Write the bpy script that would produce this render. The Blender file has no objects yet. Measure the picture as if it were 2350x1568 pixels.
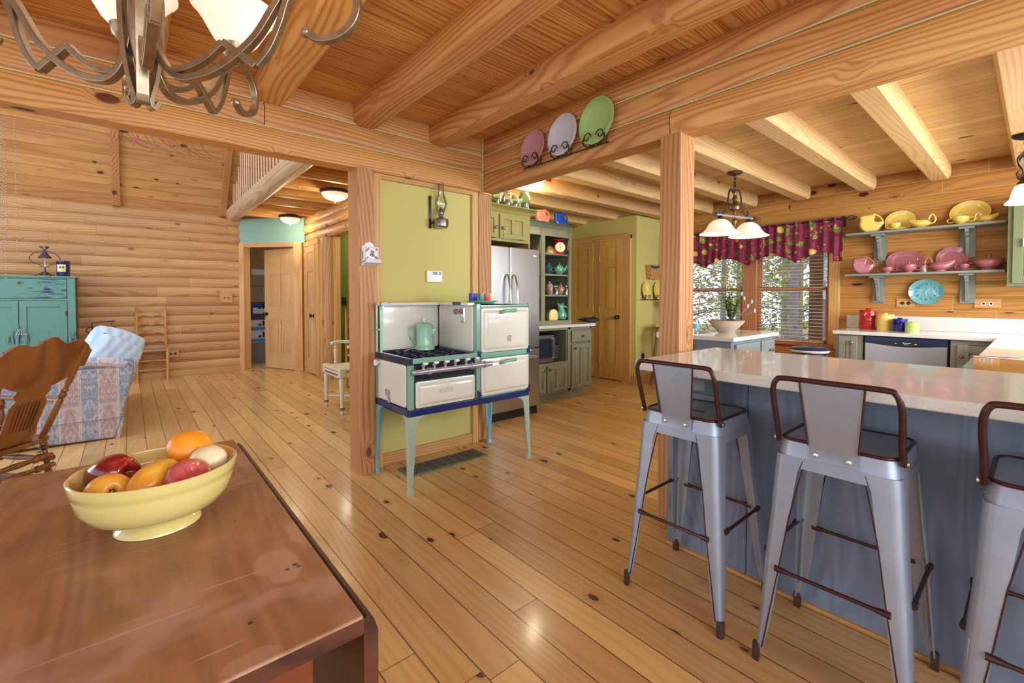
import bpy, math, random
from mathutils import Vector, Matrix, Euler
random.seed(7)
S = bpy.context.scene
COL = S.collection
PI = math.pi

# ------------------------------------------------------------------ camera, light, exposure
FPX, CXP, CYP, YAW, PITCH, EYE = 1030.0, 1175.0, 707.0, math.radians(40.4), math.radians(1.3), 1.2
cam_d = bpy.data.cameras.new('camera'); cam = bpy.data.objects.new('camera', cam_d); COL.objects.link(cam)
cam_d.sensor_width = 36; cam_d.lens = FPX / 2350 * 36; cam_d.shift_y = -77 / 2350
cam_d.clip_start = .02; cam_d.clip_end = 300
cam.location = (0, 0, EYE)
cam.rotation_euler = (PI / 2 - PITCH, 0, -YAW)
S.camera = cam
S.view_settings.view_transform = 'Standard'; S.view_settings.look = 'None'
S.view_settings.gamma = 1; S.view_settings.use_curve_mapping = False
S.view_settings.exposure = 0.32
w = bpy.data.worlds.new('sky'); S.world = w; w.use_nodes = True
_n = w.node_tree.nodes; _l = w.node_tree.links
_bg = _n['Background']
_tc = _n.new('ShaderNodeTexCoord'); _sep = _n.new('ShaderNodeSeparateXYZ'); _cr = _n.new('ShaderNodeValToRGB')
_l.new(_tc.outputs['Generated'], _sep.inputs[0]); _l.new(_sep.outputs['Z'], _cr.inputs[0])
_cr.color_ramp.elements[0].position = 0; _cr.color_ramp.elements[0].color = (.86, .92, 1, 1)
_cr.color_ramp.elements[1].position = .6; _cr.color_ramp.elements[1].color = (.62, .76, 1, 1)
_l.new(_cr.outputs[0], _bg.inputs[0]); _bg.inputs[1].default_value = 1.35

def area(name, loc, target, sx, sy, power, col=(1, 1, 1)):
    d = bpy.data.lights.new(name, 'AREA'); d.shape = 'RECTANGLE'; d.size = sx; d.size_y = sy
    d.energy = power; d.color = col
    o = bpy.data.objects.new(name, d); COL.objects.link(o); o.location = loc
    o.rotation_euler = (Vector(target) - Vector(loc)).to_track_quat('-Z', 'Y').to_euler()
    return o
# added area lights as daylight: presumed windows behind and left, fill by the sink
area('dining_window_daylight', (.6, -2.3, 1.7), (.9, 3, 1.3), 3.2, 1.8, 64, (.86, .93, 1))
area('living_window_daylight', (-3.6, 5.6, 1.9), (1, 6, 1.0), 3.4, 2.2, 58, (.84, .92, 1))
area('great_room_high_fill', (-.6, 4.6, 5.4), (.2, 7.5, 0), 2.5, 2.5, 36, (.86, .93, 1))  # added overhead fill, floats inside the great room without a window
area('sink_side_fill', (4.2, -1.7, 1.7), (4.3, 3, 1.2), 2.4, 1.4, 125, (.87, .93, 1))

def bulb(name, loc, power, r=.03, col=(1, .83, .55)):
    d = bpy.data.lights.new(name, 'POINT'); d.energy = power; d.color = col; d.shadow_soft_size = r
    o = bpy.data.objects.new(name, d); COL.objects.link(o); o.location = loc
    return o

# ------------------------------------------------------------------ pixel -> point on a real plane
_Fv = Vector((math.sin(YAW) * math.cos(PITCH), math.cos(YAW) * math.cos(PITCH), -math.sin(PITCH)))
_Rv = Vector((math.cos(YAW), -math.sin(YAW), 0)); _Uv = _Rv.cross(_Fv)
def _ray(x, y): return _Fv * FPX + _Rv * (x - CXP) + _Uv * (CYP - y)
def fX(x, y, c): r = _ray(x, y); return Vector((0, 0, EYE)) + r * (c / r.x)
def fY(x, y, c): r = _ray(x, y); return Vector((0, 0, EYE)) + r * (c / r.y)
def fZ(x, y, c=0.): r = _ray(x, y); return Vector((0, 0, EYE)) + r * ((c - EYE) / r.z)

# ------------------------------------------------------------------ node helper
class NT:
    def __init__(s, name):
        s.m = bpy.data.materials.new(name); s.m.use_nodes = True
        s.t = s.m.node_tree; s.b = s.t.nodes['Principled BSDF']
    def n(s, typ, **kw):
        nd = s.t.nodes.new(typ)
        for k, v in kw.items(): setattr(nd, k, v)
        return nd
    def l(s, a, b): s.t.links.new(a, b)
    def _in(s, nd, i, v):
        if v is None: return
        if hasattr(v, 'is_output'): s.l(v, nd.inputs[i])
        else: nd.inputs[i].default_value = v
    def math(s, op, a, b=None, c=None, clamp=False):
        nd = s.n('ShaderNodeMath', operation=op); nd.use_clamp = clamp
        s._in(nd, 0, a); s._in(nd, 1, b); s._in(nd, 2, c); return nd.outputs[0]
    def vmath(s, op, a, b=None):
        nd = s.n('ShaderNodeVectorMath', operation=op); s._in(nd, 0, a); s._in(nd, 1, b); return nd.outputs[0]
    def comb(s, x, y, z):
        nd = s.n('ShaderNodeCombineXYZ'); s._in(nd, 0, x); s._in(nd, 1, y); s._in(nd, 2, z); return nd.outputs[0]
    def mix(s, f, a, b, bt='MIX'):
        nd = s.n('ShaderNodeMix', data_type='RGBA', blend_type=bt)
        s._in(nd, 0, f)
        for i, v in ((6, a), (7, b)):
            if hasattr(v, 'is_output'): s.l(v, nd.inputs[i])
            else: nd.inputs[i].default_value = (*v[:3], 1)
        return nd.outputs[2]
    def noise(s, v, scale, detail=2, rough=.5, dist=0.):
        nd = s.n('ShaderNodeTexNoise'); s._in(nd, 'Vector', v); nd.inputs['Scale'].default_value = scale
        nd.inputs['Detail'].default_value = detail; nd.inputs['Roughness'].default_value = rough
        nd.inputs['Distortion'].default_value = dist; return nd
    def wn(s, v):
        nd = s.n('ShaderNodeTexWhiteNoise', noise_dimensions='3D'); s._in(nd, 'Vector', v); return nd
    def ramp(s, f, stops, interp='LINEAR'):
        nd = s.n('ShaderNodeValToRGB'); s._in(nd, 0, f); nd.color_ramp.interpolation = interp
        e = nd.color_ramp.elements
        while len(e) < len(stops): e.new(.5)
        for i, (p, c) in enumerate(stops):
            e[i].position = p; e[i].color = (*c[:3], 1) if len(c) >= 3 else (c[0],) * 3 + (1,)
        return nd.outputs[0]
    def smooth(s, f, a, b):
        nd = s.n('ShaderNodeMapRange', interpolation_type='SMOOTHSTEP'); s._in(nd, 0, f)
        nd.inputs[1].default_value = a; nd.inputs[2].default_value = b; return nd.outputs[0]
    def bump(s, h, strength=.3, dist=.01):
        nd = s.n('ShaderNodeBump'); nd.inputs['Strength'].default_value = strength
        nd.inputs['Distance'].default_value = dist; s.l(h, nd.inputs['Height']); s.l(nd.outputs[0], s.b.inputs['Normal'])
    def set(s, **kw):
        for k, v in kw.items():
            i = s.b.inputs[k.replace('_', ' ')] if k != 'IOR' else s.b.inputs['IOR']
            if hasattr(v, 'is_output'): s.l(v, i)
            elif i.type == 'RGBA': i.default_value = (*v[:3], 1)
            else: i.default_value = v
        return s.m

def sr(r, g, b):
    f = lambda c: c / 12.92 if c <= .04045 else ((c + .055) / 1.055) ** 2.4
    return (f(r / 255), f(g / 255), f(b / 255))

def wood(name, c1, c2, knot=(.10, .035, .015), axis=0, board=None, grain=1., knots=1., rough=.45,
         coat=0., tone=.25, seam=None, joint=0., cathedral=1., spec=.4, seamw=.0025, bk=.55, fk=.6, kscale=1., ksize=.27, lin=230.):
    def ds(c, m):
        return tuple(v*k_ for v, k_ in zip(c, m))
    c1, c2 = ds(c1, (1.0, 1.0, .88)), ds(c2, (.93, .85, .70))
    """pine-like wood: grain runs along `axis`; board=(axis, width, offset) gives each board its own cut."""
    t = NT(name)
    tc = t.n('ShaderNodeTexCoord').outputs['Object']
    sp = t.n('ShaderNodeSeparateXYZ'); t.l(tc, sp.inputs[0])
    X = [sp.outputs[i] for i in range(3)]
    oi = t.n('ShaderNodeObjectInfo').outputs['Random']
    off = t.math('MULTIPLY', oi, 37.)
    ident = off; seamf = None
    if board:
        a, wd, o = board
        q = t.math('DIVIDE', t.math('SUBTRACT', X[a], o), wd)
        fl = t.math('FLOOR', q)
        r = t.wn(t.comb(fl, oi, 3.)).outputs[0]
        ident = t.math('ADD', off, t.math('MULTIPLY', r, 53.))
        fr = t.math('FRACT', q)
        d = t.math('MULTIPLY', t.math('MINIMUM', fr, t.math('SUBTRACT', 1., fr)), wd)
        if joint:
            j = t.math('ADD', t.math('DIVIDE', X[axis], joint), t.math('MULTIPLY', r, 7.3))
            jf = t.math('FLOOR', j)
            r2 = t.wn(t.comb(fl, jf, 9.)).outputs[0]
            ident = t.math('ADD', ident, t.math('MULTIPLY', r2, 31.))
            jr = t.math('FRACT', j)
            dj = t.math('MULTIPLY', t.math('MINIMUM', jr, t.math('SUBTRACT', 1., jr)), joint)
            d = t.math('MINIMUM', d, t.math('MULTIPLY', dj, 1.6)); r = r2
        seamf = t.math('SUBTRACT', 1., t.smooth(d, seamw * .3, seamw))
        rnd = r
    else: rnd = oi
    P = list(X); P[axis] = t.math('ADD', X[axis], ident)
    b1, b2 = [i for i in range(3) if i != axis]
    P[b1] = t.math('ADD', P[b1], t.math('MULTIPLY', ident, .37))
    def sv(al, ac):
        q = list(P); q[axis] = t.math('MULTIPLY', P[axis], al)
        q[b1] = t.math('MULTIPLY', P[b1], ac); q[b2] = t.math('MULTIPLY', P[b2], ac)
        return t.comb(*q)
    # knots
    vo = t.n('ShaderNodeTexVoronoi', feature='F1'); t.l(sv(3.1*kscale, 5.4*kscale), vo.inputs['Vector']); vo.inputs['Scale'].default_value = 1
    gate = t.n('ShaderNodeSeparateColor'); t.l(vo.outputs['Color'], gate.inputs[0])
    size = t.math('MULTIPLY', t.math('SUBTRACT', gate.outputs[0], .34, clamp=True), ksize * knots)
    kd = t.math('SUBTRACT', vo.outputs['Distance'], t.math('ADD', size, t.math('MULTIPLY', t.noise(sv(14, 22), 1, 1).outputs[0], .02)))
    kmask = t.math('SUBTRACT', 1., t.smooth(kd, -.03, .022)) if knots else 0.
    near = t.math('SUBTRACT', 1., t.smooth(kd, -.02, .20))
    near = t.math('MULTIPLY', near, t.math('GREATER_THAN', size, .03))
    # grain contour lines
    lo = t.noise(sv(.55 * grain, 3.6 * grain), 1., 1, .4, .12).outputs[0]
    arg = t.math('MULTIPLY', t.math('ADD', lo, t.math('MULTIPLY', near, .12)), 70. * cathedral)
    arg = t.math('ADD', arg, t.math('MULTIPLY', t.math('ADD', P[b1], P[b2]), lin))
    band = t.math('POWER', t.math('ADD', t.math('MULTIPLY', t.math('SINE', arg), .5), .5), 2.2)
    fine = t.noise(sv(2.4, 120), 1., 2, .7).outputs[0]
    broad = t.noise(sv(.8, 2.6), 1., 2, .5).outputs[0]
    f = t.math('ADD', t.math('MULTIPLY', band, bk), t.math('MULTIPLY', fine, fk))
    f = t.math('ADD', f, t.math('MULTIPLY', t.math('SUBTRACT', broad, .5), 1.0), clamp=True)
    c = t.mix(f, c1, c2)
    c = t.mix(t.math('MULTIPLY', near, .3), c, tuple(v * .78 for v in c2))
    tn = t.math('ADD', 1 - tone, t.math('MULTIPLY', rnd, tone * 1.7))
    hs = t.n('ShaderNodeHueSaturation'); t.l(c, hs.inputs['Color']); t.l(tn, hs.inputs['Value'])
    t.l(t.math('ADD', .497, t.math('MULTIPLY', rnd, .008)), hs.inputs['Hue'])
    c = hs.outputs[0]
    if knots: c = t.mix(t.math('MULTIPLY', kmask, t.math('GREATER_THAN', size, .02)), c, knot)
    if seamf is not None and seam is not None: c = t.mix(t.math('MULTIPLY', seamf, .85), c, seam)
    t.set(Base_Color=c, Roughness=rough, Specular_IOR_Level=spec)
    if coat: t.set(Coat_Weight=coat, Coat_Roughness=.12)
    h = t.math('MULTIPLY', fine, .3)
    if seamf is not None: h = t.math('SUBTRACT', h, seamf)
    t.bump(h, .12, .004)
    return t.m

def plain(name, col, rough=.5, metal=0., spec=.5, coat=0., noise=0., nscale=20., emis=0., bump=0., trans=0., alpha=1., ior=1.45, sheen=0.):
    t = NT(name)
    c = col
    if noise or bump:
        tc = t.n('ShaderNodeTexCoord').outputs['Object']
        nn = t.noise(tc, nscale, 3, .6).outputs[0]
        if noise: c = t.mix(nn, tuple(v * (1 - noise) for v in col), tuple(min(1, v * (1 + noise)) for v in col))
        if bump: t.bump(nn, bump, .003)
    t.set(Base_Color=c, Roughness=rough, Metallic=metal, Specular_IOR_Level=spec, IOR=ior)
    if coat: t.set(Coat_Weight=coat, Coat_Roughness=.05)
    if trans: t.set(Transmission_Weight=trans)
    if alpha < 1: t.set(Alpha=alpha)
    if sheen: t.set(Sheen_Weight=sheen)
    if emis: t.set(Emission_Color=col, Emission_Strength=emis)
    return t.m

def paintwood(name, col, dark, axis=2, rough=.5, mottle=.35):
    t = NT(name)
    tc = t.n('ShaderNodeTexCoord').outputs['Object']
    sp = t.n('ShaderNodeSeparateXYZ'); t.l(tc, sp.inputs[0])
    q = [t.math('MULTIPLY', sp.outputs[i], 2.5 if i == axis else 60.) for i in range(3)]
    f1 = t.noise(t.comb(*q), 1, 3, .6).outputs[0]
    q = [t.math('MULTIPLY', sp.outputs[i], 1.2 if i == axis else 9.) for i in range(3)]
    f2 = t.noise(t.comb(*q), 1, 3, .6, .6).outputs[0]
    f = t.math('ADD', t.math('MULTIPLY', f1, .7), t.math('MULTIPLY', t.math('SUBTRACT', f2, .5), 1.2 * mottle / .35), clamp=True)
    t.set(Base_Color=t.mix(f, col, dark), Roughness=rough); t.bump(f1, .1, .002)
    return t.m

def distress(name, col, dark, axis=2, amt=.5):
    """old paint, chipped through to a dark blue undercoat in patches"""
    t = NT(name)
    tc = t.n('ShaderNodeTexCoord').outputs['Object']
    sp = t.n('ShaderNodeSeparateXYZ'); t.l(tc, sp.inputs[0])
    q = [t.math('MULTIPLY', sp.outputs[i], 6. if i == axis else 42.) for i in range(3)]
    f1 = t.noise(t.comb(*q), 1, 4, .65).outputs[0]
    f2 = t.noise(tc, 2.6, 2, .5).outputs[0]
    m = t.math('MULTIPLY', t.smooth(f1, .50, .58), t.smooth(f2, 1 - amt, 1 - amt + .10))
    v = t.noise(tc, 6, 3).outputs[0]
    c = t.mix(v, tuple(a * .85 for a in col), col)
    t.set(Base_Color=t.mix(m, c, dark), Roughness=.55); t.bump(m, -.2, .002)
    return t.m
# ------------------------------------------------------------------ mesh helpers
class MB:
    def __init__(s): s.v = []; s.f = []; s.M = None
    def add(s, vs, fs):
        n = len(s.v)
        s.v += [Vector(v) if s.M is None else s.M @ Vector(v) for v in vs]
        s.f += [[n + i for i in f] for f in fs]
        return s
    def box(s, x0, y0, z0, x1, y1, z1):
        return s.add([(x0,y0,z0),(x1,y0,z0),(x1,y1,z0),(x0,y1,z0),(x0,y0,z1),(x1,y0,z1),(x1,y1,z1),(x0,y1,z1)],
                     [(0,3,2,1),(4,5,6,7),(0,1,5,4),(1,2,6,5),(2,3,7,6),(3,0,4,7)])
    def hexa(s, p): return s.add(p, [(0,3,2,1),(4,5,6,7),(0,1,5,4),(1,2,6,5),(2,3,7,6),(3,0,4,7)])
    def loft(s, rings, cap=True, closed=True):
        n = len(rings[0]); vs = [p for r in rings for p in r]; fs = []
        for k in range(len(rings) - 1):
            for i in range(n if closed else n - 1):
                j = (i + 1) % n
                fs.append((k*n+i, k*n+j, (k+1)*n+j, (k+1)*n+i))
        if cap and closed:
            fs.append(tuple(range(n))[::-1]); fs.append(tuple((len(rings)-1)*n + i for i in range(n)))
        return s.add(vs, fs)
    def prism(s, poly, axis, a, b):
        """poly: 2D points in the two other axes (in x,y,z order), extruded from a to b along axis"""
        def mk(p, c): q = list(p); q.insert(axis, c); return tuple(q)
        return s.loft([[mk(p, a) for p in poly], [mk(p, b) for p in poly]])
    def lathe(s, prof, c=(0,0,0), seg=24, sx=1., sy=1., axis=2, cap=True, a0=0., a1=2*PI):
        full = abs(a1 - a0 - 2*PI) < 1e-6
        ns = seg if full else seg + 1
        rings = []
        for r, z in prof:
            ring = []
            for i in range(ns):
                a = a0 + (a1 - a0) * i / seg
                x, y = r*math.cos(a)*sx, r*math.sin(a)*sy
                p = (x, y, z) if axis == 2 else ((z, x, y) if axis == 0 else (x, z, y))
                ring.append((p[0]+c[0], p[1]+c[1], p[2]+c[2]))
            rings.append(ring)
        return s.loft(rings, cap and full, full)
    def tube(s, pts, r, seg=8, closed=False, cap=True, flat=None):
        P = [Vector(p) for p in pts]; n = len(P)
        R = r if isinstance(r, (list, tuple)) else [r] * n
        rings = []; up = None
        for i in range(n):
            if closed: d = P[(i+1) % n] - P[i-1]
            else: d = P[min(i+1, n-1)] - P[max(i-1, 0)]
            if d.length < 1e-9: d = Vector((0,0,1))
            d.normalize()
            if up is None:
                up = Vector((0,0,1)) if abs(d.z) < .9 else Vector((1,0,0))
            up = (up - d * up.dot(d))
            if up.length < 1e-6: up = Vector((1,0,0)) - d * d.x
            up.normalize(); sd = d.cross(up)
            fa, fb = flat if flat else (1, 1)
            rings.append([P[i] + (up*math.cos(2*PI*k/seg)*fa + sd*math.sin(2*PI*k/seg)*fb) * R[i] for k in range(seg)])
        if closed: rings.append(rings[0])
        return s.loft(rings, cap and not closed)
    def ribbon(s, pts, nrm, w, t, ws=None):
        """rectangular bar following pts; nrm = direction of the width w, t = thickness"""
        P = [Vector(p) for p in pts]; N = Vector(nrm).normalized(); rings = []
        for i in range(len(P)):
            d = (P[min(i+1, len(P)-1)] - P[max(i-1, 0)]).normalized(); b = d.cross(N).normalized()
            ww = (ws[i] if ws else w) / 2
            rings.append([P[i]+N*ww+b*t/2, P[i]-N*ww+b*t/2, P[i]-N*ww-b*t/2, P[i]+N*ww-b*t/2])
        return s.loft(rings)
    def ball(s, c, r, seg=16, sq=(1,1,1)):
        n = seg // 2
        return s.lathe([(max(r*math.sin(PI*i/n), 1e-5), -r*math.cos(PI*i/n)*sq[2]) for i in range(n+1)], c, seg, sq[0], sq[1])
    def grid(s, fn, nu, nv):
        vs = [fn(i/nu, j/nv) for i in range(nu+1) for j in range(nv+1)]
        fs = [(i*(nv+1)+j, (i+1)*(nv+1)+j, (i+1)*(nv+1)+j+1, i*(nv+1)+j+1) for i in range(nu) for j in range(nv)]
        return s.add(vs, fs)
    def build(s, name, mat, parent=None, bv=0., solid=0., sub=0, ang=38., loc=None, seg=2, fix=True):
        me = bpy.data.meshes.new(name); me.from_pydata([tuple(v) for v in s.v], [], s.f); me.update()
        if fix:
            import bmesh
            bm = bmesh.new(); bm.from_mesh(me); bmesh.ops.remove_doubles(bm, verts=bm.verts, dist=1e-6)
            bmesh.ops.recalc_face_normals(bm, faces=bm.faces); bm.to_mesh(me); bm.free()
        me.polygons.foreach_set('use_smooth', [True]*len(me.polygons))
        me.set_sharp_from_angle(angle=math.radians(ang))
        me.materials.append(mat)
        o = bpy.data.objects.new(name, me); COL.objects.link(o)
        if parent is not None: o.parent = parent
        if loc: o.location = loc
        if bv:
            b = o.modifiers.new('bevel', 'BEVEL'); b.width = bv; b.segments = seg; b.limit_method = 'ANGLE'; b.angle_limit = math.radians(40)
            b.harden_normals = True
        if solid:
            b = o.modifiers.new('solid', 'SOLIDIFY'); b.thickness = solid; b.offset = 0
        if sub:
            b = o.modifiers.new('sub', 'SUBSURF'); b.levels = sub; b.render_levels = sub
        return o

def thing(name, label, cat, loc=(0,0,0), rz=0., group=None):
    o = bpy.data.objects.new(name, None); COL.objects.link(o); o.empty_display_size = .05
    o.location = loc; o.rotation_euler = (0, 0, rz); o['label'] = label; o['category'] = cat
    if group: o['group'] = group
    return o
def tag(o, label, cat, group=None, kind=None):
    o['label'] = label; o['category'] = cat
    if group: o['group'] = group
    if kind: o['kind'] = kind
    return o
def struct(o, label=None):
    o['kind'] = 'structure'
    if label: o['label'] = label
    return o
def copy_tree(o, parent=None):
    c = o.copy(); COL.objects.link(c)
    if parent is not None: c.parent = parent
    for ch in list(o.children): copy_tree(ch, c)
    return c
def B(*a): return MB().box(*a)
def bez(p, n=12):
    """Catmull-Rom through points"""
    P = [Vector(q) for q in p]; out = []
    for i in range(len(P)-1):
        a, b, c, d = P[max(i-1,0)], P[i], P[i+1], P[min(i+2, len(P)-1)]
        for k in range(n):
            t = k/n
            out.append(.5*((2*b)+(c-a)*t+(2*a-5*b+4*c-d)*t*t+(3*b-a-3*c+d)*t**3))
    out.append(P[-1]); return out
def text(s, size, mat, parent, loc, rot, name='lettering', ext=.0006, align='CENTER'):
    cu = bpy.data.curves.new(name, 'FONT'); cu.body = s; cu.size = size; cu.extrude = ext
    cu.align_x = align; cu.align_y = 'CENTER'; cu.resolution_u = 3
    t = bpy.data.objects.new(name, cu); COL.objects.link(t)
    me = bpy.data.meshes.new_from_object(t.evaluated_get(bpy.context.evaluated_depsgraph_get()))
    bpy.data.objects.remove(t); me.materials.clear(); me.materials.append(mat)
    o = bpy.data.objects.new(name, me); COL.objects.link(o); o.parent = parent
    o.location = loc; o.rotation_euler = rot
    return o
FX = (PI/2, 0, -PI/2)    # text facing -X
FY = (PI/2, 0, 0)        # text facing -Y

# ------------------------------------------------------------------ materials
LOGS = dict(rough=.5, tone=.12, cathedral=1.2, bk=.62, fk=.55, kscale=1.15, ksize=.25)
M = {}
M['floor'] = wood('pine_floor', sr(222,180,126), sr(190,142,90), knot=sr(92,48,22), axis=1, board=(0,.126,.086), seam=sr(70,38,18),
                  joint=2.3, rough=.28, coat=.2, tone=.16, cathedral=.9, knots=1.0, seamw=.0038, bk=.24, fk=.55, lin=110, kscale=1.6, ksize=.27)
M['ceil_x'] = wood('pine_ceiling_dining', sr(222,164,100), sr(180,112,56), axis=0, board=(1,.098,.02), seam=sr(60,30,12), joint=0, tone=.16, knots=1., cathedral=1., bk=.6, kscale=1.25)
M['ceil_y'] = wood('pine_ceiling_kitchen', sr(240,206,152), sr(208,162,108), axis=1, board=(0,.098,.03), seam=sr(90,58,26), tone=.14, knots=1., cathedral=1., bk=.5, kscale=1.25)
M['slope'] = wood('pine_ceiling_slope', sr(208,158,110), sr(170,116,72), axis=0, board=(2,.115,.0), seam=sr(96,60,34), tone=.08, knots=1.1, cathedral=.5, bk=.3, kscale=1.5, ksize=.33)
M['log_x'] = wood('log_x', sr(222,168,110), sr(184,122,70), knot=sr(104,56,34), axis=0, **LOGS)
M['log_y'] = wood('log_y', sr(222,168,110), sr(184,122,70), knot=sr(104,56,34), axis=1, **LOGS)
M['logwall'] = wood('log_wall_far', sr(206,160,116), sr(168,118,78), knot=sr(128,88,62), axis=0, board=(2,.1435,.0685), joint=1.7, tone=.09, rough=.5, bk=.42, cathedral=.8, seam=sr(120,84,56), seamw=.003, knots=.7)
M['logwall_k'] = wood('log_wall_kitchen', sr(202,146,82), sr(160,100,50), knot=sr(76,38,24), axis=1, board=(2,.1435,.0685), joint=2.9, tone=.12, rough=.45, seam=sr(206,172,112), seamw=.005, knots=1.1, bk=.35, kscale=1.15)
M['post'] = wood('post_wood', sr(204,156,108), sr(168,112,70), knot=sr(100,60,40), axis=2, tone=.05, rough=.5, cathedral=1.1, bk=.6, knots=.8)
M['joist_k'] = wood('joist_kitchen', sr(238,200,152), sr(210,166,118), knot=sr(120,76,50), axis=0, tone=.08, rough=.5, bk=.4)
M['trim'] = wood('pine_trim', sr(222,176,122), sr(194,142,88), axis=2, tone=.06, knots=.35, cathedral=.5)
M['trim_y'] = wood('pine_trim_y', sr(222,176,122), sr(194,142,88), axis=1, tone=.06, knots=.35, cathedral=.5)
M['trim_x'] = wood('pine_trim_x', sr(214,168,120), sr(186,134,86), axis=0, tone=.06, knots=.45, cathedral=.5)
M['door'] = wood('pine_door', sr(226,186,140), sr(200,152,104), axis=2, tone=.05, knots=0., cathedral=.7)
M['door_k'] = wood('pine_door_pantry', sr(226,178,104), sr(198,146,80), axis=2, tone=.05, knots=0., cathedral=.6, bk=.3, lin=150)
M['winwood'] = wood('window_wood', sr(200,140,104), sr(168,108,76), axis=2, tone=.03, knots=.0, cathedral=.5)
M['chink'] = plain('chinking', sr(206,190,140), .8)
M['olive'] = plain('olive_paint', sr(202,191,114), .75, noise=.02, nscale=90, bump=.05)
M['teal'] = plain('teal_paint', sr(140,178,164), .75, noise=.02)
M['green'] = plain('green_paint', sr(164,180,108), .75, noise=.02)
M['table'] = None
M['steel'] = plain('brushed_steel', (.54,.56,.58), .27, 1., noise=.04, nscale=6)
M['chrome'] = plain('chrome', (.75,.75,.76), .12, 1.)
M['blackmetal'] = plain('black_iron', (.02,.018,.02), .45, .3)
M['darkbronze'] = plain('dark_bronze', (.06,.045,.04), .35, .8)
M['black'] = plain('black_plastic', (.015,.016,.02), .3)
M['white'] = plain('white_plastic', (.82,.82,.82), .4)
M['glass'] = plain('clear_glass', (1,1,1), .0, trans=1., ior=1.45)
M['brass'] = plain('brass', (.75,.6,.3), .3, 1.)
M['knob'] = plain('pewter_knob', (.30,.27,.25), .3, 1.)
def glassy(name, tint=(1,1,1), a=.12, rough=.02):
    """thin window/vessel glass: mostly clear with a glossy sheen, cheap for the renderer"""
    t = NT(name); nt = t.t
    tr = t.n('ShaderNodeBsdfTransparent'); gl = t.n('ShaderNodeBsdfGlossy'); mx = t.n('ShaderNodeMixShader')
    lw = t.n('ShaderNodeLayerWeight'); lw.inputs[0].default_value = .35
    tr.inputs[0].default_value = (*tint, 1); gl.inputs[1].default_value = rough
    f = t.math('ADD', t.math('MULTIPLY', lw.outputs['Fresnel'], .6), a, clamp=True)
    t.l(f, mx.inputs[0]); t.l(tr.outputs[0], mx.inputs[1]); t.l(gl.outputs[0], mx.inputs[2])
    t.l(mx.outputs[0], nt.nodes['Material Output'].inputs['Surface']); return t.m
M['pane'] = glassy('window_pane', a=.02)
M['vessel'] = glassy('vessel_glass', (.93,.97,.95), .06)
M['aqua'] = glassy('aqua_jar_glass', (.80,.93,.86), .05)
M['lampglass'] = glassy('chimney_glass', (.97,.98,.96), .05)
M['baluster'] = plain('baluster_wood', sr(222,190,158), .5)
M['log_loft'] = wood('log_loft', sr(214,190,166), sr(176,146,120), knot=sr(130,100,84), axis=1, tone=.05)
M['loftwall'] = wood('loft_wall', sr(150,100,64), sr(120,76,46), axis=1, board=(2,.13,0), seam=sr(120,80,50), tone=.08, knots=.4)
M['ground'] = plain('leaf_litter', sr(168,150,110), .9, noise=.4, nscale=3)
# ================================================================== THE SETTING
WX = 6.03      # kitchen window wall
LY = 8.55      # far log wall of the living room
CZ = 2.485     # dining / kitchen ceiling
struct(B(-4.2, -2.6, -.12, 6.2, 10.6, 0).build('floor', M['floor']), 'pine board floor with dark knots')
struct(B(-3.2, -2.4, CZ, 2.25, 3.05, CZ+.05).build('ceiling', M['ceil_x']), 'pine board ceiling over the dining side')
struct(B(2.25, -2.4, CZ, 6.2, 5.06, CZ+.05).build('ceiling', M['ceil_y']), 'paler pine board ceiling over the kitchen')

def course(axis, face, thick, a, b, z, h=.1435, bulge=.014, back=True):
    """one log course: flat top and bottom, softly rounded face(s); runs along axis from a to b, face at `face`"""
    prof = []
    n = 6
    sgn = 1 if thick > 0 else -1
    for i in range(n+1):
        t = -1 + 2*i/n
        prof.append((face + sgn*(bulge*(abs(t)**2.6)), z + h/2 + t*h/2))
    fb = face + thick
    if back:
        for i in range(n+1):
            t = 1 - 2*i/n
            prof.append((fb - sgn*(bulge*(abs(t)**2.6)), z + h/2 + t*h/2))
    else: prof += [(fb, z+h), (fb, z)]
    return MB().prism(prof, axis, a, b)
ZS = [2.066, 2.208, 2.350]
for k, z in enumerate(ZS):
    h = .139
    # header over the kitchen opening (runs along Y) and over the hall opening (runs along X)
    for a, b in ([(-2.4, 1.292), (1.298, 2.985)] if k == 0 else [(-2.4, 2.985)]):
        o = course(1, 2.203, .155, a, b, z, h, .016).build('trim_%d' % (1+k), M['log_y']); struct(o, 'squared log course over the kitchen opening')
    for a, b in ([(-3.2, 2.19)] if k != 1 else [(-3.2, .612), (.617, 2.19)]):
        o = course(0, 2.95, .155, a, b, z, h, .016).build('trim_%d' % (4+k), M['log_x']); struct(o, 'squared log course over the hall opening')
mb = MB()
for z in (2.2065, 2.3485):
    mb.box(2.207, -2.4, z-.003, 2.213, 2.95, z+.003); mb.box(-3.2, 2.954, z-.003, 2.2, 2.96, z+.003)
mb.box(2.192, 2.943, 2.066, 2.200, 2.952, CZ)
struct(mb.build('trim_7', M['chink']), 'pale chinking in the log seams')

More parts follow.
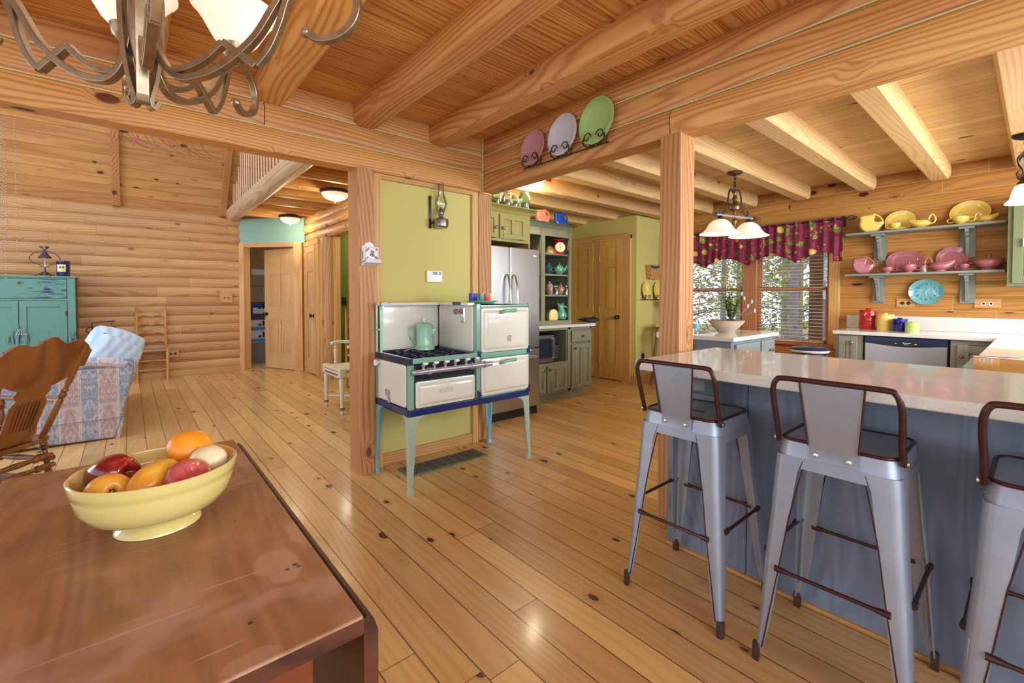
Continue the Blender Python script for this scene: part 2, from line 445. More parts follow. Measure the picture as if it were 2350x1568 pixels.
def joist(axis, c, a, b, z=2.345, w=.088, mat='log_y', h=.14, flat=.058):
    half = [(flat, z), (w*.82, z+.010), (w*.93, z+.030), (w*.99, z+.058), (w, z+.085), (w*.97, z+.115), (w*.88, z+h)]
    prof = half + [(-p[0], p[1]) for p in half[::-1]]
    mb = MB()
    mb.prism([(p[0]+c, p[1]) for p in prof], axis, a, b)
    return mb.build('trim_8', M[mat], ang=24)
for x in (.065, .645, 1.225, 1.79):
    struct(joist(1, x, -2.4, 2.955), 'pine ceiling joist over the dining side')
for x in (-.515, -1.1, -1.7):
    struct(joist(1, x, -2.4, 2.955), 'pine ceiling joist over the dining side')
for y in (-.48, .09, .645, 1.205, 1.80, 2.37, 2.93, 3.49, 4.05, 4.62):
    struct(joist(0, y, 2.30, 5.96, z=2.335, w=.082, mat='joist_k', h=.152), 'pale pine log joist over the kitchen')

# posts
def post(x0, y0, x1, y1, z1, lab, r=.03):
    mb = MB(); p = []
    struct(B(x0, y0, 0, x1, y1, z1).build('trim_9', M['post'], bv=r, seg=5), lab)
# post between hall and green wall: flat front, rounded sides
def rpost(x0, x1, y0, y1, z1, lab, rl=.05, rr=.01):
    p = []
    for cx, cy, r, a in ((x1-rr, y1-rr, rr, 0), (x0+rl, y1-rl, rl, 90), (x0+rl, y0+rl*.5, rl, 180), (x1-rr, y0+rr, rr, 270)):
        for i in range(6):
            t = math.radians(a + 90*i/5)
            yy = r if not (a == 180) else r*.5
            p.append((cx + r*math.cos(t), cy + yy*math.sin(t)))
    struct(MB().prism(p, 2, 0, z1).build('trim_9', M['post']), lab)
p_ = []
for cx, cy, r, a in ((1.268, 3.144, .006, 0), (1.205, 3.105, .045, 90), (1.168, 2.943, .008, 180), (1.268, 2.941, .006, 270)):
    for i in range(6):
        t = math.radians(a + 90*i/5); p_.append((cx + r*math.cos(t), cy + r*math.sin(t)))
struct(MB().prism(p_, 2, 0, 2.07).build('trim_9', M['post']), 'square log post between the hall opening and the green wall')
rpost(2.204, 2.352, 1.228, 1.350, 2.07, 'square log post at the end of the breakfast bar', .006, .006)
struct(B(2.19, 3.0, 0, 2.335, 3.15, 2.07).build('trim_9', M['post'], bv=.02, seg=4), 'square post at the kitchen corner of the green wall')

# green wall with casing
struct(B(1.30, 3.03, 0, 2.25, 3.13, 2.07).build('wall_center', M['olive']))
struct(B(1.274, 2.99, 0, 1.347, 3.035, 2.07).build('trim_10', M['trim'], bv=.003))
struct(B(2.135, 3.005, 0, 2.192, 3.035, 2.07).build('trim_10', M['trim'], bv=.003))
struct(B(1.347, 3.0, 2.035, 2.135, 3.035, 2.07).build('trim_10', M['trim_x'], bv=.003))
struct(B(1.347, 3.012, 0, 2.135, 3.032, .083).build('baseboard_center', M['trim_x'], bv=.003))
# kitchen side walls
struct(B(2.25, 3.13, 0, 2.33, 5.05, CZ).build('wall_left', M['olive']))
struct(B(2.33, 4.92, 0, 5.5, 5.05, 2.30).build('wall_back', M['olive']))
struct(course(0, 4.905, .13, 2.33, 6.1, 2.30, .1435, .02, False).build('trim_11', M['log_x']))
# pantry block
struct(B(5.38, 3.65, 0, 5.46, 4.3, 2.35).build('wall_pantry', M['olive']))
struct(B(5.46, 3.65, 0, WX+.1, 3.73, 2.35).build('wall_pantry', M['olive']))
struct(B(5.37, 3.64, 2.35, 6.1, 3.72, 2.50).build('trim_11', M['log_x'], bv=.03))
struct(B(5.365, 3.642, 0, 5.38, 3.715, .105).build('baseboard_pantry', M['trim'], bv=.003))
struct(B(5.365, 3.628, 0, WX, 3.65, .105).build('baseboard_pantry', M['trim_x'], bv=.003))

def panel_door(name, mat, width, height, rows, cols=2, stile=.105, t=.035, knobside=None, knobmat='darkbronze', hinges=None, label=None, cat='door', kind='structure', flat=False):
    """raised-panel door in local coords: hinge edge at x=0, spans +x, face towards -y"""
    root = bpy.data.objects.new(name, None); COL.objects.link(root); root['kind'] = kind
    if label: root['label'] = label
    mb = MB()
    mb.box(0, -t/2+.009, 0, width, t/2-.009, height)
    cw = (width - stile*2 - (cols-1)*stile*.8) / cols
    xs = [stile + i*(cw + stile*.8) for i in range(cols)]
    fr = MB()
    for y0, y1 in ((-t/2, -t/2+.009), (t/2-.009, t/2)):
        fr.box(0, y0, 0, stile, y1, height); fr.box(width-stile, y0, 0, width, y1, height)
        for i in range(cols-1): fr.box(xs[i]+cw, y0, 0, xs[i+1], y1, height)
        zz = [0] + [v for r in rows for v in r] + [height]
        for i in range(0, len(zz), 2):
            for x in xs: fr.box(x, y0, zz[i], x+cw, y1, zz[i+1])
    fr.build('door_frame', M[mat], root, bv=.002)
    mb.build('door_core', M[mat], root)
    pn = MB()
    for r0, r1 in rows:
        for x in xs:
            for sgn in (-1, 1):
                yy = sgn*(t/2-.009); yo = sgn*(t/2-.001); g = .012; b = .03 if not flat else .014
                pn.hexa([(x+g, yy, r0+g), (x+cw-g, yy, r0+g), (x+cw-g-b, yo, r0+g+b), (x+g+b, yo, r0+g+b),
                         (x+g, yy, r1-g), (x+cw-g, yy, r1-g), (x+cw-g-b, yo, r1-g-b), (x+g+b, yo, r1-g-b)])
    pn.build('door_panels', M[mat], root)
    if knobside is not None:
        k = MB()
        for sgn in (-1, 1):
            k.lathe([(.028, sgn*t/2), (.028, sgn*(t/2+.006)), (.011, sgn*(t/2+.01)), (.011, sgn*(t/2+.03)), (.026, sgn*(t/2+.036)), (.03, sgn*(t/2+.05)), (.022, sgn*(t/2+.064)), (.001, sgn*(t/2+.066))], (knobside, 0, .91), 16, axis=1)
        k.build('door_handle', M[knobmat], root)
    if hinges is not None:
        for z in (.25, height/2, height-.25):
            B(hinges-.008, -t/2-.006, z-.045, hinges+.008, -t/2+.002, z+.045).build('hinge', M['brass'], root, bv=.002)
    return root

SIX = [(.24, .80), (1.02, 1.58), (1.68, 1.93)]
# pantry double doors on X=5.38
P1 = [(.20, .88), (1.02, 1.63), (1.73, 1.93)]
def pdoor(n, y0, wd, kn, hg):
    d = panel_door(n, 'door_k', wd, 2.02, P1, 1, .10, knobside=kn, hinges=hg)
    d.rotation_euler = (0, 0, -PI/2); d.location = (5.35, y0, .012); return d
pdoor('door_1', 4.262, .405, .345, .004)
pdoor('door_2', 4.80, .43, None, .43-.004)
for y0, y1 in ((3.72, 3.855), (4.262, 4.372), (4.80, 4.9)):
    struct(B(5.335, y0, 0, 5.38, y1, 2.095 if y0 < 4 else 2.03).build('trim_12', M['trim'], bv=.004))
struct(B(5.333, 3.72, 2.032, 5.38, 4.9, 2.11).build('trim_12', M['trim_y'], bv=.004))
struct(B(5.38, 4.3, 0, 5.46, 5.0, 2.35).build('wall_pantry', M['olive']))

# kitchen window wall, Y from -1.2 to 3.65
YR, YM0, YM1, YL = 1.562, 2.324, 2.494, 3.27
ZB, ZM, ZT = .70, 1.308, 2.02
WT = -.16
def wallk(y0, y1, k0, k1):
    for k in range(k0, k1):
        z = .0685 + .1435*k - .1435
        z0 = max(z, 0)
        yield course(1, WX, .16, y0, y1, z0, z+.1435-z0, .014, False)
def wallmesh(y0, y1, z0, z1, name='wall_right'):
    mb = MB()
    k = 0
    while True:
        a = max(z0, .0685 + .1435*(k-1)); b = min(z1, .0685 + .1435*k)
        k += 1
        if a >= z1 - 1e-6: break
        if b - a > .004:
            c = course(1, WX, .16, y0, y1, a, b-a, .020, False); mb.add(c.v, c.f)
    struct(mb.build(name, M['logwall_k']))
wallmesh(-1.6, 1.50, 0, 2.487)
wallmesh(1.50, 3.66, 0, .665)
wallmesh(1.50, 3.66, 2.06, 2.487)
wallmesh(3.33, 3.66, .665, 2.06)
# window trim + sashes
wr = bpy.data.objects.new('window_1', None); COL.objects.link(wr); wr['kind'] = 'structure'; wr['label'] = 'double kitchen window in pine'
wt = MB()
wt.box(WX-.025, 1.442, .62, WX+.01, 1.545, 2.075); wt.box(WX-.025, 3.29, .62, WX+.01, 3.39, 2.075)
wt.box(WX-.025, 1.442, 2.0, WX+.01, 3.39, 2.075)
wt.build('window_trim', M['trim'], wr, bv=.004)
fr = MB()
for y0, y1 in ((1.50, YR-.012), (YM0, YM1), (YL+.012, 3.34)): fr.box(WX, y0, .64, WX+.12, y1, 2.06)
fr.box(WX-.045, 1.5, .64, WX+.12, 3.34, .672); fr.box(WX, 1.5, ZT, WX+.12, 3.34, 2.06)
fr.build('window_frame', M['winwood'], wr, bv=.004)
for y0, y1 in ((YR-.012, YM0), (YM1, YL+.012)):
    for z0, z1, x in ((.672, ZM+.02, WX+.055), (ZM-.02, ZT, WX+.085)):
        s_ = MB(); q = .038
        s_.box(x, y0, z0, x+.03, y0+q, z1); s_.box(x, y1-q, z0, x+.03, y1, z1)
        s_.box(x, y0+q, z0, x+.03, y1-q, z0+q); s_.box(x, y0+q, z1-q, x+.03, y1-q, z1)
        so = s_.build('sash', M['winwood'], wr, bv=.003)
        B(x+.012, y0+q, z0+q, x+.016, y1-q, z1-q).build('pane', M['pane'] if 'pane' in M else M['glass'], so)

# far log wall of the living room, with chinked courses
mb = MB()
k = 0
while True:
    a = max(0, .0685 + .1435*(k-1)); b = .0685 + .1435*k
    if a > 2.5: break
    c = course(0, LY, .18, -4.2, 1.40, a, b-a, .024, False); mb.add(c.v, c.f); k += 1
ZLT = .0685 + .1435*(k-1)
struct(mb.build('wall_far', M['logwall']))
struct(B(-4.2, LY-.012, 0, 1.40, LY+.02, .085).build('baseboard_far', M['trim_x'], bv=.004))
# sloping board ceiling above the wall + rafters
SL = 1.23
L_ = 2.9
struct(MB().hexa([(-4.2, LY+.02, ZLT), (2.4, LY+.02, ZLT), (2.4, LY+.12, ZLT-.02), (-4.2, LY+.12, ZLT-.02),
                  (-4.2, LY-L_, ZLT+L_*SL), (2.4, LY-L_, ZLT+L_*SL), (2.4, LY+.1-L_, ZLT+.05+L_*SL), (-4.2, LY+.1-L_, ZLT+.05+L_*SL)]).build('ceiling_slope', M['slope']))
for xc in (-.125, 1.155, -1.42):
    w_ = .046
    a, b = (xc-w_, LY-.03, ZLT), (xc+w_, LY-.03, ZLT)
    dz, dy = .07, .06
    struct(MB().hexa([(xc-w_, LY-.04, ZLT), (xc+w_, LY-.04, ZLT), (xc+w_, LY+.04, ZLT), (xc-w_, LY+.04, ZLT),
                      (xc-w_, LY-.04-L_, ZLT+L_*SL-.03), (xc+w_, LY-.04-L_, ZLT+L_*SL-.03), (xc+w_, LY+.05-L_, ZLT+L_*SL+.03), (xc-w_, LY+.05-L_, ZLT+L_*SL+.03)]).build('trim_13', M['post'], bv=.006))

# diagonal hall door wall from (1.40,8.55) to (2.16,7.79)
DA, DB = Vector((1.385, 8.565, 0)), Vector((2.165, 7.785, 0))
dd = (DB-DA).normalized(); dn = Vector((-dd.y, dd.x, 0))       # dn points away from camera
if dn.y < 0: dn = -dn
W_ = (DB-DA).length
MD = Matrix.Translation(DA) @ Matrix(((dd.x, dn.x, 0, 0), (dd.y, dn.y, 0, 0), (0, 0, 1, 0), (0, 0, 0, 1)))
def dbox(*a):
    m = MB(); m.M = MD; return m.box(*a)
dh = 2.03
struct(dbox(0, -.02, 0, .085, .03, dh+.07).build('trim_14', M['trim'], bv=.004))
struct(dbox(W_-.165, -.02, 0, W_-.02, .03, dh+.07).build('trim_14', M['trim'], bv=.004))
struct(dbox(.085, -.02, dh, W_-.165, .03, dh+.07).build('trim_14', M['trim_x'], bv=.004))
struct(dbox(-.05, .0, dh+.07, W_+.02, .1, 2.50).build('wall_hall', M['teal']))
struct(dbox(W_-.165, .03, 0, W_+.02, .14, dh+.07).build('trim_14', M['trim']))
struct(dbox(-.1, .03, 0, .085, .14, dh+.07).build('trim_14', M['trim']))
# door leaf, hinged at the right, swung inward
hd = panel_door('door_3', 'door', .76, 2.0, SIX, 2, .10, knobside=.70)
hinge = MD @ Vector((W_-.17, .03, 0))
hd.location = (hinge.x, hinge.y, .012)
leaf_dir = fZ(601, 842, 0) - Vector((hinge.x, hinge.y, 0)); 
hd.rotation_euler = (0, 0, math.atan2(leaf_dir.y, leaf_dir.x))
# closet door wall on X=2.2
struct(B(2.19, 6.86, 0, 2.28, 7.78, 2.09).build('wall_closet', M['trim']))
struct(B(2.165, 7.66, 0, 2.20, 7.79, 2.02).build('trim_15', M['trim'], bv=.004))
struct(B(2.165, 7.05, 0, 2.20, 7.19, 2.02).build('trim_15', M['trim'], bv=.004))
struct(B(2.16, 7.05, 2.02, 2.20, 7.79, 2.09).build('trim_15', M['trim_y'], bv=.004))
cd = panel_door('door_4', 'door', .465, 2.0, [(.24, .86), (1.02, 1.60), (1.70, 1.90)], 1, .09, knobside=.40, hinges=.006)
cd.rotation_euler = (0, 0, -PI/2); cd.location = (2.175, 7.655, .012)
# round log column and the two courses carried over the hall closets
struct(MB().lathe([(.115, 0), (.115, 2.09)], (2.265, 6.82, 0), 28).build('trim_16', M['post']), 'round peeled log column in the hall')
struct(B(2.27, 6.60, 0, 2.34, 6.72, 2.09).build('trim_15', M['trim'], bv=.004))
for k in range(3):
    struct(course(1, 2.19 - .03*(k % 2), .18, 3.3, 7.95, 2.095+.1435*k, .1435, .03, False).build('trim_17', M['log_y']))
# hall beyond the opening
struct(B(2.95, 5.1, 0, 3.05, 8.6, 2.6).build('wall_hall', M['green']))
struct(B(2.2, 8.3, 0, 3.4, 8.4, 2.6).build('wall_hall', M['green']))
struct(B(2.33, 5.1, 0, 2.95, 5.17, 2.6).build('wall_hall', M['green']))
# loft: edge log, joists, deck, balusters
struct(MB().lathe([(.108, 3.12), (.108, 8.56)], (1.30, 0, 2.56), 24, axis=1).build('trim_18', M['log_loft'] if 'log_loft' in M else M['log_y']), 'peeled log along the loft edge')
for i in range(9):
    y = 7.95 - i*.58
    struct(course(0, y-.06, .12, 1.34, 2.4, 2.47, .14, .03).build('trim_19', M['log_x']), 'joist under the loft')
struct(B(1.34, 3.1, 2.60, 4.0, 8.6, 2.66).build('ceiling_hall', M['ceil_y']))
struct(B(3.0, 3.1, 2.66, 3.1, 8.6, 4.9).build('wall_loft', M['loftwall'] if 'loftwall' in M else M['post']))
struct(B(1.3, 8.5, 2.6, 3.1, 8.62, 3.2).build('wall_loft', M['slope']))
br = thing('loft_railing', 'pale baluster railing standing on the loft edge log', 'railing', (1.30, 5.8, 2.66))
bal = None
for i in range(33):
    y = 3.2 + i*.155
    if bal is None: bal = B(-.0065, -.0065, 0, .0065, .0065, .95).build('baluster', M['baluster'], br, bv=.003); o = bal
    else: o = bal.copy(); COL.objects.link(o)
    o.location = (0, y-5.8, 0)
B(-.035, -2.65, .95, .035, 2.63, .99).build('handrail', M['trim_y'], br, bv=.008)
B(-.05, 2.38, -.02, .05, 2.47, 1.1).build('newel_post', M['post'], br, bv=.006)

# outside the kitchen window
struct(B(6.4, -12, -1.3, 40, 22, -1.2).build('ground', M['ground']))
# ================================================================== KITCHEN, LEFT SIDE
def wb(mb, name, mat, parent, **k):
    """mesh written in world coordinates, parented to an unrotated root"""
    o = mb.build(name, mat, parent, **k)
    p = Vector((0,0,0)); q = parent
    while q is not None: p += q.location; q = q.parent
    o.location = -p
    return o
def rrect(x0, z0, x1, z1, r, n=5):
    out = []
    for cx, cz, a in ((x1-r, z0+r, 270), (x1-r, z1-r, 0), (x0+r, z1-r, 90), (x0+r, z0+r, 180)):
        for i in range(n+1):
            t = math.radians(a + 90*i/n); out.append((cx+r*math.cos(t), cz+r*math.sin(t)))
    return out
def pillow_panel(x0, z0, x1, z1, y, d, r=.02, lip=.014, axis=1, sgn=-1):
    """enamel door: flat lip, then a raised soft-edged field; faces towards sgn on the axis"""
    rings = []
    for k, (ins, dep) in enumerate(((0, 0), (0, .008), (lip*.4, .011), (lip, .011), (lip+.006, .012), (lip+.012, .012+d*.55), (lip+.026, .012+d), (lip+.05, .012+d))):
        rr = rrect(x0+ins, z0+ins, x1-ins, z1-ins, max(.004, r-ins*.3))
        yy = y + sgn*dep
        rings.append([(p[0], yy, p[1]) if axis == 1 else (yy, p[0], p[1]) for p in rr])
    return MB().loft(rings)

M['cream'] = plain('cream_enamel', sr(222,218,204), .16, coat=.6, spec=.5)
M['seafoam'] = plain('seafoam_enamel', sr(128,172,150), .2, coat=.5)
M['skyleg'] = plain('pale_blue_enamel', sr(124,178,188), .25, coat=.4)
M['paleg'] = plain('pale_green_enamel', sr(168,186,166), .25, coat=.4)
M['navy'] = plain('navy_enamel', sr(34,46,104), .2, coat=.5)
M['navydark'] = plain('speckled_black_enamel', sr(30,34,66), .25, coat=.4, noise=.5, nscale=200)
M['pipe'] = plain('worn_nickel', sr(170,164,174), .3, .45)
M['agedpaper'] = plain('worn_label', sr(150,148,142), .7, noise=.3, nscale=120)
M['mint'] = plain('mint_enamel', sr(158,206,176), .14, coat=.6)

st = thing('gas_stove', 'vintage cream and green enamel gas stove on four legs before the green wall', 'stove', (1.76, 2.7, 0))
x0, xm, x1, y0, y1 = 1.275, 1.775, 2.255, 2.455, 2.945
def W(mb, n, m, **k): return wb(mb, n, M[m], st, **k)
# carcass
W(B(x0+.012, y0+.03, .515, xm, y1, .79), 'cooktop_body', 'navydark', bv=.004)
W(B(x0, y0, .472, x1, y0+.02, .517).box(x0, y1-.02, .472, x1, y1, .517).box(x0, y0+.02, .472, x0+.02, y1-.02, .517).box(x1-.02, y0+.02, .472, x1, y1-.02, .517), 'base_rail', 'navy', bv=.004)
W(B(x0, y0, .517, x0+.034, y0+.03, .79), 'corner_post', 'seafoam', bv=.003)
W(B(x0-.001, y0+.44, .517, x0+.02, y1, .79), 'corner_post', 'seafoam', bv=.003)
W(pillow_panel(y0+.045, .522, y1-.03, .785, x0+.011, .001, .02, .01, axis=0), 'side_panel', 'cream')
W(B(x0-.006, fX(890,905,x0).y-.036, .562, x0-.001, fX(890,905,x0).y+.028, .602), 'rating_label', 'agedpaper')
W(B(x0-.006, fX(893,905,x0).y-.022, .520, x0-.001, fX(893,905,x0).y+.012, .558), 'rating_label', 'agedpaper')
W(pillow_panel(x0+.045, .520, xm-.012, .684, y0+.012, .014, .014, .01), 'drawer', 'cream')
dr = st.children[-1]
hx = fY(1022, 893, y0).x
hm = MB().lathe([(.001, 0), (.001, .1)], seg=4)
h = MB(); pts = [(hx-.05, y0-.008, .598), (hx-.042, y0-.022, .612), (hx, y0-.026, .616), (hx+.042, y0-.022, .612), (hx+.05, y0-.008, .598)]
h.ribbon(bez(pts, 4), (0, -.5, 1), .03, .004); W(h, 'drawer_pull', 'cream', bv=.001)
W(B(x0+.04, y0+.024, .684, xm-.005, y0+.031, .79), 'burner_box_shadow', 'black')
W(B(x0+.02, y0-.03, .742, xm+.03, y0+.03, .748), 'drip_shelf', 'seafoam', bv=.002)
# cooktop
W(B(x0-.004, y0-.004, .79, x0+.022, y1, .832).box(x0+.022, y1-.02, .79, xm, y1, .832), 'cooktop_rim', 'navydark', bv=.003)
W(B(x0+.022, y0-.006, .797, xm+.006, y0+.016, .828).box(x0-.003, y0-.003, .829, x0+.012, y1, .834), 'front_rim', 'seafoam', bv=.003)
W(B(x0+.02, y0+.015, .79, xm, y1-.02, .802), 'burner_tray', 'navydark')
g = MB()
for gx in (x0+.135, x0+.37):
    for gy in (y0+.13, y0+.36):
        for r in (.04, .075):
            g.tube([(gx+r*math.cos(a*PI/10), gy+r*math.sin(a*PI/10), .817) for a in range(20)], .004, 5, closed=True)
        for a in range(8):
            ca, sa = math.cos(a*PI/4), math.sin(a*PI/4)
            g.box(0,0,0,0,0,0) if False else g.tube([(gx+.03*ca, gy+.03*sa, .823), (gx+.112*ca/max(abs(ca),abs(sa)), gy+.108*sa/max(abs(ca),abs(sa)), .823)], .0048, 4)
        g.tube([(gx-.114, gy-.112, .823), (gx+.114, gy-.112, .823), (gx+.114, gy+.112, .823), (gx-.114, gy+.112, .823)], .005, 4, closed=True)
W(g, 'burner_grate', 'navydark')
for gx in (x0+.135, x0+.37):
    for gy in (y0+.13, y0+.36): W(MB().lathe([(.034, .80), (.034, .808), (.02, .812), (.001, .812)], (gx, gy, 0), 16), 'burner', 'blackmetal')
lp = fY(940, 802, y0+.33)
W(MB().tube(bez([(lp.x-.02, y0+.38, .832), (lp.x+.03, y0+.37, .845), (lp.x+.1, y0+.36, .848), (lp.x+.14, y0+.35, .838)], 5), .006, 6, flat=(.5, 1)), 'lid_lifter', 'pipe')
# back splash and side of the oven
W(pillow_panel(x0+.03, .835, xm-.005, 1.148, y1-.004, .001, .03, .006), 'backsplash', 'cream')
W(pillow_panel(y0+.03, .835, y1-.03, 1.148, xm-.002, .001, .018, .006, axis=0), 'backsplash', 'cream')
W(B(xm-.012, y1-.02, .83, xm-.004, y1-.01, 1.15), 'seam_strip', 'navy')
W(B(x0, y1-.10, 1.148, xm+.0, y1+.004, 1.168).box(xm-.06, y0+.02, 1.148, xm+.0, y1-.1, 1.168), 'high_shelf', 'cream', bv=.004)
W(B(x0-.004, y1-.108, 1.145, x0+.05, y1-.094, 1.172), 'shelf_clip', 'navy', bv=.002)
W(B(xm-.064, y0+.1, 1.15, xm-.058, y0+.2, 1.172), 'shelf_clip', 'navy', bv=.002)
t = MB(); t.tube([(x0+.004, y1-.02, .83), (x0+.004, y1-.02, 1.15)], .0085, 8)
t.tube(bez([(x0+.006, y1-.085, .83), (x0+.006, y1-.085, 1.08), (x0+.007, y1-.078, 1.125), (x0+.02, y1-.04, 1.146)], 6), .0085, 8)
t.tube([(x0+.004, y1-.085, .985), (x0+.004, y1-.02, .985)], .006, 8)
W(t, 'side_rack', 'mint')
# oven tower
fr_ = MB()
fr_.box(xm, y0+.02, .517, x1, y1, 1.150)
W(fr_, 'oven_body', 'seafoam', bv=.006)
f = MB(); f.box(xm, y0-.002, .517, xm+.032, y0+.022, 1.155); f.box(x1-.014, y0-.002, .517, x1, y0+.022, 1.155)
f.box(xm+.032, y0-.002, 1.135, x1-.014, y0+.022, 1.155); f.box(xm+.032, y0-.002, .786, x1-.014, y0+.022, .822); f.box(xm+.032, y0+.002, .517, x1-.014, y0+.022, .53)
W(f, 'oven_frame', 'seafoam', bv=.005)
W(B(xm-.002, y0-.002, 1.150, x1+.002, y1, 1.160), 'oven_top', 'seafoam', bv=.004)
for za, zb, hz in ((.826, 1.132, 1.108), (.532, .783, .757)):
    d = W(pillow_panel(xm+.034, za, x1-.014, zb, y0-.001, .014, .016, .012), 'oven_door', 'cream')
    hx = fY(1160, 715, y0).x
    hh = MB().tube(bez([(hx-.068, y0-.02, hz-.012), (hx-.06, y0-.045, hz-.006), (hx-.03, y0-.052, hz+.004), (hx+.03, y0-.052, hz+.006), (hx+.06, y0-.045, hz+.004), (hx+.068, y0-.018, hz-.002)], 5), .0115, 10)
    ho = hh.build('door_handle', M['seafoam'], d)
d = [c_ for c_ in st.children if c_.name.startswith('oven_door')][0]
lx = fY(1163, 776, y0)
for s_, z_, sz in (('CLARK', .016, .0135), ('JEWEL', .003, .0135), ('GAS RANGE', -.009, .008), ('CLEVELAND', -.017, .006)):
    text(s_, sz, M['black'], d, (lx.x, y0-.0285, lx.z+z_), FY, 'lettering', .0003)
cl = MB()
for (cx, cz) in ((xm+.020, .815), (x1-.008, .822), (xm+.020, .545), (x1-.008, .532)):
    cl.box(cx-.016, y0-.014, cz-.03, cx+.012, y0+.01, cz+.028)
W(cl, 'corner_clip', 'navy', bv=.008, seg=3)
# gas manifold with porcelain valves
W(MB().tube(bez([(x0+.045, y0+.01, .748), (x0+.018, y0-.03, .75), (x0+.035, y0-.066, .755), (x0+.09, y0-.07, .757)], 6) + [Vector((xm+.075, y0-.07, .757))], .0155, 14), 'manifold', 'pipe')
for px_ in (985, 1083, 1113):
    xx = fY(px_, 845, y0-.07).x; W(MB().lathe([(.0205, -.01), (.022, -.006), (.022, .006), (.0205, .01)], (xx, y0-.07, .757), 16, axis=0), 'pipe_collar', 'pipe')
for px_ in (972, 997, 1022, 1045, 1070, 1092):
    xx = fY(px_, 838, y0-.07).x
    v = MB().lathe([(.010, .77), (.008, .785), (.012, .792), (.008, .80), (.005, .806)], (xx, y0-.07, 0), 12)
    vo = W(v, 'valve', 'pipe')
    k_ = MB().lathe([(.001, -.004), (.0075, 0), (.0095, .012), (.008, .026), (.004, .031), (.001, .031)], (xx, y0-.07, .803), 12, axis=0)
    kk = k_.build('valve_handle', M['white'], vo)
# flue knob on the oven's inner side
q = fX(1063, 722, xm-.012)
W(B(xm-.020, q.y-.028, q.z-.055, xm-.010, q.y+.022, q.z+.05).box(xm-.024, q.y-.02, q.z-.02, xm-.02, q.y+.015, q.z+.045), 'damper_plate', 'chrome', bv=.004, seg=3)
q = fX(1052, 715, xm-.03)
M['mauve'] = plain('mauve_porcelain', sr(142,104,122), .3, coat=.4)
W(MB().lathe([(.001, -.03), (.012, -.03), (.019, -.022), (.021, -.012), (.019, -.004), (.008, 0), (.006, .02)], (xm-.03, q.y+.01, q.z), 20, axis=0), 'damper_knob', 'mauve')
q = fY(1236, 812, y0+.05)
W(MB().tube([(x1, y0+.05, .80), (x1+.05, y0+.05, .80)], .009, 10).ball((x1+.055, y0+.05, .80), .014, 12), 'side_knob', 'pipe')
W(MB().lathe([(.022, -.03), (.022, -.018), (.012, -.014), (.01, 0)], (x0, y1-.06, .765), 16, axis=0), 'side_knob', 'white')
# legs
def stove_leg(cx, cy, sx, sy, mat):
    """corner leg: wide bracket under the rail sweeping into a slim tapered shank with a small foot"""
    rings = []
    for z, wd in ((.474, .125), (.462, .082), (.445, .062), (.42, .052), (.36, .046), (.24, .040), (.12, .030), (.05, .024), (.028, .025), (.014, .034), (0, .036)):
        o = .010*(1 - z/.47)                       # slight splay
        ox, oy = cx - sx*o, cy - sy*o
        t_ = min(.020 + .0*z, wd)
        a = [(0,0), (wd,0), (wd,t_*.5), (t_,t_), (t_*.5,wd), (0,wd)]
        if z < .06: a = [(0,0), (wd,0), (wd,wd*.5), (wd*.85,wd*.85), (wd*.5,wd), (0,wd)]
        rings.append([(ox+sx*p[0], oy+sy*p[1], z) for p in a])
    return MB().loft(rings)
for cx, cy, sx, sy, m in ((x0, y0, 1, 1, 'paleg'), (x1, y0, -1, 1, 'paleg'), (x0, y1, 1, -1, 'skyleg'), (x1, y1, -1, -1, 'skyleg')):
    W(stove_leg(cx, cy, sx, sy, m), 'leg', m, ang=50)

# percolator
q = fZ(975, 803, .827)
pc = thing('coffee_percolator', 'mint green enamel percolator with glass knob standing on the gas stove', 'coffee pot', (q.x, q.y, .829))
M['navyrim'] = M['navy']
b = MB().lathe([(.001, 0), (.068, 0), (.071, .004), (.070, .02), (.063, .03), (.061, .04), (.060, .14), (.062, .158), (.057, .166), (.056, .168)], seg=32).build('body', M['mint'], pc)
MB().lathe([(.060, .167), (.062, .171), (.059, .178), (.045, .186), (.02, .194), (.018, .197), (.001, .198)], seg=32).build('lid', M['mint'], pc)
MB().lathe([(.018, .196), (.016, .206), (.021, .216), (.019, .226), (.001, .230)], seg=20).build('glass_knob', M['vessel'], pc)
ax = Vector((.7615, -.648, 0))
def LA(r, z, off=0): return ax*r + Vector((0, 0, z))
MB().tube(bez([LA(-.057, .156), LA(-.078, .164), LA(-.108, .158), LA(-.116, .13), LA(-.104, .095), LA(-.082, .062), LA(-.063, .042)], 5), .0050, 8, flat=(1, 1.2)).build('handle', M['mint'], pc)
MB().loft([[ (ax*r + Vector((-ax.y*w_, ax.x*w_, z))) for (r, w_, z) in ring] for ring in (
    [(.05, .02, .10), (.05, -.02, .10), (.055, -.02, .152), (.055, .02, .152)],
    [(.068, .014, .115), (.068, -.014, .115), (.073, -.014, .150), (.073, .014, .150)],
    [(.083, .009, .138), (.083, -.009, .138), (.090, -.009, .156), (.090, .009, .156)])]).build('spout', M['mint'], pc, bv=.003)

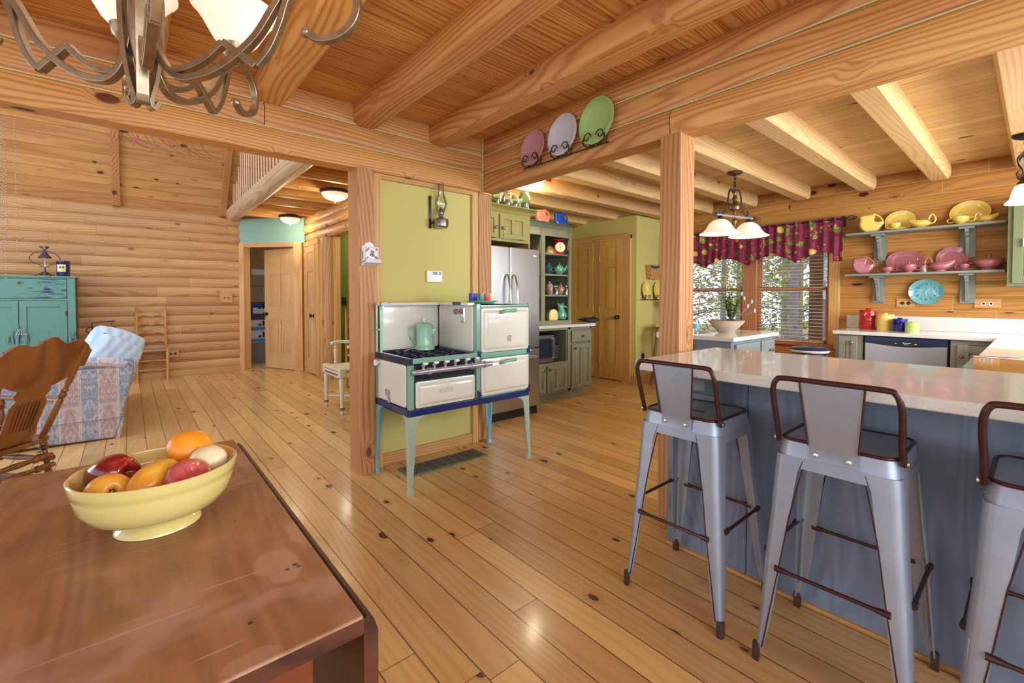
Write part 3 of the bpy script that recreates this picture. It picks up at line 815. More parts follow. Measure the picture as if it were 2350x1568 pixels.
# tray and cups on the oven
q = fY(1102, 690, 2.66)
tr = thing('serving_tray', 'shallow seafoam green tray on top of the stove under the tumblers', 'tray', (q.x, 2.64, 1.160))
MB().lathe([(.001, 0), (.085, 0), (.118, .016), (.120, .019), (.113, .0185), (.085, .005), (.001, .005)], seg=40).build('dish', M['mint'], tr)
tcol = {'cobalt blue': sr(30,40,150), 'seafoam green': sr(98,170,136), 'orange red': sr(222,82,50), 'ivory': sr(228,226,200)}
for i, (nm, c_) in enumerate(tcol.items()):
    dx, dy = ((-.055, .025), (-.004, .0), (.034, -.02), (.066, -.042))[i]
    tg = thing('tumbler', '%s ribbed juice tumbler in the row on the tray over the stove' % nm, 'tumbler', (q.x + dx*.9, 2.64 + dy*.9, 1.1655), 0, None)
    m_ = plain(nm.replace(' ', '_') + '_glaze', c_, .12, coat=.6)
    MB().lathe([(.001, 0), (.021, 0), (.022, .004), (.024, .066), (.0225, .067), (.020, .006), (.001, .006)], seg=24).build('cup', m_, tg)
tg = thing('tumbler', 'second cobalt blue ribbed tumbler at the end of the tray over the stove', 'tumbler', (q.x - .088, 2.64 + .0, 1.1655))
MB().lathe([(.001, 0), (.021, 0), (.022, .004), (.024, .066), (.0225, .067), (.020, .006), (.001, .006)], seg=24).build('cup', bpy.data.materials['cobalt_blue_glaze'], tg)

# floor register under the stove
fv = thing('floor_vent', 'long grey metal floor register in the boards beneath the stove', 'floor vent', (1.72, 2.79, 0))
M['ventgrey'] = plain('vent_grey', sr(128,122,112), .5, .3)
e = MB(); vx0, vx1, vy0, vy1 = 1.405-1.72, 2.055-1.72, -.09, .10
e.box(vx0, vy0, 0, vx1, vy0+.02, .006); e.box(vx0, vy1-.02, 0, vx1, vy1, .006); e.box(vx0, vy0+.02, 0, vx0+.02, vy1-.02, .006); e.box(vx1-.02, vy0+.02, 0, vx1, vy1-.02, .006)
e.build('frame', M['ventgrey'], fv, bv=.002)
e = MB(); B(vx0+.02, vy0+.02, 0, vx1-.02, vy1-.02, .001).build('backing', M['black'], fv)
n_ = 40
for i in range(n_):
    x = vx0+.022 + (vx1-vx0-.046)*i/(n_-1); e.box(x-.003, vy0+.02, .001, x+.003, vy1-.02, .005)
for j in range(1, 8): e.box(vx0+.02 + (vx1-vx0-.04)*j/8-.002, vy0+.02, .0012, vx0+.02 + (vx1-vx0-.04)*j/8+.002, vy1-.02, .006)
e.build('grille', M['ventgrey'], fv)

# wall lamp
q = fY(988, 488, 3.03)
sc = thing('oil_lamp_sconce', 'pewter oil lamp with glass chimney hanging on the green wall', 'wall lamp', (q.x+.055, 3.03, 1.77))
M['pewter'] = plain('pewter', sr(150,146,142), .3, .9)
B(-.072, -.008, -.04, -.052, 0, .19).build('bracket', M['darkbronze'], sc, bv=.002)
t = MB().lathe([(.010, -.006), (.014, 0), (.010, .006)], (-.062, -.008, .195), 12, axis=1); t.build('bracket_finial', M['darkbronze'], sc)
MB().lathe([(.001, -.04), (.045, -.038), (.055, -.028), (.058, .018), (.056, .026), (.03, .034), (.02, .042), (.018, .062), (.001, .062)], (0, -.062, 0), 28).build('font', M['pewter'], sc)
MB().tube([(-.06, -.01, .0), (-.05, -.06, .0)], .006, 8).build('bracket_arm', M['darkbronze'], sc)
MB().lathe([(.019, .062), (.024, .07), (.024, .082), (.014, .096), (.016, .10), (.009, .115), (.001, .115)], (0, -.062, 0), 20).build('burner', M['pewter'], sc)
MB().lathe([(.024, .075), (.03, .09), (.045, .13), (.047, .15), (.038, .185), (.025, .22), (.021, .25), (.023, .30), (.0225, .30), (.0205, .25), (.0245, .22), (.0375, .185), (.0465, .15), (.0445, .13), (.0295, .09), (.0235, .075)], (0, -.062, 0), 28, cap=False).build('glass_chimney', M['lampglass'], sc)
# thermostat
q = fY(995, 635, 3.03)
th = thing('thermostat', 'white wall thermostat on the green wall above the stove', 'thermostat', (q.x, 3.03, q.z))
B(-.068, -.022, -.045, .068, 0, .045).build('case', M['white'], th, bv=.006, seg=3)
M['lcd'] = plain('lcd_grey', sr(92,98,90), .3)
B(-.02, -.0235, .014, .024, -.021, .036).build('display', M['lcd'], th)
for i in range(4): MB().lathe([(.001, -.0245), (.0045, -.0240), (.005, -.021)], (.038+.012*(i % 2), 0, .018+.013*(i//2)), 10, axis=1).build('button', M['lcd'], th)
# match holder on the post
q = fY(848, 590, 2.935)
mh = thing('match_holder', 'white tin match holder painted with red flowers on the log post', 'match holder', (q.x-.004, 2.935, q.z-.05))
M['tin'] = plain('white_tin', sr(226,226,228), .35)
pr = rrect(-.052, 0, .052, .108, .004)
MB().prism([(-.052, -.012), (.052, -.012), (.052, .118), (.04, .12), (.022, .142), (0, .15), (-.022, .142), (-.04, .12), (-.052, .118)], 1, -.005, 0).build('back_plate', M['tin'], mh)
B(-.052, -.045, .02, .052, -.005, .115).build('box', M['tin'], mh, bv=.003)
MB().prism([(-.005, -.012), (-.075, .008), (-.082, .03), (-.078, .03), (-.068, .014), (-.005, .0)], 0, -.052, .052).build('match_tray', M['tin'], mh)
B(-.0535, -.03, .035, -.0515, -.02, .085).build('slot', M['lcd'], mh)
M['redflower'] = plain('red_flower_paint', sr(200,92,88), .5); M['greenleaf'] = plain('leaf_paint', sr(70,120,100), .5); M['brownline'] = plain('red_brown_line', sr(160,96,84), .5)
e = MB()
for a, b_, c_, d_ in ((-.046, .026, -.044, .108), (.044, .026, .046, .108), (-.046, .026, .046, .028), (-.046, .106, .046, .108)): e.box(a, -.0462, b_, c_, -.0448, d_)
e.build('painted_border', M['brownline'], mh)
e = MB()
for a, b_, r in ((-.03, .094, .008), (-.02, .1, .006), (-.036, .085, .006), (.034, .098, .008), (.002, .083, .010), (.01, .078, .009), (-.028, .042, .006), (-.036, .034, .006), (.03, .044, .010), (.04, .036, .009)):
    e.lathe([(.001, -.0465), (r, -.0460), (r, -.0448)], (a, 0, b_), 8, axis=1)
e.build('painted_flowers', M['redflower'], mh)
e = MB()
for a, b_, r in ((.0, .066, .009), (.014, .062, .007), (-.008, .058, .006), (.008, .054, .007), (.022, .05, .005)):
    e.lathe([(.001, -.0467), (r, -.0462), (r, -.0448)], (a, 0, b_), 8, axis=1)
e.build('painted_leaves', M['greenleaf'], mh)

# ---------------------------------------------------------------- refrigerator
fg = thing('refrigerator', 'stainless french door refrigerator standing behind the stove in the kitchen', 'refrigerator', (2.75, 3.7, 0))
fx0, fx1, fy = 2.345, 3.232, 3.355
def F(mb, n, m, **k): return wb(mb, n, M[m] if isinstance(m, str) else m, fg, **k)
M['fridgeside'] = plain('fridge_side', (.30,.29,.30), .4, .6)
F(B(fx0, fy+.07, .05, fx1-.005, 4.12, 1.685), 'cabinet', 'fridgeside', bv=.004)
xm_ = fY(1170, 700, fy).x
for a, b_ in ((fx0, xm_-.003), (xm_+.003, fx1)):
    d = F(B(a, fy, .69, b_, fy+.065, 1.70), 'door', 'steel', bv=.012, seg=4)
F(B(fx0, fy, .085, fx1, fy+.065, .675), 'freezer_drawer', 'steel', bv=.012, seg=4)
F(B(fx0+.01, fy+.03, 0, fx1-.01, fy+.10, .08), 'kick_plate', 'black')
for s_ in (-1, 1):
    hx = xm_ + s_*.045
    F(MB().tube(bez([(hx, fy, 1.42), (hx, fy-.03, 1.40), (hx+s_*.002, fy-.058, 1.28), (hx, fy-.066, 1.12), (hx+s_*.002, fy-.058, .92), (hx, fy-.03, .80), (hx, fy, .78)], 6), .012, 10), 'door_handle', 'chrome')
F(MB().tube(bez([(fx0+.1, fy, .60), (fx0+.1, fy-.05, .60), (2.8, fy-.055, .60), (fx1-.1, fy-.05, .60), (fx1-.1, fy, .60)], 5), .011, 10), 'drawer_handle', 'chrome')
q = fY(1227, 588, fy)
F(MB().prism([(q.x-.03, q.z), (q.x, q.z+.012), (q.x+.03, q.z), (q.x, q.z-.012)], 1, fy-.002, fy+.001), 'badge', 'white')
F(B(fx1-.09, fy+.01, 1.70, fx1-.02, fy+.06, 1.712), 'hinge_cover', 'blackmetal', bv=.003)

# ---------------------------------------------------------------- cabinet over the refrigerator
M['sage'] = paintwood('sage_stain', sr(142,142,116), sr(116,116,92))
M['sage_x'] = paintwood('sage_stain_x', sr(142,142,116), sr(116,116,92), axis=0)
M['sagey'] = paintwood('sage_yellow_stain', sr(176,168,98), sr(158,148,82))
def knob(mb, x, y, z, axis=1, sgn=-1, r=.016):
    pr = [(.006, 0), (.006, sgn*.012), (r*.9, sgn*.018), (r, sgn*.024), (r*.7, sgn*.030), (.001, sgn*.031)]
    c = (x, y, z)
    return mb.lathe(pr, c, 14, axis=axis)
def panel_front(parent, name, x0, z0, x1, z1, y, mat, kn=None, cols=1, fw=.05, drawer=False, axis=1, sgn=-1, knobmat='knob'):
    """framed door/drawer front standing proud of plane `y`; x is the horizontal coordinate of that plane"""
    def T(a, b_, c_): return (a, b_, c_) if axis == 1 else (b_, a, c_)
    t_ = .02
    def bx(m, a0, b0, c0, a1, b1, c1):
        p, q_ = T(a0, b0, c0), T(a1, b1, c1)
        return m.box(min(p[0], q_[0]), min(p[1], q_[1]), p[2], max(p[0], q_[0]), max(p[1], q_[1]), q_[2])
    ya, yb = y, y + sgn*t_
    m = MB()
    if drawer:
        bx(m, x0, ya, z0, x1, yb, z1); o = wb(m, name, mat, parent, bv=.006, seg=2)
    else:
        xs = [x0+fw + i*(x1-x0-fw)/cols for i in range(cols)]; cw = (x1-x0-fw)/cols - fw
        bx(m, x0, ya, z0, x0+fw, yb, z1); bx(m, x1-fw, ya, z0, x1, yb, z1)
        bx(m, x0+fw, ya, z0, x1-fw, yb, z0+fw); bx(m, x0+fw, ya, z1-fw, x1-fw, yb, z1)
        for i in range(cols-1): bx(m, xs[i]+cw, ya, z0+fw, xs[i+1], yb, z1-fw)
        o = wb(m, name, mat, parent, bv=.003)
        m = MB()
        for x in xs:
            a0, a1, c0, c1 = x, x+cw, z0+fw, z1-fw
            y1_, y2_ = y + sgn*.006, y + sgn*.014; g = .016
            vs = [T(a0, y1_, c0), T(a1, y1_, c0), T(a1, y1_, c1), T(a0, y1_, c1), T(a0+g, y2_, c0+g), T(a1-g, y2_, c0+g), T(a1-g, y2_, c1-g), T(a0+g, y2_, c1-g)]
            m.add(vs, [(3,2,1,0), (4,5,6,7), (0,1,5,4), (1,2,6,5), (2,3,7,6), (3,0,4,7)])
        wb(m, 'door_panel', mat, o)
    if kn:
        m = MB(); p = T(kn[0], yb, kn[1]); knob(m, *p, axis=axis, sgn=sgn); wb(m, 'knob', M[knobmat], o)
    return o
def crown(x0, x1, y, z, yb, d=.06, h=.065, right=True):
    """crown moulding along the front (y) and returning along the right end"""
    pr = [(0, 0), (.008, .006), (.012, .02), (.03, .042), (.05, .052), (d, .056), (d, h), (-.02, h), (-.02, 0)]
    rings = []
    rings.append([(x0, y - o_, z + zz) for o_, zz in pr])
    rings.append([(x1 + o_, y - o_, z + zz) for o_, zz in pr])
    rings.append([(x1 + o_, yb, z + zz) for o_, zz in pr])
    return MB().loft(rings)
oc = thing('over_fridge_cabinet', 'yellow green stained wall cabinet above the refrigerator', 'cabinet', (2.75, 3.9, 1.76))
cy0 = 3.36
xr = 3.10
wb(B(2.335, cy0, 1.745, xr-.0, 4.25, 2.035).box(xr-.02, cy0, 1.70, xr, 4.25, 1.745), 'body', M['sagey'], oc, bv=.002)
wb(crown(2.335, xr, cy0, 2.02, 4.25), 'crown', M['sagey'], oc)
q1, q2 = fY(1145, 500, cy0).x, fY(1206, 500, cy0).x
panel_front(oc, 'door', q1, 1.77, xr-.065, 2.0, cy0, M['sagey'], kn=(q1+.03, 1.865), cols=2, fw=.045)
panel_front(oc, 'door', 2.36, 1.77, q1-.025, 2.0, cy0, M['sagey'], kn=(q1-.06, 1.865), cols=2, fw=.045)

# ---------------------------------------------------------------- hutch with open shelves
hu = thing('open_hutch', 'sage green open shelf hutch with counter beside the refrigerator', 'hutch', (3.9, 3.9, 0))
hy, hb = 3.60, 4.24
hx0, hx1 = 3.245, 4.035
def H(mb, n, m='sage', **k): return wb(mb, n, M[m], hu, **k)
# upper case
uy = 3.64
u = MB()
u.box(hx0, uy+.02, .885, hx0+.02, hb, 2.0); u.box(hx1-.02, uy+.02, .885, hx1, hb, 2.0); u.box(hx0, hb-.02, .885, hx1, hb, 2.0)
u.box(3.55, uy+.02, .885, 3.57, hb, 2.0)
u.box(hx0, uy+.02, 1.965, hx1, hb, 2.0)
H(u, 'case')
f = MB(); f.box(hx0, uy, .885, 3.275, uy+.02, 2.0); f.box(3.53, uy, .885, 3.59, uy+.02, 2.0); f.box(3.99, uy, .885, hx1, uy+.02, 2.0)
f.box(3.275, uy, 1.905, 3.53, uy+.02, 2.0); f.box(3.59, uy, 1.905, 3.99, uy+.02, 2.0); f.box(3.275, uy, .885, 3.53, uy+.02, .935); f.box(3.59, uy, .885, 3.99, uy+.02, .935)
H(f, 'face_frame', bv=.002)
shz = [.935, 1.235, 1.475, 1.715]
for z in shz:
    H(B(3.57, uy+.02, z-.02, hx1-.02, hb-.02, z), 'shelf', 'sage_x', bv=.002)
    H(B(hx0+.02, uy+.02, z-.02, 3.55, hb-.02, z), 'shelf', 'sage_x', bv=.002)
H(crown(hx0, hx1, uy, 1.995, hb, .065, .055), 'crown')
# counter + base
M['quartz'] = NT('cream_quartz')
t = M['quartz']; tc = t.n('ShaderNodeTexCoord').outputs['Object']
sp_ = t.noise(tc, 260, 2, .7).outputs[0]; cl_ = t.noise(tc, 5, 2).outputs[0]
cc = t.mix(t.smooth(sp_, .60, .70), t.mix(cl_, sr(216,212,204), sr(222,220,216)), sr(188,176,160))
t.set(Base_Color=cc, Roughness=.12, Specular_IOR_Level=.5, Coat_Weight=.3, Coat_Roughness=.03); M['quartz'] = t.m
H(B(hx0, 3.565, .852, 4.40, hb+.01, .885), 'countertop', 'quartz', bv=.004)
H(B(hx0, hy+.02, .10, 3.27, hb, .852).box(3.27, hy+.02, .10, 4.36, hb, .45).box(3.92, hy+.02, .45, 4.36, hb, .852).box(3.27, hb-.1, .45, 3.92, hb, .852), 'base_carcass', bv=.002)
H(B(hx0, hy, .10, 3.27, hy+.02, .852).box(3.27, hy, .825, 4.36, hy+.02, .852).box(3.93, hy, .10, 3.98, hy+.02, .852).box(3.275, hy, .42, 3.93, hy+.02, .455).box(4.33, hy, .1, 4.36, hy+.02, .852).box(3.275, hy, .1, 4.33, hy+.02, .13), 'face_frame', bv=.002)
H(B(hx0, hy+.07, 0, 4.30, hb, .10), 'toe_kick')
for a, b_, k_ in ((3.23, 3.555, 3.535), (3.575, 3.905, 3.60)):
    panel_front(hu, "door", max(a,3.29), .125, b_, .425, hy, M['sage'], kn=(k_, .385), cols=2, fw=.045)
panel_front(hu, 'drawer', 3.985, .67, 4.335, .81, hy, M['sage_x'], kn=(4.16, .74), drawer=True)
panel_front(hu, 'door', 3.985, .125, 4.335, .645, hy, M['sage'], kn=(4.02, .60), cols=2, fw=.05)

# microwave
mw = thing('microwave', 'stainless microwave inside the hutch niche below its counter', 'microwave', (3.55, 3.8, .457))
mx0, mx1 = 3.30, fY(1283, 800, 3.63).x
wb(B(mx0, 3.65, .460, mx1, 4.05, .775), 'body', M['black'], mw, bv=.004)
wb(B(mx0, 3.63, .462, mx1-.085, 3.65, .772), 'door', M['steel'], mw, bv=.004)
M['darkglass'] = plain('dark_glass', (.02,.03,.06), .06, spec=.8, coat=1.)
wb(B(mx0+.02, 3.627, .51, mx1-.12, 3.632, .735), 'window', M['darkglass'], mw)
wb(B(mx1-.085, 3.63, .462, mx1, 3.65, .772), 'control_panel', M['black'], mw, bv=.003)
wb(MB().tube([(mx1-.1, 3.605, .50), (mx1-.1, 3.605, .74)], .008, 8).box(mx1-.105, 3.605, .505, mx1-.095, 3.635, .515).box(mx1-.105, 3.605, .725, mx1-.095, 3.635, .735), 'handle', M['chrome'], mw)
e = MB()
for i in range(5):
    for j in range(3): e.box(mx1-.072+j*.022, 3.6285, .50+i*.032, mx1-.056+j*.022, 3.631, .518+i*.032)
wb(e, 'keypad', M['lcd'], mw)

# ---------------------------------------------------------------- jars and pitchers on top
cz = 2.085
def jar(px_, py_, r, h, lab, mat='aqua', lid='glass', wire=False, yy=3.42):
    q = fY(px_, py_, yy)
    j = thing('mason_jar', lab, 'jar', (q.x, yy, cz+.002), 0, None)
    MB().lathe([(.001, .004), (r*.9, .003), (r, .012), (r, h*.70), (r*.9, h*.80), (r*.70, h*.86), (r*.70, h*.93), (r*.68, h*.93), (r*.68, h*.86), (r*.88, h*.79), (r*.965, h*.69), (r*.965, .014), (.001, .010)], seg=28).build('glass_body', M[mat], j)
    MB().lathe([(r*.73, h*.86), (r*.75, h*.87), (r*.75, h*.97), (r*.70, h), (.001, h)], seg=24).build('lid', M[lid], j)
    if wire: MB().tube(bez([(r*.8, 0, h*.80), (r*.85, 0, h*.95), (.3*r, 0, h*1.06), (-.5*r, 0, h*1.02), (-r*.82, 0, h*.8)], 4), .0022, 6).build('wire_bail', M['pewter'], j)
    return j
M['zinc'] = plain('pale_green_lid', sr(176,192,150), .4, .4)
M['clearlid'] = glassy('clear_lid', (.9,.95,.92), .15)
jar(1139, 470, .050, .175, 'tall aqua canning jar at the post end of the fridge cabinet top', lid='zinc')
jar(1163, 475, .050, .150, 'clear bail top jar second in the row over the fridge cabinet', 'vessel', 'clearlid', True)
jar(1180, 478, .048, .130, 'short clear canning jar with buff lid over the fridge cabinet', 'vessel', 'zinc')
jar(1203, 485, .060, .185, 'largest aqua canning jar above the fridge cabinet, nearest the red pitcher', lid='zinc')

def disc_pitcher(name, lab, loc, r, mat, yaw=0., thick=.34, tilt=0., group=None, loops=True):
    """round disc water pitcher: a flat disc body cut away behind, with a loop handle and a raised lip.
    local frame: disc lies in the x-z plane, spout to -x, y is the thin axis"""
    o = thing(name, lab, 'pitcher', loc, yaw, group)
    m = MB(); n = 72; k = 7; rings = []
    # body outline: circle with the handle hole bite at upper right
    out = []
    for i in range(n):
        a = 2*PI*i/n
        x, z = r*math.cos(a), r*math.sin(a)
        bx, bz, br = r*.66, r*.54, r*.43
        d = math.hypot(x-bx, z-bz)
        if d < br:
            # project back on to bite circle towards the disc centre
            vx, vz = -bx, -bz; L = math.hypot(vx, vz)
            t_ = 0.
            cx_, cz_ = x, z
            for _ in range(40):
                if math.hypot(cx_-bx, cz_-bz) >= br: break
                cx_ *= .965; cz_ *= .965
            x, z = cx_, cz_
        out.append((x, z))
    # flatten the foot
    out = [(x, max(z, -r*.93)) for x, z in out]
    # spout: push the upper-left outwards
    o2 = []
    for x, z in out:
        a = math.degrees(math.atan2(z, x)) % 360
        w_ = math.exp(-((a-132)/15)**2)
        o2.append((x*(1+.32*w_) - .08*r*w_, z*(1+.16*w_)))
    cxx, czz = -.12*r, -.1*r
    for s_ in range(-k, k+1):
        ph = s_/k*PI/2
        sc_ = .62 + .38*math.cos(ph)**.55 if abs(s_) < k else .62
        yy = thick*r*math.sin(ph)
        rings.append([(cxx+(x-cxx)*sc_, yy, czz+(z-czz)*sc_) for x, z in o2])
    m.loft(rings); m.build('body', mat, o, loc=(0, 0, r*.93), ang=60)
    pts = []
    for i in range(13):
        a = math.radians(82 - i*7.6); pts.append((r*.985*math.cos(a), 0, r*.985*math.sin(a)+r*.93))
    hm = MB().tube(pts, [r*.10+.02*r*abs(i-6)/6 for i in range(13)], 10, flat=(.8, 1.1)); hm.build('handle', mat, o)
    MB().lathe([(r*.25, 0), (r*.27, .006), (r*.22, r*.1)], seg=20, sx=1.3, sy=.9).build('foot', mat, o)
    return o
M['coral'] = plain('coral_glaze', sr(226,112,92), .12, coat=.7)
M['cobalt'] = plain('cobalt_glaze', sr(24,70,160), .12, coat=.7)
M['turq'] = plain('turquoise_glaze', sr(110,172,182), .12, coat=.7)
M['sea'] = plain('seafoam_glaze', sr(92,164,136), .12, coat=.7)
M['orange'] = plain('tangerine_glaze', sr(226,92,60), .12, coat=.7)
M['peach'] = plain('apricot_glaze', sr(196,148,112), .15, coat=.6)
M['butter'] = plain('butter_glaze', sr(236,216,138), .2, coat=.5)
hz = 2.05
q = fY(1246, 500, 3.75)
disc_pitcher('disc_pitcher', 'coral red disc pitcher on top of the open hutch', (q.x, 3.75, hz+.002), .090, M['coral'], -.3)
q = fY(1287, 505, 3.75)
disc_pitcher('disc_pitcher', 'cobalt blue disc pitcher on top of the open hutch', (q.x, 3.75, hz+.002), .090, M['cobalt'], -.3)
q = fY(1288, 490, 3.95)
j = thing('mason_jar', 'clear glass jar standing behind the blue pitcher', 'jar', (q.x, 3.95, hz+.002))
MB().lathe([(.001, .003), (.05, .003), (.052, .16), (.038, .185), (.038, .21), (.036, .21), (.036, .183), (.049, .158), (.047, .008), (.001, .008)], seg=24).build('glass_body', M['vessel'], j)
MB().lathe([(.04, .19), (.042, .215), (.001, .22)], seg=20).build('lid', M['clearlid'], j)

# ---------------------------------------------------------------- things on the hutch shelves
def teapot(name, lab, loc, r, mat, yaw=0., cat='teapot'):
    o = thing(name, lab, cat, loc, yaw)
    MB().lathe([(r*.5, 0), (r*.55, .004), (r*.5, r*.1), (r*.8, r*.35), (r, r*.85), (r*.93, r*1.3), (r*.6, r*1.7), (r*.5, r*1.74)], seg=30).build('body', mat, o)
    MB().lathe([(r*.55, r*1.72), (r*.5, r*1.8), (r*.2, r*1.95), (r*.08, r*2.0), (r*.1, r*2.08), (r*.2, r*2.2), (r*.14, r*2.3), (.001, r*2.32)], seg=24).build('lid', mat, o)
    MB().tube([( -r*1.22+r*.36*math.cos(a), 0, r*1.0+r*.36*math.sin(a)) for a in [i*2*PI/16 for i in range(16)]], r*.09, 8, closed=True).build('ring_handle', mat, o)
    MB().tube(bez([(r*.8, 0, r*.8), (r*1.15, 0, r*1.0), (r*1.3, 0, r*1.35), (r*1.5, 0, r*1.55)], 4), [r*.26]*5+[r*.2]*4+[r*.14]*4, 10).build('spout', mat, o)
    return o
vw = math.atan2(-.648, .7615)      # things turned square to a viewer on the left
sy = 3.80
def onsh(px_, z, yy=sy): p = fY(px_, 600, yy); return (p.x, yy, z+.001)
# top shelf: red kitchen scale
p = onsh(1281, shz[3], 3.73)
ks = thing('kitchen_scale', 'red kitchen scale with round cream dial on the top hutch shelf', 'kitchen scale', p, -.55)
M['redpaint'] = plain('red_enamel', sr(196,36,24), .25, coat=.4)
MB().prism([(-.085, 0), (.075, 0), (.06, .12), (.03, .155), (-.03, .155), (-.06, .10)], 0, -.06, .06).build('body', M['redpaint'], ks, bv=.01, seg=3)
M['dial'] = plain('cream_dial', sr(226,220,192), .35)
dm = MB().lathe([(.060, -.018), (.062, -.022), (.066, -.018), (.066, 0)], (0, 0, 0), 30, axis=1, cap=False)
dl = MB().lathe([(.001, -.02), (.059, -.019), (.06, 0)], (0, 0, 0), 30, axis=1).build('dial', M['dial'], ks); dl.location = (0, -.075, .075); dl.rotation_euler = (-.12, 0, 0)
rm = dm.build('dial_rim', M['redpaint'], ks); rm.location = (0, -.075, .075); rm.rotation_euler = (-.12, 0, 0)
B(-.002, -.0235, -.03, .002, -.0205, .045).build('needle', M['black'], dl)
e = MB()
for i in range(24):
    a = i*PI/12; r_ = .05
    e.box(r_*math.cos(a)-.0012, -.0215, r_*math.sin(a)-.0012, r_*math.cos(a)+.0012, -.0195, r_*math.sin(a)+.0012)
e.build('dial_marks', M['black'], dl)
B(-.075, -.055, .165, .075, .06, .175).build('pan', M['redpaint'], ks, bv=.006); MB().tube([(0, 0, .15), (0, 0, .168)], .012, 10).build('pan_post', M['redpaint'], ks)
p = onsh(1262, shz[3], 3.80)
j = thing('cloche_dish', 'small cream dome half hidden by the hutch stile, beside the red scale', 'dish', p)
MB().lathe([(.001, 0), (.07, 0), (.07, .01), (.055, .07), (.03, .10), (.001, .105)], seg=24).build('dome', M['butter'], j)
# coral teapot beyond the refrigerator top
p = fY(1227, 560, 3.82)
teapot('teapot', 'small orange teapot on the hutch shelf over the refrigerator', (p.x-.01, 3.82, shz[3]+.001), .055, M['orange'], .6)
# second shelf
teapot('teapot', 'seafoam green teapot with ring handle on the second hutch shelf', onsh(1283, shz[2], 3.72), .062, M['sea'], vw+.1)
p = onsh(1259, shz[2], 3.98)
j = thing('turquoise_vase', 'turquoise lidded pot at the stile beside the green teapot', 'pot', p)
MB().lathe([(.001, 0), (.035, 0), (.05, .05), (.05, .10), (.03, .135), (.018, .14), (.022, .155), (.001, .16)], seg=24).build('body', M['turq'], j)
# third shelf
p = onsh(1287, shz[1], 3.75)
teapot('teapot', 'apricot ring handled teapot behind the candy jars on the third shelf', p, .062, M['peach'], vw+.3)
def candyjar(px_, lab, seed, cols, z=shz[1], yy=3.68, h=.10):
    p = onsh(px_, z, yy); o = thing('candy_jar', lab, 'jar', p); r = .034
    MB().lathe([(.001, .002), (r, .002), (r, h*.8), (r*.85, h*.9), (r*.85, h), (r*.8, h), (r*.8, h*.9), (r*.94, h*.79), (r*.94, .006), (.001, .006)], seg=24).build('glass_body', M['vessel'], o)
    MB().lathe([(r*.9, h*.93), (r*.92, h*1.06), (.001, h*1.08)], seg=20).build('lid', M['clearlid'], o)
    rnd = random.Random(seed)
    for ci, c_ in enumerate(cols):
        m = MB()
        for _ in range(26):
            a, rr = rnd.random()*2*PI, r*.78*math.sqrt(rnd.random()); m.ball((rr*math.cos(a), rr*math.sin(a), .012+rnd.random()*h*.62), .0065, 8)
        oo = m.build('sweets', plain('sweets_colour', c_, .3), o); oo['kind'] = 'stuff'
candyjar(1276, 'jar of green and white beads before the apricot teapot', 3, [sr(60,110,50), sr(220,220,205), sr(60,80,120)])
candyjar(1299, 'jar of dark and pale sweets at the open end of the third hutch shelf', 5, [sr(70,40,36), sr(232,214,214), sr(170,60,70)])
p = onsh(1261, shz[1], 3.84)
j = thing('pink_pot', 'pale pink lidded pot behind the hutch stile on the third shelf', 'pot', p)
M['palepink'] = plain('pale_pink_glaze', sr(214,170,156), .2, coat=.5)
MB().lathe([(.001, 0), (.035, 0), (.05, .05), (.045, .11), (.025, .14), (.01, .145), (.014, .16), (.001, .165)], seg=24).build('body', M['palepink'], j)
# bottom shelf: arched butter box, bottle, fish jug
p = onsh(1267, shz[0], 3.73)
j = thing('butter_yellow_box', 'arched pale yellow enamel box on the lowest hutch shelf', 'box', p, -.35)
MB().prism([(-.055, 0), (.055, 0)] + [(.055*math.cos(a), .075+.055*math.sin(a)) for a in [i*PI/12 for i in range(13)]], 1, -.045, .045).build('body', M['butter'], j, bv=.004)
MB().prism([(.045*math.cos(a), .075+.045*math.sin(a)) for a in [i*PI/12 for i in range(13)]] + [(-.045, .01), (.045, .01)], 1, -.048, -.044).build('front_panel', M['butter'], j, bv=.002)
p = onsh(1269, shz[0], 4.02)
j = thing('dark_bottle', 'tall black bottle behind the yellow box in the hutch', 'bottle', p)
MB().lathe([(.001, 0), (.038, 0), (.038, .16), (.02, .19), (.018, .26), (.001, .262)], seg=20).build('glass', M['black'], j)
p = onsh(1289, shz[0], 3.705)
fj = thing('fish_jug', 'seafoam green gurgling fish shaped jug on the lowest hutch shelf', 'jug', p, vw+.35)
n = 24
cent = [(0, 0), (0, .03), (.004, .07), (.0, .11), (-.008, .145), (-.016, .175), (-.02, .20)]
rad = [(.052, .046), (.064, .054), (.062, .052), (.045, .042), (.036, .034), (.044, .030), (.056, .026)]
rings = [[(c_[0]+r_[0]*math.cos(2*PI*i/n), r_[1]*math.sin(2*PI*i/n), c_[1] + (.02*math.cos(2*PI*i/n*2) if k_ == 6 else 0)) for i in range(n)] for k_, (c_, r_) in enumerate(zip(cent, rad))]
MB().loft(rings).build('body', M['sea'], fj, sub=1)
MB().tube(bez([(.02, 0, .160), (.055, 0, .155), (.088, 0, .115), (.085, 0, .06), (.06, 0, .035), (.03, 0, .03)], 5), .011, 10, flat=(.8, 1.2)).build('tail_handle', M['sea'], fj)
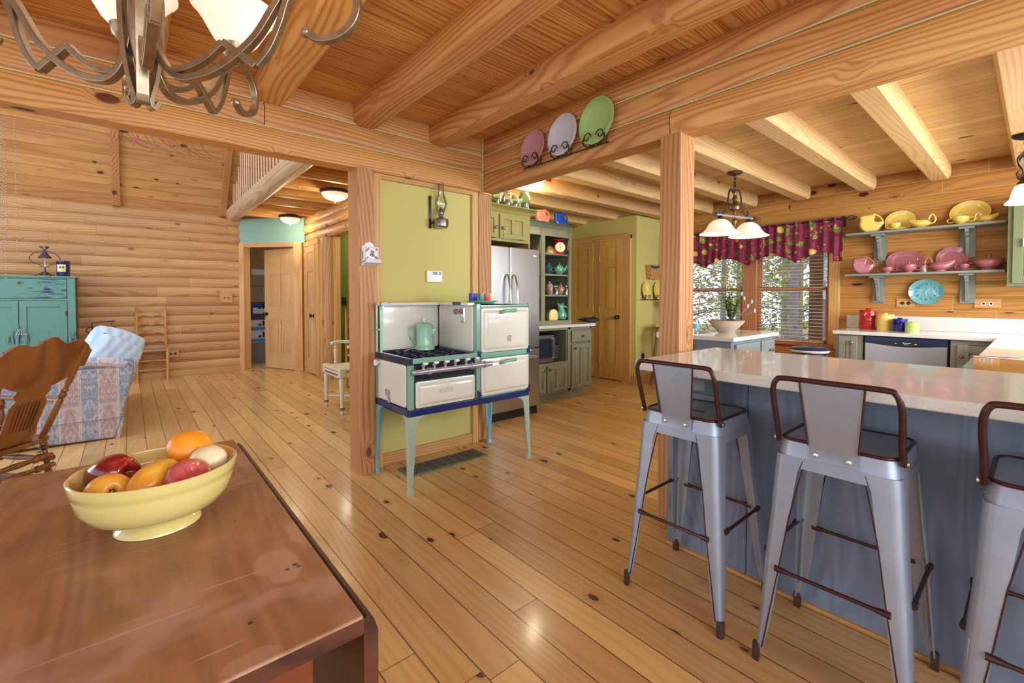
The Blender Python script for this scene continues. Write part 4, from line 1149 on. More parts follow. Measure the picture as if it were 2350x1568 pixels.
# bag on the counter end
q = fZ(1330, 738, .887)
bg = thing('black_pouch', 'crumpled black zipped pouch on the hutch counter end', 'pouch', (q.x-.02, 3.75, .886), vw)
rnd = random.Random(4)
def pf(u, v):
    a, b_ = u*2*PI, v*PI
    x = .12*math.cos(a)*math.sin(b_); y = .06*math.sin(a)*math.sin(b_); z = .028 - .026*math.cos(b_)
    s_ = 1 + .14*math.sin(5*a+2)*math.sin(3*b_) + .1*math.sin(9*a)
    return (x*s_, y*s_, max(.0, z*s_))
M['leather'] = plain('black_leather', sr(34,36,52), .35, noise=.3, nscale=30)
MB().grid(pf, 36, 14).build('bag', M['leather'], bg, ang=80)
MB().tube(bez([(.05, 0, .04), (.075, .01, .05), (.11, 0, .035), (.13, 0, .02)], 4), .012, 8).build('strap', M['leather'], bg)
MB().ball((.055, .02, .058), .018, 12).build('toggle', M['black'], bg)
# ================================================================== KITCHEN, WINDOW WALL
KZ = .875                     # counter height on the window wall
CX = 5.36                     # counter front edge
# blinds
M['blind'] = plain('blind_slat', sr(232,228,224), .45)
for n_, (y0, y1) in enumerate(((YR+.03, YM0-.035), (YM1+.035, YL-.03))):
    bl = thing('window_blind', ('open wooden slat blind in the window half beside the shelves', 'open wooden slat blind in the window half behind the island plant')[n_], 'blind', (WX+.02, (y0+y1)/2, 1.36))
    m = MB(); z = .70; wd = .034
    while z < 1.96:
        ti = .02
        m.hexa([(WX+.004, y0, z-ti*wd/2), (WX+.004+wd, y0, z+ti*wd/2), (WX+.004+wd, y1, z+ti*wd/2), (WX+.004, y1, z-ti*wd/2),
                (WX+.004, y0, z-ti*wd/2+.003), (WX+.004+wd, y0, z+ti*wd/2+.003), (WX+.004+wd, y1, z+ti*wd/2+.003), (WX+.004, y1, z-ti*wd/2+.003)])
        z += .041
    wb(m, 'slats', M['blind'], bl)
    wb(B(WX, y0, 1.965, WX+.045, y1, 2.0), 'headrail', M['blind'], bl)
    wb(B(WX+.003, y0, .678, WX+.043, y1, .692), 'bottom_rail', M['blind'], bl)
    for f_ in (.22, .78):
        yy = y0 + (y1-y0)*f_
        wb(MB().tube([(WX+.022, yy, .68), (WX+.022, yy, 1.97)], .0016, 5).tube([(WX+.002, yy, .68), (WX+.002, yy, 1.97)], .001, 4), 'cord', M['blackmetal'], bl)
# valance
def fabric_valance():
    t = NT('valance_fabric'); tc = t.n('ShaderNodeTexCoord').outputs['Object']
    sp = t.n('ShaderNodeSeparateXYZ'); t.l(tc, sp.inputs[0])
    v = t.comb(0., sp.outputs[1], sp.outputs[2])
    nz = t.noise(v, 9, 2).outputs[1]
    dv = t.vmath('ADD', v, t.vmath('MULTIPLY', nz, (0, .05, .05)))
    c = t.mix(t.noise(v, 6, 3).outputs[0], sr(112,22,54), sr(146,38,76))
    def spots(sc, thr, off, col, c, soft=.02):
        vo = t.n('ShaderNodeTexVoronoi'); t.l(t.vmath('ADD', dv, (0, off, off*1.7)), vo.inputs['Vector']); vo.inputs['Scale'].default_value = sc
        return t.mix(t.math('SUBTRACT', 1., t.smooth(vo.outputs['Distance'], thr-soft, thr+soft)), c, col)
    # vines
    vn = t.noise(v, 11, 1, .5, .8).outputs[0]
    vine = t.math('SUBTRACT', 1., t.smooth(t.math('ABSOLUTE', t.math('SUBTRACT', vn, .5)), .004, .012))
    vine = t.math('MULTIPLY', vine, t.smooth(t.noise(v, 5, 1).outputs[0], .48, .54))
    c = t.mix(vine, c, sr(150,130,90))
    c = spots(8, .27, .0, sr(104,116,48), c); c = spots(11, .22, 3.3, sr(140,150,70), c)
    c = spots(6.5, .24, 1.3, sr(214,178,92), c); c = spots(6.5, .12, 1.305, sr(232,206,132), c)
    gr = t.n('ShaderNodeTexVoronoi'); t.l(t.vmath('ADD', v, (0, 5, 5)), gr.inputs['Vector']); gr.inputs['Scale'].default_value = 60
    gm = t.math('MULTIPLY', t.math('SUBTRACT', 1., t.smooth(gr.outputs['Distance'], .3, .4)), t.smooth(t.noise(t.vmath('ADD', v, (0, 9, 2)), 7, 0).outputs[0], .62, .64))
    c = t.mix(gm, c, sr(206,160,104))
    t.set(Base_Color=c, Roughness=.85, Sheen_Weight=.2); return t.m
M['valance'] = fabric_valance()
va = thing('window_valance', 'burgundy valance printed with pears and grapes gathered over the kitchen window', 'curtain', (WX-.09, 2.4, 2.05))
vy0, vy1, vzt = 1.40, 3.45, 2.085
def vfn(u, v):
    y = vy0 + (vy1-vy0)*u
    p = (y - vy0)/.55
    sc_ = abs(math.sin(PI*p + .35))**.7
    zb = 1.625 + .145*(1-sc_) if False else 1.60 + .105*abs(math.cos(PI*(p-.30)))**1.0*(1 if p > .15 else .0) - .0
    zz = vzt + (zb-vzt)*v
    amp = .010 + .016*v
    x = WX-.105 + amp*math.sin(y*58 + 1.6*math.sin(y*9)) + .006*math.sin(y*131)*(1-v*.5)
    return (x, y, zz)
vo_ = wb(MB().grid(vfn, 260, 10), 'fabric', M['valance'], va, solid=.003, ang=80)
wb(MB().tube([(WX-.105, 1.375, 2.062), (WX-.105, 3.5, 2.062)], .010, 10), 'rod', M['darkbronze'], va)
q = fX(1950, 496, WX-.105)
m = MB()
for a in range(6):
    pts = [(WX-.105 + .026*math.sin(t_*PI)*math.cos(a*PI/3+t_*2.2), 1.372 - .085*t_, 2.062 + .026*math.sin(t_*PI)*math.sin(a*PI/3+t_*2.2)) for t_ in [i/10 for i in range(11)]]
    m.tube(pts, .0028, 6)
m.ball((WX-.105, 1.285, 2.062), .008, 10)
wb(m, 'twisted_finial', M['darkbronze'], va)
wb(B(WX-.11, 1.392, 1.98, WX-.02, 1.404, 2.09), 'rod_bracket', M['blackmetal'], va)

# ---------------------------------------------------------------- counter run on the window wall
M['sagew'] = paintwood('grey_sage_stain', sr(150,150,134), sr(116,118,106))
M['quartz_plain'] = M['quartz']
kc = thing('kitchen_counter', 'cream speckled countertop with backsplash under the window wall shelves', 'countertop', (5.7, .2, KZ-.035))
yl = 1.34
m = MB(); m.prism([(CX, -1.5), (CX, .215), (CX, yl), (WX-.005, yl), (WX-.005, -1.5)], 2, KZ-.036, KZ)
wb(m, 'slab', M['quartz'], kc, bv=.005)
wb(B(5.99, -1.5, KZ, WX+.004, 1.37, 1.012), 'backsplash', M['quartz'], kc, bv=.004)
# sink run beyond the range
sr_ = thing('sink_counter', 'cream countertop with a white sink between the range and the window wall', 'countertop', (4.3, -.1, KZ-.035))
sx0 = 3.50
wb(B(sx0, -.02, KZ-.036, CX-.002, .218, KZ).box(sx0, -.45, KZ-.036, 4.05, -.02, KZ).box(4.75, -.45, KZ-.036, CX-.002, -.02, KZ).box(sx0, -.5, KZ-.036, CX-.002, -.45, KZ), 'slab', M['quartz'], sr_, bv=.003)
M['sinkwhite'] = plain('white_sink', sr(232,228,214), .15, coat=.4)
wb(B(4.05, -.45, .68, 4.07, -.02, KZ-.003).box(4.73, -.45, .68, 4.75, -.02, KZ-.003).box(4.07, -.04, .68, 4.73, -.02, KZ-.003).box(4.07, -.45, .68, 4.73, -.43, KZ-.003).box(4.07, -.43, .68, 4.73, -.04, .70), 'sink_basin', M['sinkwhite'], sr_, bv=.004)
sb = thing('sink_base_cabinet', 'sage base cabinet under the sink counter', 'cabinet', (4.3, -.1, 0))
wb(B(sx0, -.5, .1, CX, .16, .66), 'body', M['sagew'], sb)
wb(B(sx0, .16, .1, CX+.0, .19, .838), 'front_frame', M['sagew'], sb, bv=.003)
# base cabinets
bc = thing('base_cabinet', 'narrow sage base cabinet at the window end, left of the dishwasher', 'cabinet', (5.7, 1.2, 0))
FXX = CX+.03
yd1, yd0 = fX(1982, 775, FXX).y, fX(2180, 783, FXX).y       # dishwasher edges
wb(B(FXX+.02, yd1+.004, .1, 5.98, yl-.02, KZ-.038), 'body', M['sagew'], bc, bv=.002)
wb(B(FXX, yd1+.004, .1, FXX+.02, yl-.02, KZ-.038), 'face_frame', M['sagew'], bc, bv=.002)
wb(B(FXX+.07, yd1+.004, 0, 5.98, yl-.04, .1), 'toe_kick', M['sagew'], bc)
panel_front(bc, 'door', yd1+.05, .125, yl-.05, .825, FXX, M['sagew'], kn=(yd1+.09, .76), fw=.05, axis=0, sgn=-1)
bc = thing('base_cabinet', 'sage corner base cabinet right of the dishwasher', 'cabinet', (5.7, .3, 0))
wb(B(FXX+.02, -.5, .1, 5.98, yd0-.004, KZ-.038), 'body', M['sagew'], bc, bv=.002)
wb(B(FXX, .1, .1, FXX+.02, yd0-.004, KZ-.038), 'face_frame', M['sagew'], bc, bv=.002)
panel_front(bc, 'door', .15, .125, yd0-.045, .80, FXX, M['sagew'], kn=(yd0-.075, .70), fw=.07, axis=0, sgn=-1)
# dishwasher
dw = thing('dishwasher', 'stainless dishwasher with black control strip under the counter', 'dishwasher', (5.7, .8, 0))
M['dwsteel'] = plain('dishwasher_steel', (.62,.60,.60), .3, 1.)
wb(B(FXX+.03, yd0, .1, 5.98, yd1, .832), 'tub', M['black'], dw)
wb(B(FXX-.018, yd0+.012, .12, FXX+.03, yd1-.012, .773), 'door', M['dwsteel'], dw, bv=.006)
ym_ = (yd0+yd1)/2; hw = (yd1-yd0)/2-.012
pts = [(ym_-hw, .832), (ym_-hw, .775)] + [(ym_-hw + 2*hw*i/14, .775 - .026*math.sin(PI*i/14)) for i in range(1, 14)] + [(ym_+hw, .775), (ym_+hw, .832)]
M['navyplastic'] = plain('navy_black_plastic', sr(34,44,72), .25)
wb(MB().prism([(p[0], p[1]) for p in pts], 0, FXX-.022, FXX+.03), 'control_panel', M['navyplastic'], dw, bv=.003)
m = MB().prism([(ym_-hw*.78 + 2*hw*.78*i/14, .785 - .026*math.sin(PI*i/14)) for i in range(15)] + [(ym_+hw*.78 - 2*hw*.78*i/14, .787 + .014*math.sin(PI*i/14)) for i in range(1, 14)], 0, FXX-.026, FXX-.020)
wb(m, 'control_strip', M['black'], dw)
text('Washer', .014, M['white'], dw, tuple(Vector((FXX-.0275, ym_, .745)) - dw.location), FX) if False else None
wb(B(FXX-.0275, ym_-.05, .784, FXX-.026, ym_+.01, .789).box(FXX-.0275, ym_-.035, .772, FXX-.026, ym_+.0, .775).box(FXX-.0275, ym_+.05, .776, FXX-.026, ym_+.062, .782).box(FXX-.0275, ym_-.09, .778, FXX-.026, ym_-.075, .783), 'button_marks', M['white'], dw)
# range (seen edge-on from above)
rg = thing('kitchen_range', 'black glass top range beside the bar with oven front toward the aisle', 'range', (3.1, -.15, 0))
wb(B(2.72, -.5, .02, 3.47, .20, .862), 'body', M['black'], rg, bv=.004)
M['ceramic'] = plain('brown_black_ceramic', sr(70,44,26), .08, coat=1.)
wb(B(2.71, -.5, .862, 3.488, .225, .884), 'cooktop', M['ceramic'], rg, bv=.004)
wb(B(3.466, -.5, .868, 3.494, .228, .889), 'steel_edge', M['chrome'], rg, bv=.003)
wb(MB().tube([(2.76, .275, .80), (3.42, .275, .80)], .012, 10).box(2.78, .20, .79, 2.80, .275, .81).box(3.38, .20, .79, 3.40, .275, .81), 'oven_handle', M['chrome'], rg)
wb(B(2.72, .20, .15, 3.47, .222, .86), 'oven_door', M['darkglass'], rg, bv=.004)

# canisters
def canister(px_, cx_, lab, r, h, mat, word, wsz):
    loc = (cx_, fX(px_, 757, cx_).y, KZ)
    o = thing('canister', lab, 'canister', loc)
    MB().lathe([(.001, 0), (r*.97, 0), (r, .004), (r, h*.86), (r*.99, h*.865)], seg=36).build('body', mat, o)
    MB().lathe([(r*1.03, h*.865), (r*1.04, h*.90), (r*1.0, h*.915), (r*.3, h*.925), (r*.26, h*.95), (r*.34, h*.975), (r*.30, h), (.001, h*1.005)], seg=36).build('lid', mat, o)
    for i, (ch) in enumerate(word):
        a = (i - (len(word)-1)/2) * wsz / r * .82
        th = PI + .19 + a      # towards the room
        text(ch, wsz, mat, o, (1.012*r*math.cos(th), 1.012*r*math.sin(th), h*.55), (PI/2, 0, th+PI/2), 'embossed_letter', .002)
    return o
M['redglaze'] = plain('scarlet_glaze', sr(176,34,38), .12, coat=.7)
M['yelglaze'] = plain('sunflower_glaze', sr(232,204,110), .12, coat=.7)
M['bluglaze'] = plain('cobalt_blue_glaze_dark', sr(24,22,128), .12, coat=.7)
M['grnglaze'] = plain('chartreuse_glaze', sr(176,204,106), .12, coat=.7)
canister(1992.5, 5.87, 'tall scarlet canister, largest on the window counter', .080, .215, M['redglaze'], 'FLOUR', .03)
canister(2031, 5.775, 'yellow canister second in size on the window counter', .069, .174, M['yelglaze'], 'SUGAR', .026)
canister(2065, 5.69, 'cobalt blue canister third in the row on the window counter', .060, .132, M['bluglaze'], 'COFFEE', .022)
canister(2093, 5.62, 'small lime green canister at the right end of the row', .053, .10, M['grnglaze'], 'TEA', .022)

# wall shelves
M['shelfg'] = paintwood('shelf_grey_green', sr(148,150,138), sr(120,124,112), axis=1)
def wshelf(name_lab, zt, y0, y1, brs):
    s_ = thing('wall_shelf', name_lab, 'shelf', (5.9, (y0+y1)/2, zt))
    wb(B(WX-.235, y0, zt-.022, WX-.004, y1, zt), 'board', M['shelfg'], s_, bv=.003)
    for yb in brs:
        b_ = wb(B(WX-.022, yb-.052, zt-.30, WX+.005, yb+.052, zt-.022).box(WX-.19, yb-.052, zt-.042, WX-.022, yb+.052, zt-.022), 'bracket', M['shelfg'], s_, bv=.003)
        pr = [(WX-.022, zt-.04), (WX-.17, zt-.04), (WX-.165, zt-.07), (WX-.125, zt-.075), (WX-.12, zt-.10), (WX-.095, zt-.11), (WX-.085, zt-.15), (WX-.06, zt-.18), (WX-.055, zt-.21), (WX-.062, zt-.225), (WX-.05, zt-.26), (WX-.04, zt-.28), (WX-.022, zt-.285)]
        g_ = MB().prism([(p[0], p[1]) for p in pr], 1, -.014, .014)
        for v in g_.v: v.y += yb
        wb(g_, 'scroll_brace', M['shelfg'], b_, bv=.003)
    return s_
zs1 = fX(2120, 521, WX-.235).z
zs2 = fX(2120, 624, WX-.235).z
ya, yb_ = fX(1940, 541, WX-.235).y, fX(2310, 503, WX-.235).y
print('shelves', zs1, zs2, ya, yb_)
wshelf('upper grey green shelf of yellow dishes on the log wall', zs1, yb_, ya, (fX(2021, 550, WX).y, fX(2222, 545, WX).y))
wshelf('lower grey green shelf of pink dishes on the log wall', zs2, yb_, ya, (fX(2017, 650, WX).y, fX(2221, 645, WX).y))
Y1, P1_ = plain('yellow_dish_glaze', sr(236,208,104), .1, coat=.8), plain('rose_dish_glaze', sr(178,104,110), .1, coat=.8)
XS = WX-.13
def shp(px_, zt, x=XS): return (x, fX(px_, 600, x).y, zt+.001)
def plate(name, lab, cat, loc, ry, rz_, mat, rot, rings=True, group=None):
    """oval plate standing on edge; local disc lies in y-z, front to -x; ry/rz_ half sizes; rot = lean back"""
    o = thing(name, lab, cat, loc, 0, group)
    pr = [(.001, 0), (.60, .0), (.66, -.02), (.70, -.035), (.97, -.085), (1.0, -.095), (1.0, -.075), (.72, -.015), (.62, .025), (.001, .025)]
    d = MB()
    k = max(ry, rz_)
    R_ = []
    for r, h in pr:
        R_.append([(h*k, ry*r*math.cos(2*PI*i/48), rz_ + rz_*r*math.sin(2*PI*i/48)) for i in range(48)])
    d.loft(R_)
    b_ = d.build('dish', mat, o)
    b_.rotation_euler = (0, rot, 0)
    e = MB()
    for f_ in (.80, .86, .92):
        hh = -.035 - (f_-.70)/.27*.05 - .004
        e.tube([(hh*k, ry*f_*math.cos(2*PI*i/48), rz_+rz_*f_*math.sin(2*PI*i/48)) for i in range(48)], .0012, 5, closed=True)
    r_ = e.build('rim_rings', mat, b_)
    return o
def dp(px_, zt, lab, mat, r=.098):
    o = disc_pitcher('disc_pitcher', lab, shp(px_, zt, XS-.01), r, mat, -PI/2+.25)
    return o
def hcup(loc, mat, r, h, name, lab, cat, handles=1, yaw=0., saucer=False, lid=False, foot=True, root=None):
    o = thing(name, lab, cat, loc, yaw)
    r *= 1.18; h *= 1.12
    z0 = .010 if saucer else 0
    pr = [(.001, z0), (r*.5, z0), (r*.52, z0+.004), (r*.45, z0+.01), (r*.75, z0+h*.3), (r*.97, z0+h*.65), (r, z0+h), (r*.94, z0+h), (r*.9, z0+h*.66), (r*.66, z0+h*.34), (.001, z0+h*.2)]
    MB().lathe(pr, seg=28).build('body', mat, o)
    for k in range(handles):
        s_ = (1, -1)[k]; rr = h*.30
        MB().tube([(s_*(r*.92+rr*.75+rr*math.cos(a)), 0, z0+h*.58+rr*.9*math.sin(a)) for a in [i*2*PI/16 for i in range(16)]], h*.07, 8, closed=True).build('handle', mat, o)
    if saucer:
        sc_ = thing('saucer', lab.replace('cup', 'saucer under the cup') if False else saucer, 'saucer', (loc[0], loc[1], loc[2]))
        MB().lathe([(.001, 0), (r*1.0, 0), (r*1.9, .012), (r*1.95, .015), (r*1.85, .015), (r*1.0, .005), (.001, .005)], seg=36).build('dish', mat, sc_)
    if lid:
        MB().lathe([(r*.98, z0+h), (r*.9, z0+h*1.1), (r*.3, z0+h*1.28), (r*.14, z0+h*1.32), (r*.22, z0+h*1.5), (.001, z0+h*1.55)], seg=28).build('lid', mat, o)
    return o
def boat(loc, mat, L, h, lab, yaw, ped=True, name='sauce_boat', cat='sauce boat'):
    o = thing(name, lab, cat, loc, yaw)
    rings = []
    prof = [(0, .50), (.05, .52), (.11, .40), (.28, .80), (.52, 1.), (.76, .90), (.92, .66), (1., .60)]
    n = 28
    for t_, s_ in prof:
        ring = []
        for i in range(n):
            a = 2*PI*i/n; c_, s2 = math.cos(a), math.sin(a)
            ext = 1 + 1.25*max(0, c_)**3*max(0, t_-.62)/.38
            ring.append((L*.5*c_*s_*ext, L*.36*s2*s_, h*t_ + h*.42*max(0, c_)**4*max(0, t_-.35)))
        rings.append(ring)
    MB().loft(rings).build('body', mat, o, sub=1, ang=70)
    MB().tube(bez([(-L*.40, 0, h*.45), (-L*.62, 0, h*.65), (-L*.66, 0, h*1.15), (-L*.52, 0, h*1.55), (-L*.40, 0, h*1.35), (-L*.36, 0, h*.95)], 5), h*.09, 8).build('handle', mat, o)
    return o
TY = PI/2    # local +x turned to world +y
# yellow row
dp(1997, zs1, 'yellow disc pitcher at the left end of the upper shelf', Y1)
plate('oval_platter', 'large yellow oval platter standing behind the yellow cup', 'platter', (WX-.055, fX(2065, 500, WX-.055).y, zs1+.001), .122, .106, Y1, .18)
hcup(shp(2052, zs1, WX-.16), Y1, .040, .052, 'tea_cup', 'yellow tea cup on its saucer in front of the oval platter', 'cup', 1, TY+.2, saucer='yellow saucer under the tea cup on the upper shelf')
boat(shp(2112, zs1, WX-.13), Y1, .155, .082, 'yellow low side-handled teapot at mid upper shelf', TY+.15, name='low_teapot', cat='teapot')
plate('oval_platter', 'yellow oval platter leaning at the right end of the upper shelf', 'platter', (WX-.055, fX(2226, 470, WX-.055).y, zs1+.001), .138, .116, Y1, .18)
hcup(shp(2203, zs1, WX-.16), Y1, .050, .062, 'sugar_bowl', 'yellow two handled sugar bowl before the right platter', 'sugar bowl', 2, TY)
boat(shp(2264, zs1, WX-.15), Y1, .115, .062, 'small yellow creamer at the right end of the upper shelf', -TY, name='creamer', cat='creamer')
# pink row
dp(1981, zs2, 'rose pink disc pitcher at the left end of the lower shelf', P1_, .092)
plate('oval_platter', 'rose pink oval platter leaning at the left of the lower shelf', 'platter', (WX-.055, fX(2076, 600, WX-.055).y, zs2+.001), .150, .118, P1_, .18)
hcup(shp(2036, zs2, WX-.17), P1_, .045, .052, 'tea_cup', 'rose pink footed cup at the left edge of the pink platter', 'cup', 2, TY)
hcup(shp(2086, zs2, WX-.17), P1_, .050, .064, 'sugar_bowl', 'rose pink covered sugar bowl in front of the oval platter', 'sugar bowl', 2, TY, lid=True)
sp2 = shp(2120, zs2, WX-.15)
o = thing('tumbler', 'small straight rose pink tumbler between sugar bowl and sauce boat', 'tumbler', sp2)
MB().lathe([(.001, 0), (.030, 0), (.029, .01), (.033, .063), (.030, .063), (.026, .008), (.001, .008)], seg=28).build('body', P1_, o)
plate('dinner_plate', 'round rose pink plate standing behind the sauce boat', 'plate', (WX-.055, fX(2184, 595, WX-.055).y, zs2+.001), .112, .122, P1_, .18)
boat(shp(2158, zs2, WX-.17), P1_, .165, .088, 'rose pink sauce boat in front of the round pink plate', -TY)
hcup(shp(2213, zs2, WX-.17), P1_, .031, .044, 'tea_cup', 'rose pink demitasse cup beside the casserole', 'cup', 1, TY, saucer='rose pink saucer under the demitasse cup')
cp = shp(2269, zs2, WX-.125)
o = thing('casserole_dish', 'rose pink covered casserole at the right end of the lower shelf', 'casserole', cp, TY); o.scale = (.96, 1.0, 1.2)
MB().lathe([(.001, 0), (.05, 0), (.052, .006), (.046, .012), (.085, .03), (.105, .055), (.108, .066), (.098, .066), (.001, .05)], seg=36).build('body', P1_, o)
MB().lathe([(.108, .066), (.10, .075), (.04, .092), (.012, .096), (.018, .112), (.014, .118), (.001, .119)], seg=36).build('lid', P1_, o)
for s_ in (-1, 1): MB().tube(bez([(s_*.10, -.03, .055), (s_*.128, -.02, .06), (s_*.128, .02, .06), (s_*.10, .03, .055)], 4), .006, 8).build('handle', P1_, o)

# wall clock: oval turquoise platter
q = fX(2125, 670, WX-.03)
ck = thing('wall_clock', 'turquoise oval platter clock on the log wall under the shelves', 'clock', (WX-.012, q.y, q.z))
ry_, rz_ = .134, .128
R_ = []
ry_ = (fX(2085, 670, WX).y - fX(2166, 670, WX).y)/2; rz_ = (fX(2125, 641, WX).z - fX(2125, 699, WX).z)/2
for r, h in [(.001, -.014), (.70, -.014), (.76, -.017), (.97, -.030), (1.0, -.032), (1.0, -.024), (.72, 0), (.001, 0)]:
    R_.append([(h, ry_*r*math.cos(2*PI*i/56), rz_*r*math.sin(2*PI*i/56)) for i in range(56)])
MB().loft(R_).build('face', M['turq'], ck)
M['clockink'] = plain('clock_numerals', sr(44,96,110), .4)
for n_ in range(1, 13):
    a = PI/2 - n_*PI/6
    text(str(n_), .030, M['clockink'], ck, (-.0155, -ry_*.56*math.cos(a), rz_*.60*math.sin(a)), FX, 'numeral', .0004)
for L_h, ang, w_ in ((.045, 52, .005), (.055, -88, .004), (.03, 232, .002)):
    a = math.radians(ang); d = Vector((0, -math.cos(a), math.sin(a)))
    MB().ribbon([Vector((-.019, 0, 0)) - d*.012, Vector((-.019, 0, 0)) + d*L_h], (1, 0, 0), .0015, w_).build('clock_hand', M['chrome'], ck)
MB().lathe([(.006, -.021), (.006, -.014)], seg=12, axis=0).build('hub', M['chrome'], ck)

def outlet(px_, py_, lab, wd, hh, colr='dark'):
    q = fX(px_, py_, WX)
    o = thing('outlet_cover', lab, 'outlet', (WX+.006, q.y, q.z))
    B(-.016, -wd/2, -hh/2, 0, wd/2, hh/2).build('wood_plate', M['trim_y'], o, bv=.003)
    for s_ in (-1, 1):
        MB().lathe([(.001, -.0185), (.0165, -.0182), (.017, -.014)], (0, s_*.024, 0), 20, axis=0).build('receptacle', M['black'] if colr == 'dark' else M['white'], o)
        if colr != 'dark': B(-.0195, s_*.024-.008, -.009, -.018, s_*.024+.008, .009).build('plug_slots', M['black'], o)
outlet(2078, 696, 'pale wood outlet plate with black sockets left of the clock', .14, .085)
outlet(2266, 697, 'pale wood outlet plate with white sockets right of the clock', .17, .085, 'w')

# upper cabinet at the right edge
uc = thing('upper_cabinet', 'sage green wall cabinet at the far right above the sink counter', 'cabinet', (5.85, .0, 1.3))
uyl = fX(2311, 600, 5.70).y; uz0, uz1 = fX(2311, 657, 5.70).z, 2.06
M['sageup'] = paintwood('green_grey_stain', sr(122,128,92), sr(102,108,76))
wb(B(5.72, -.9, uz0, WX-.005, uyl, uz1), 'body', M['sageup'], uc, bv=.003)
wb(B(5.70, uyl-.045, uz0, 5.722, uyl, uz1).box(5.70, -.9, uz0, 5.722, uyl-.045, uz0+.03), 'face_frame', M['sageup'], uc, bv=.003)
panel_front(uc, 'door', -.45, uz0+.025, uyl-.03, uz1-.02, 5.70, M['sageup'], fw=.06, axis=0, sgn=-1)
q = fX(2347, 556, 5.66)
wb(B(5.655, q.y-.012, q.z-.035, 5.675, q.y, q.z+.035), 'handle', M['white'], uc, bv=.003)

# ---------------------------------------------------------------- island
il = thing('kitchen_island', 'grey blue kitchen island with white countertop behind the post', 'island', (3.9, 1.9, 0))
ix0, iy0 = 3.50, 1.505
ixr = fZ(1803, 764, .89).x
IZ = .895
wb(B(ix0, iy0, IZ-.035, ixr, 1.86, IZ), 'countertop', M['quartz'], il, bv=.005)
M['bluegrey'] = paintwood('blue_grey_stain', sr(128,134,148), sr(104,110,124))
M['bluegrey2'] = paintwood('grey_stain_front', sr(142,148,142), sr(118,124,118), axis=0)
wb(B(ix0+.03, iy0+.03, .0, ixr-.03, 1.83, IZ-.035), 'body', M['bluegrey'], il, bv=.004)
xd = 4.06
panel_front(il, 'drawer', ix0+.08, .70, xd-.02, .835, iy0+.03, M['bluegrey2'], drawer=True)
panel_front(il, 'drawer', xd+.01, .66, ixr-.06, .835, iy0+.03, M['bluegrey2'], kn=((xd+ixr)/2, .75), drawer=True)
panel_front(il, 'door', ix0+.08, .12, xd-.02, .68, iy0+.03, M['bluegrey2'], kn=(xd-.06, .6))
panel_front(il, 'door', xd+.01, .12, ixr-.06, .64, iy0+.03, M['bluegrey2'], kn=(xd+.06, .58))
# planter on the island
q = fZ(1667, 764, IZ)
pl = thing('planter_bowl', 'wide white washed wooden bowl planter on the kitchen island', 'planter', (q.x+.06, q.y+.03, IZ))
M['washwood'] = plain('whitewashed_wood', sr(196,176,160), .5, noise=.15, nscale=14)
MB().lathe([(.001, 0), (.055, 0), (.06, .004), (.10, .04), (.135, .08), (.15, .105), (.144, .105), (.125, .075), (.001, .065)], seg=40).build('bowl', M['washwood'], pl)
B(-.03, -.118, .045, .02, -.09, .07).build('worn_patch', plain('worn_wood', sr(160,134,112), .6), pl) if False else None
rnd = random.Random(11)
m = MB()
for _ in range(130):
    a, r = rnd.random()*2*PI, .135*math.sqrt(rnd.random()); m.ball((r*math.cos(a), r*math.sin(a), .098+rnd.random()*.006), .007+rnd.random()*.004, 6, (1, 1, .7))
o = m.build('pebbles', plain('grey_pebbles', sr(120,112,124), .4, noise=.5, nscale=60), pl); o['kind'] = 'stuff'
jp = thing('jade_plant', 'small upright green jade plant in a brown pot inside the bowl planter', 'plant', (q.x+.09, q.y+.0, IZ+.0865))
MB().lathe([(.001, .0), (.028, 0), (.036, .028), (.033, .030), (.001, .026)], seg=20).build('pot', plain('brown_pot', sr(96,54,36), .5), jp)
M['leafg'] = plain('jade_leaf', sr(78,104,40), .35, noise=.4, nscale=40)
lm, sm_ = MB(), MB()
for s_ in range(22):
    a = rnd.random()*2*PI; H_ = .14+rnd.random()*.15; lean = .02+rnd.random()*.06
    pts = [(lean*t_*math.cos(a)*1.0+.012*math.cos(a), lean*t_*math.sin(a)+.012*math.sin(a), .02+H_*t_) for t_ in [i/6 for i in range(7)]]
    sm_.tube(pts, [.003-.0003*i for i in range(7)], 5)
    for i in range(1, 7):
        for k in range(3):
            b_ = rnd.random()*2*PI; p = Vector(pts[i]); d = Vector((math.cos(b_), math.sin(b_), .5+rnd.random()*.6)).normalized(); L_ = .018+rnd.random()*.014
            sd = d.cross(Vector((0, 0, 1))).normalized()*L_*.27; u = sd.cross(d).normalized()*.003
            lm.loft([[p-u*.2, p+sd*.2, p+u*.2, p-sd*.2], [p+d*L_*.5-u, p+d*L_*.5+sd, p+d*L_*.5+u, p+d*L_*.5-sd], [p+d*L_-u*.3, p+d*L_+sd*.3, p+d*L_+u*.3, p+d*L_-sd*.3]])
sm_.build('stems', plain('jade_stem', sr(96,92,50), .6), jp); lf = lm.build('leaves', M['leafg'], jp); lf['kind'] = 'stuff'
fl = thing('flower_spray', 'thin twig with pale blue blossoms rising from the bowl planter', 'flowers', (q.x+.15, q.y-.015, IZ+.10))
m = MB(); m.tube(bez([(0, 0, -.005), (.06, -.03, .07), (.13, -.05, .12), (.19, -.06, .17)], 5), .0012, 5); m.tube(bez([(.04, -.02, .05), (.09, -.07, .06), (.15, -.1, .09)], 5), .001, 5); m.tube(bez([(.12, -.05, .11), (.13, -.02, .18), (.12, .0, .24)], 5), .001, 5)
m.build('twig', plain('twig', sr(150,160,140), .6), fl)
m = MB()
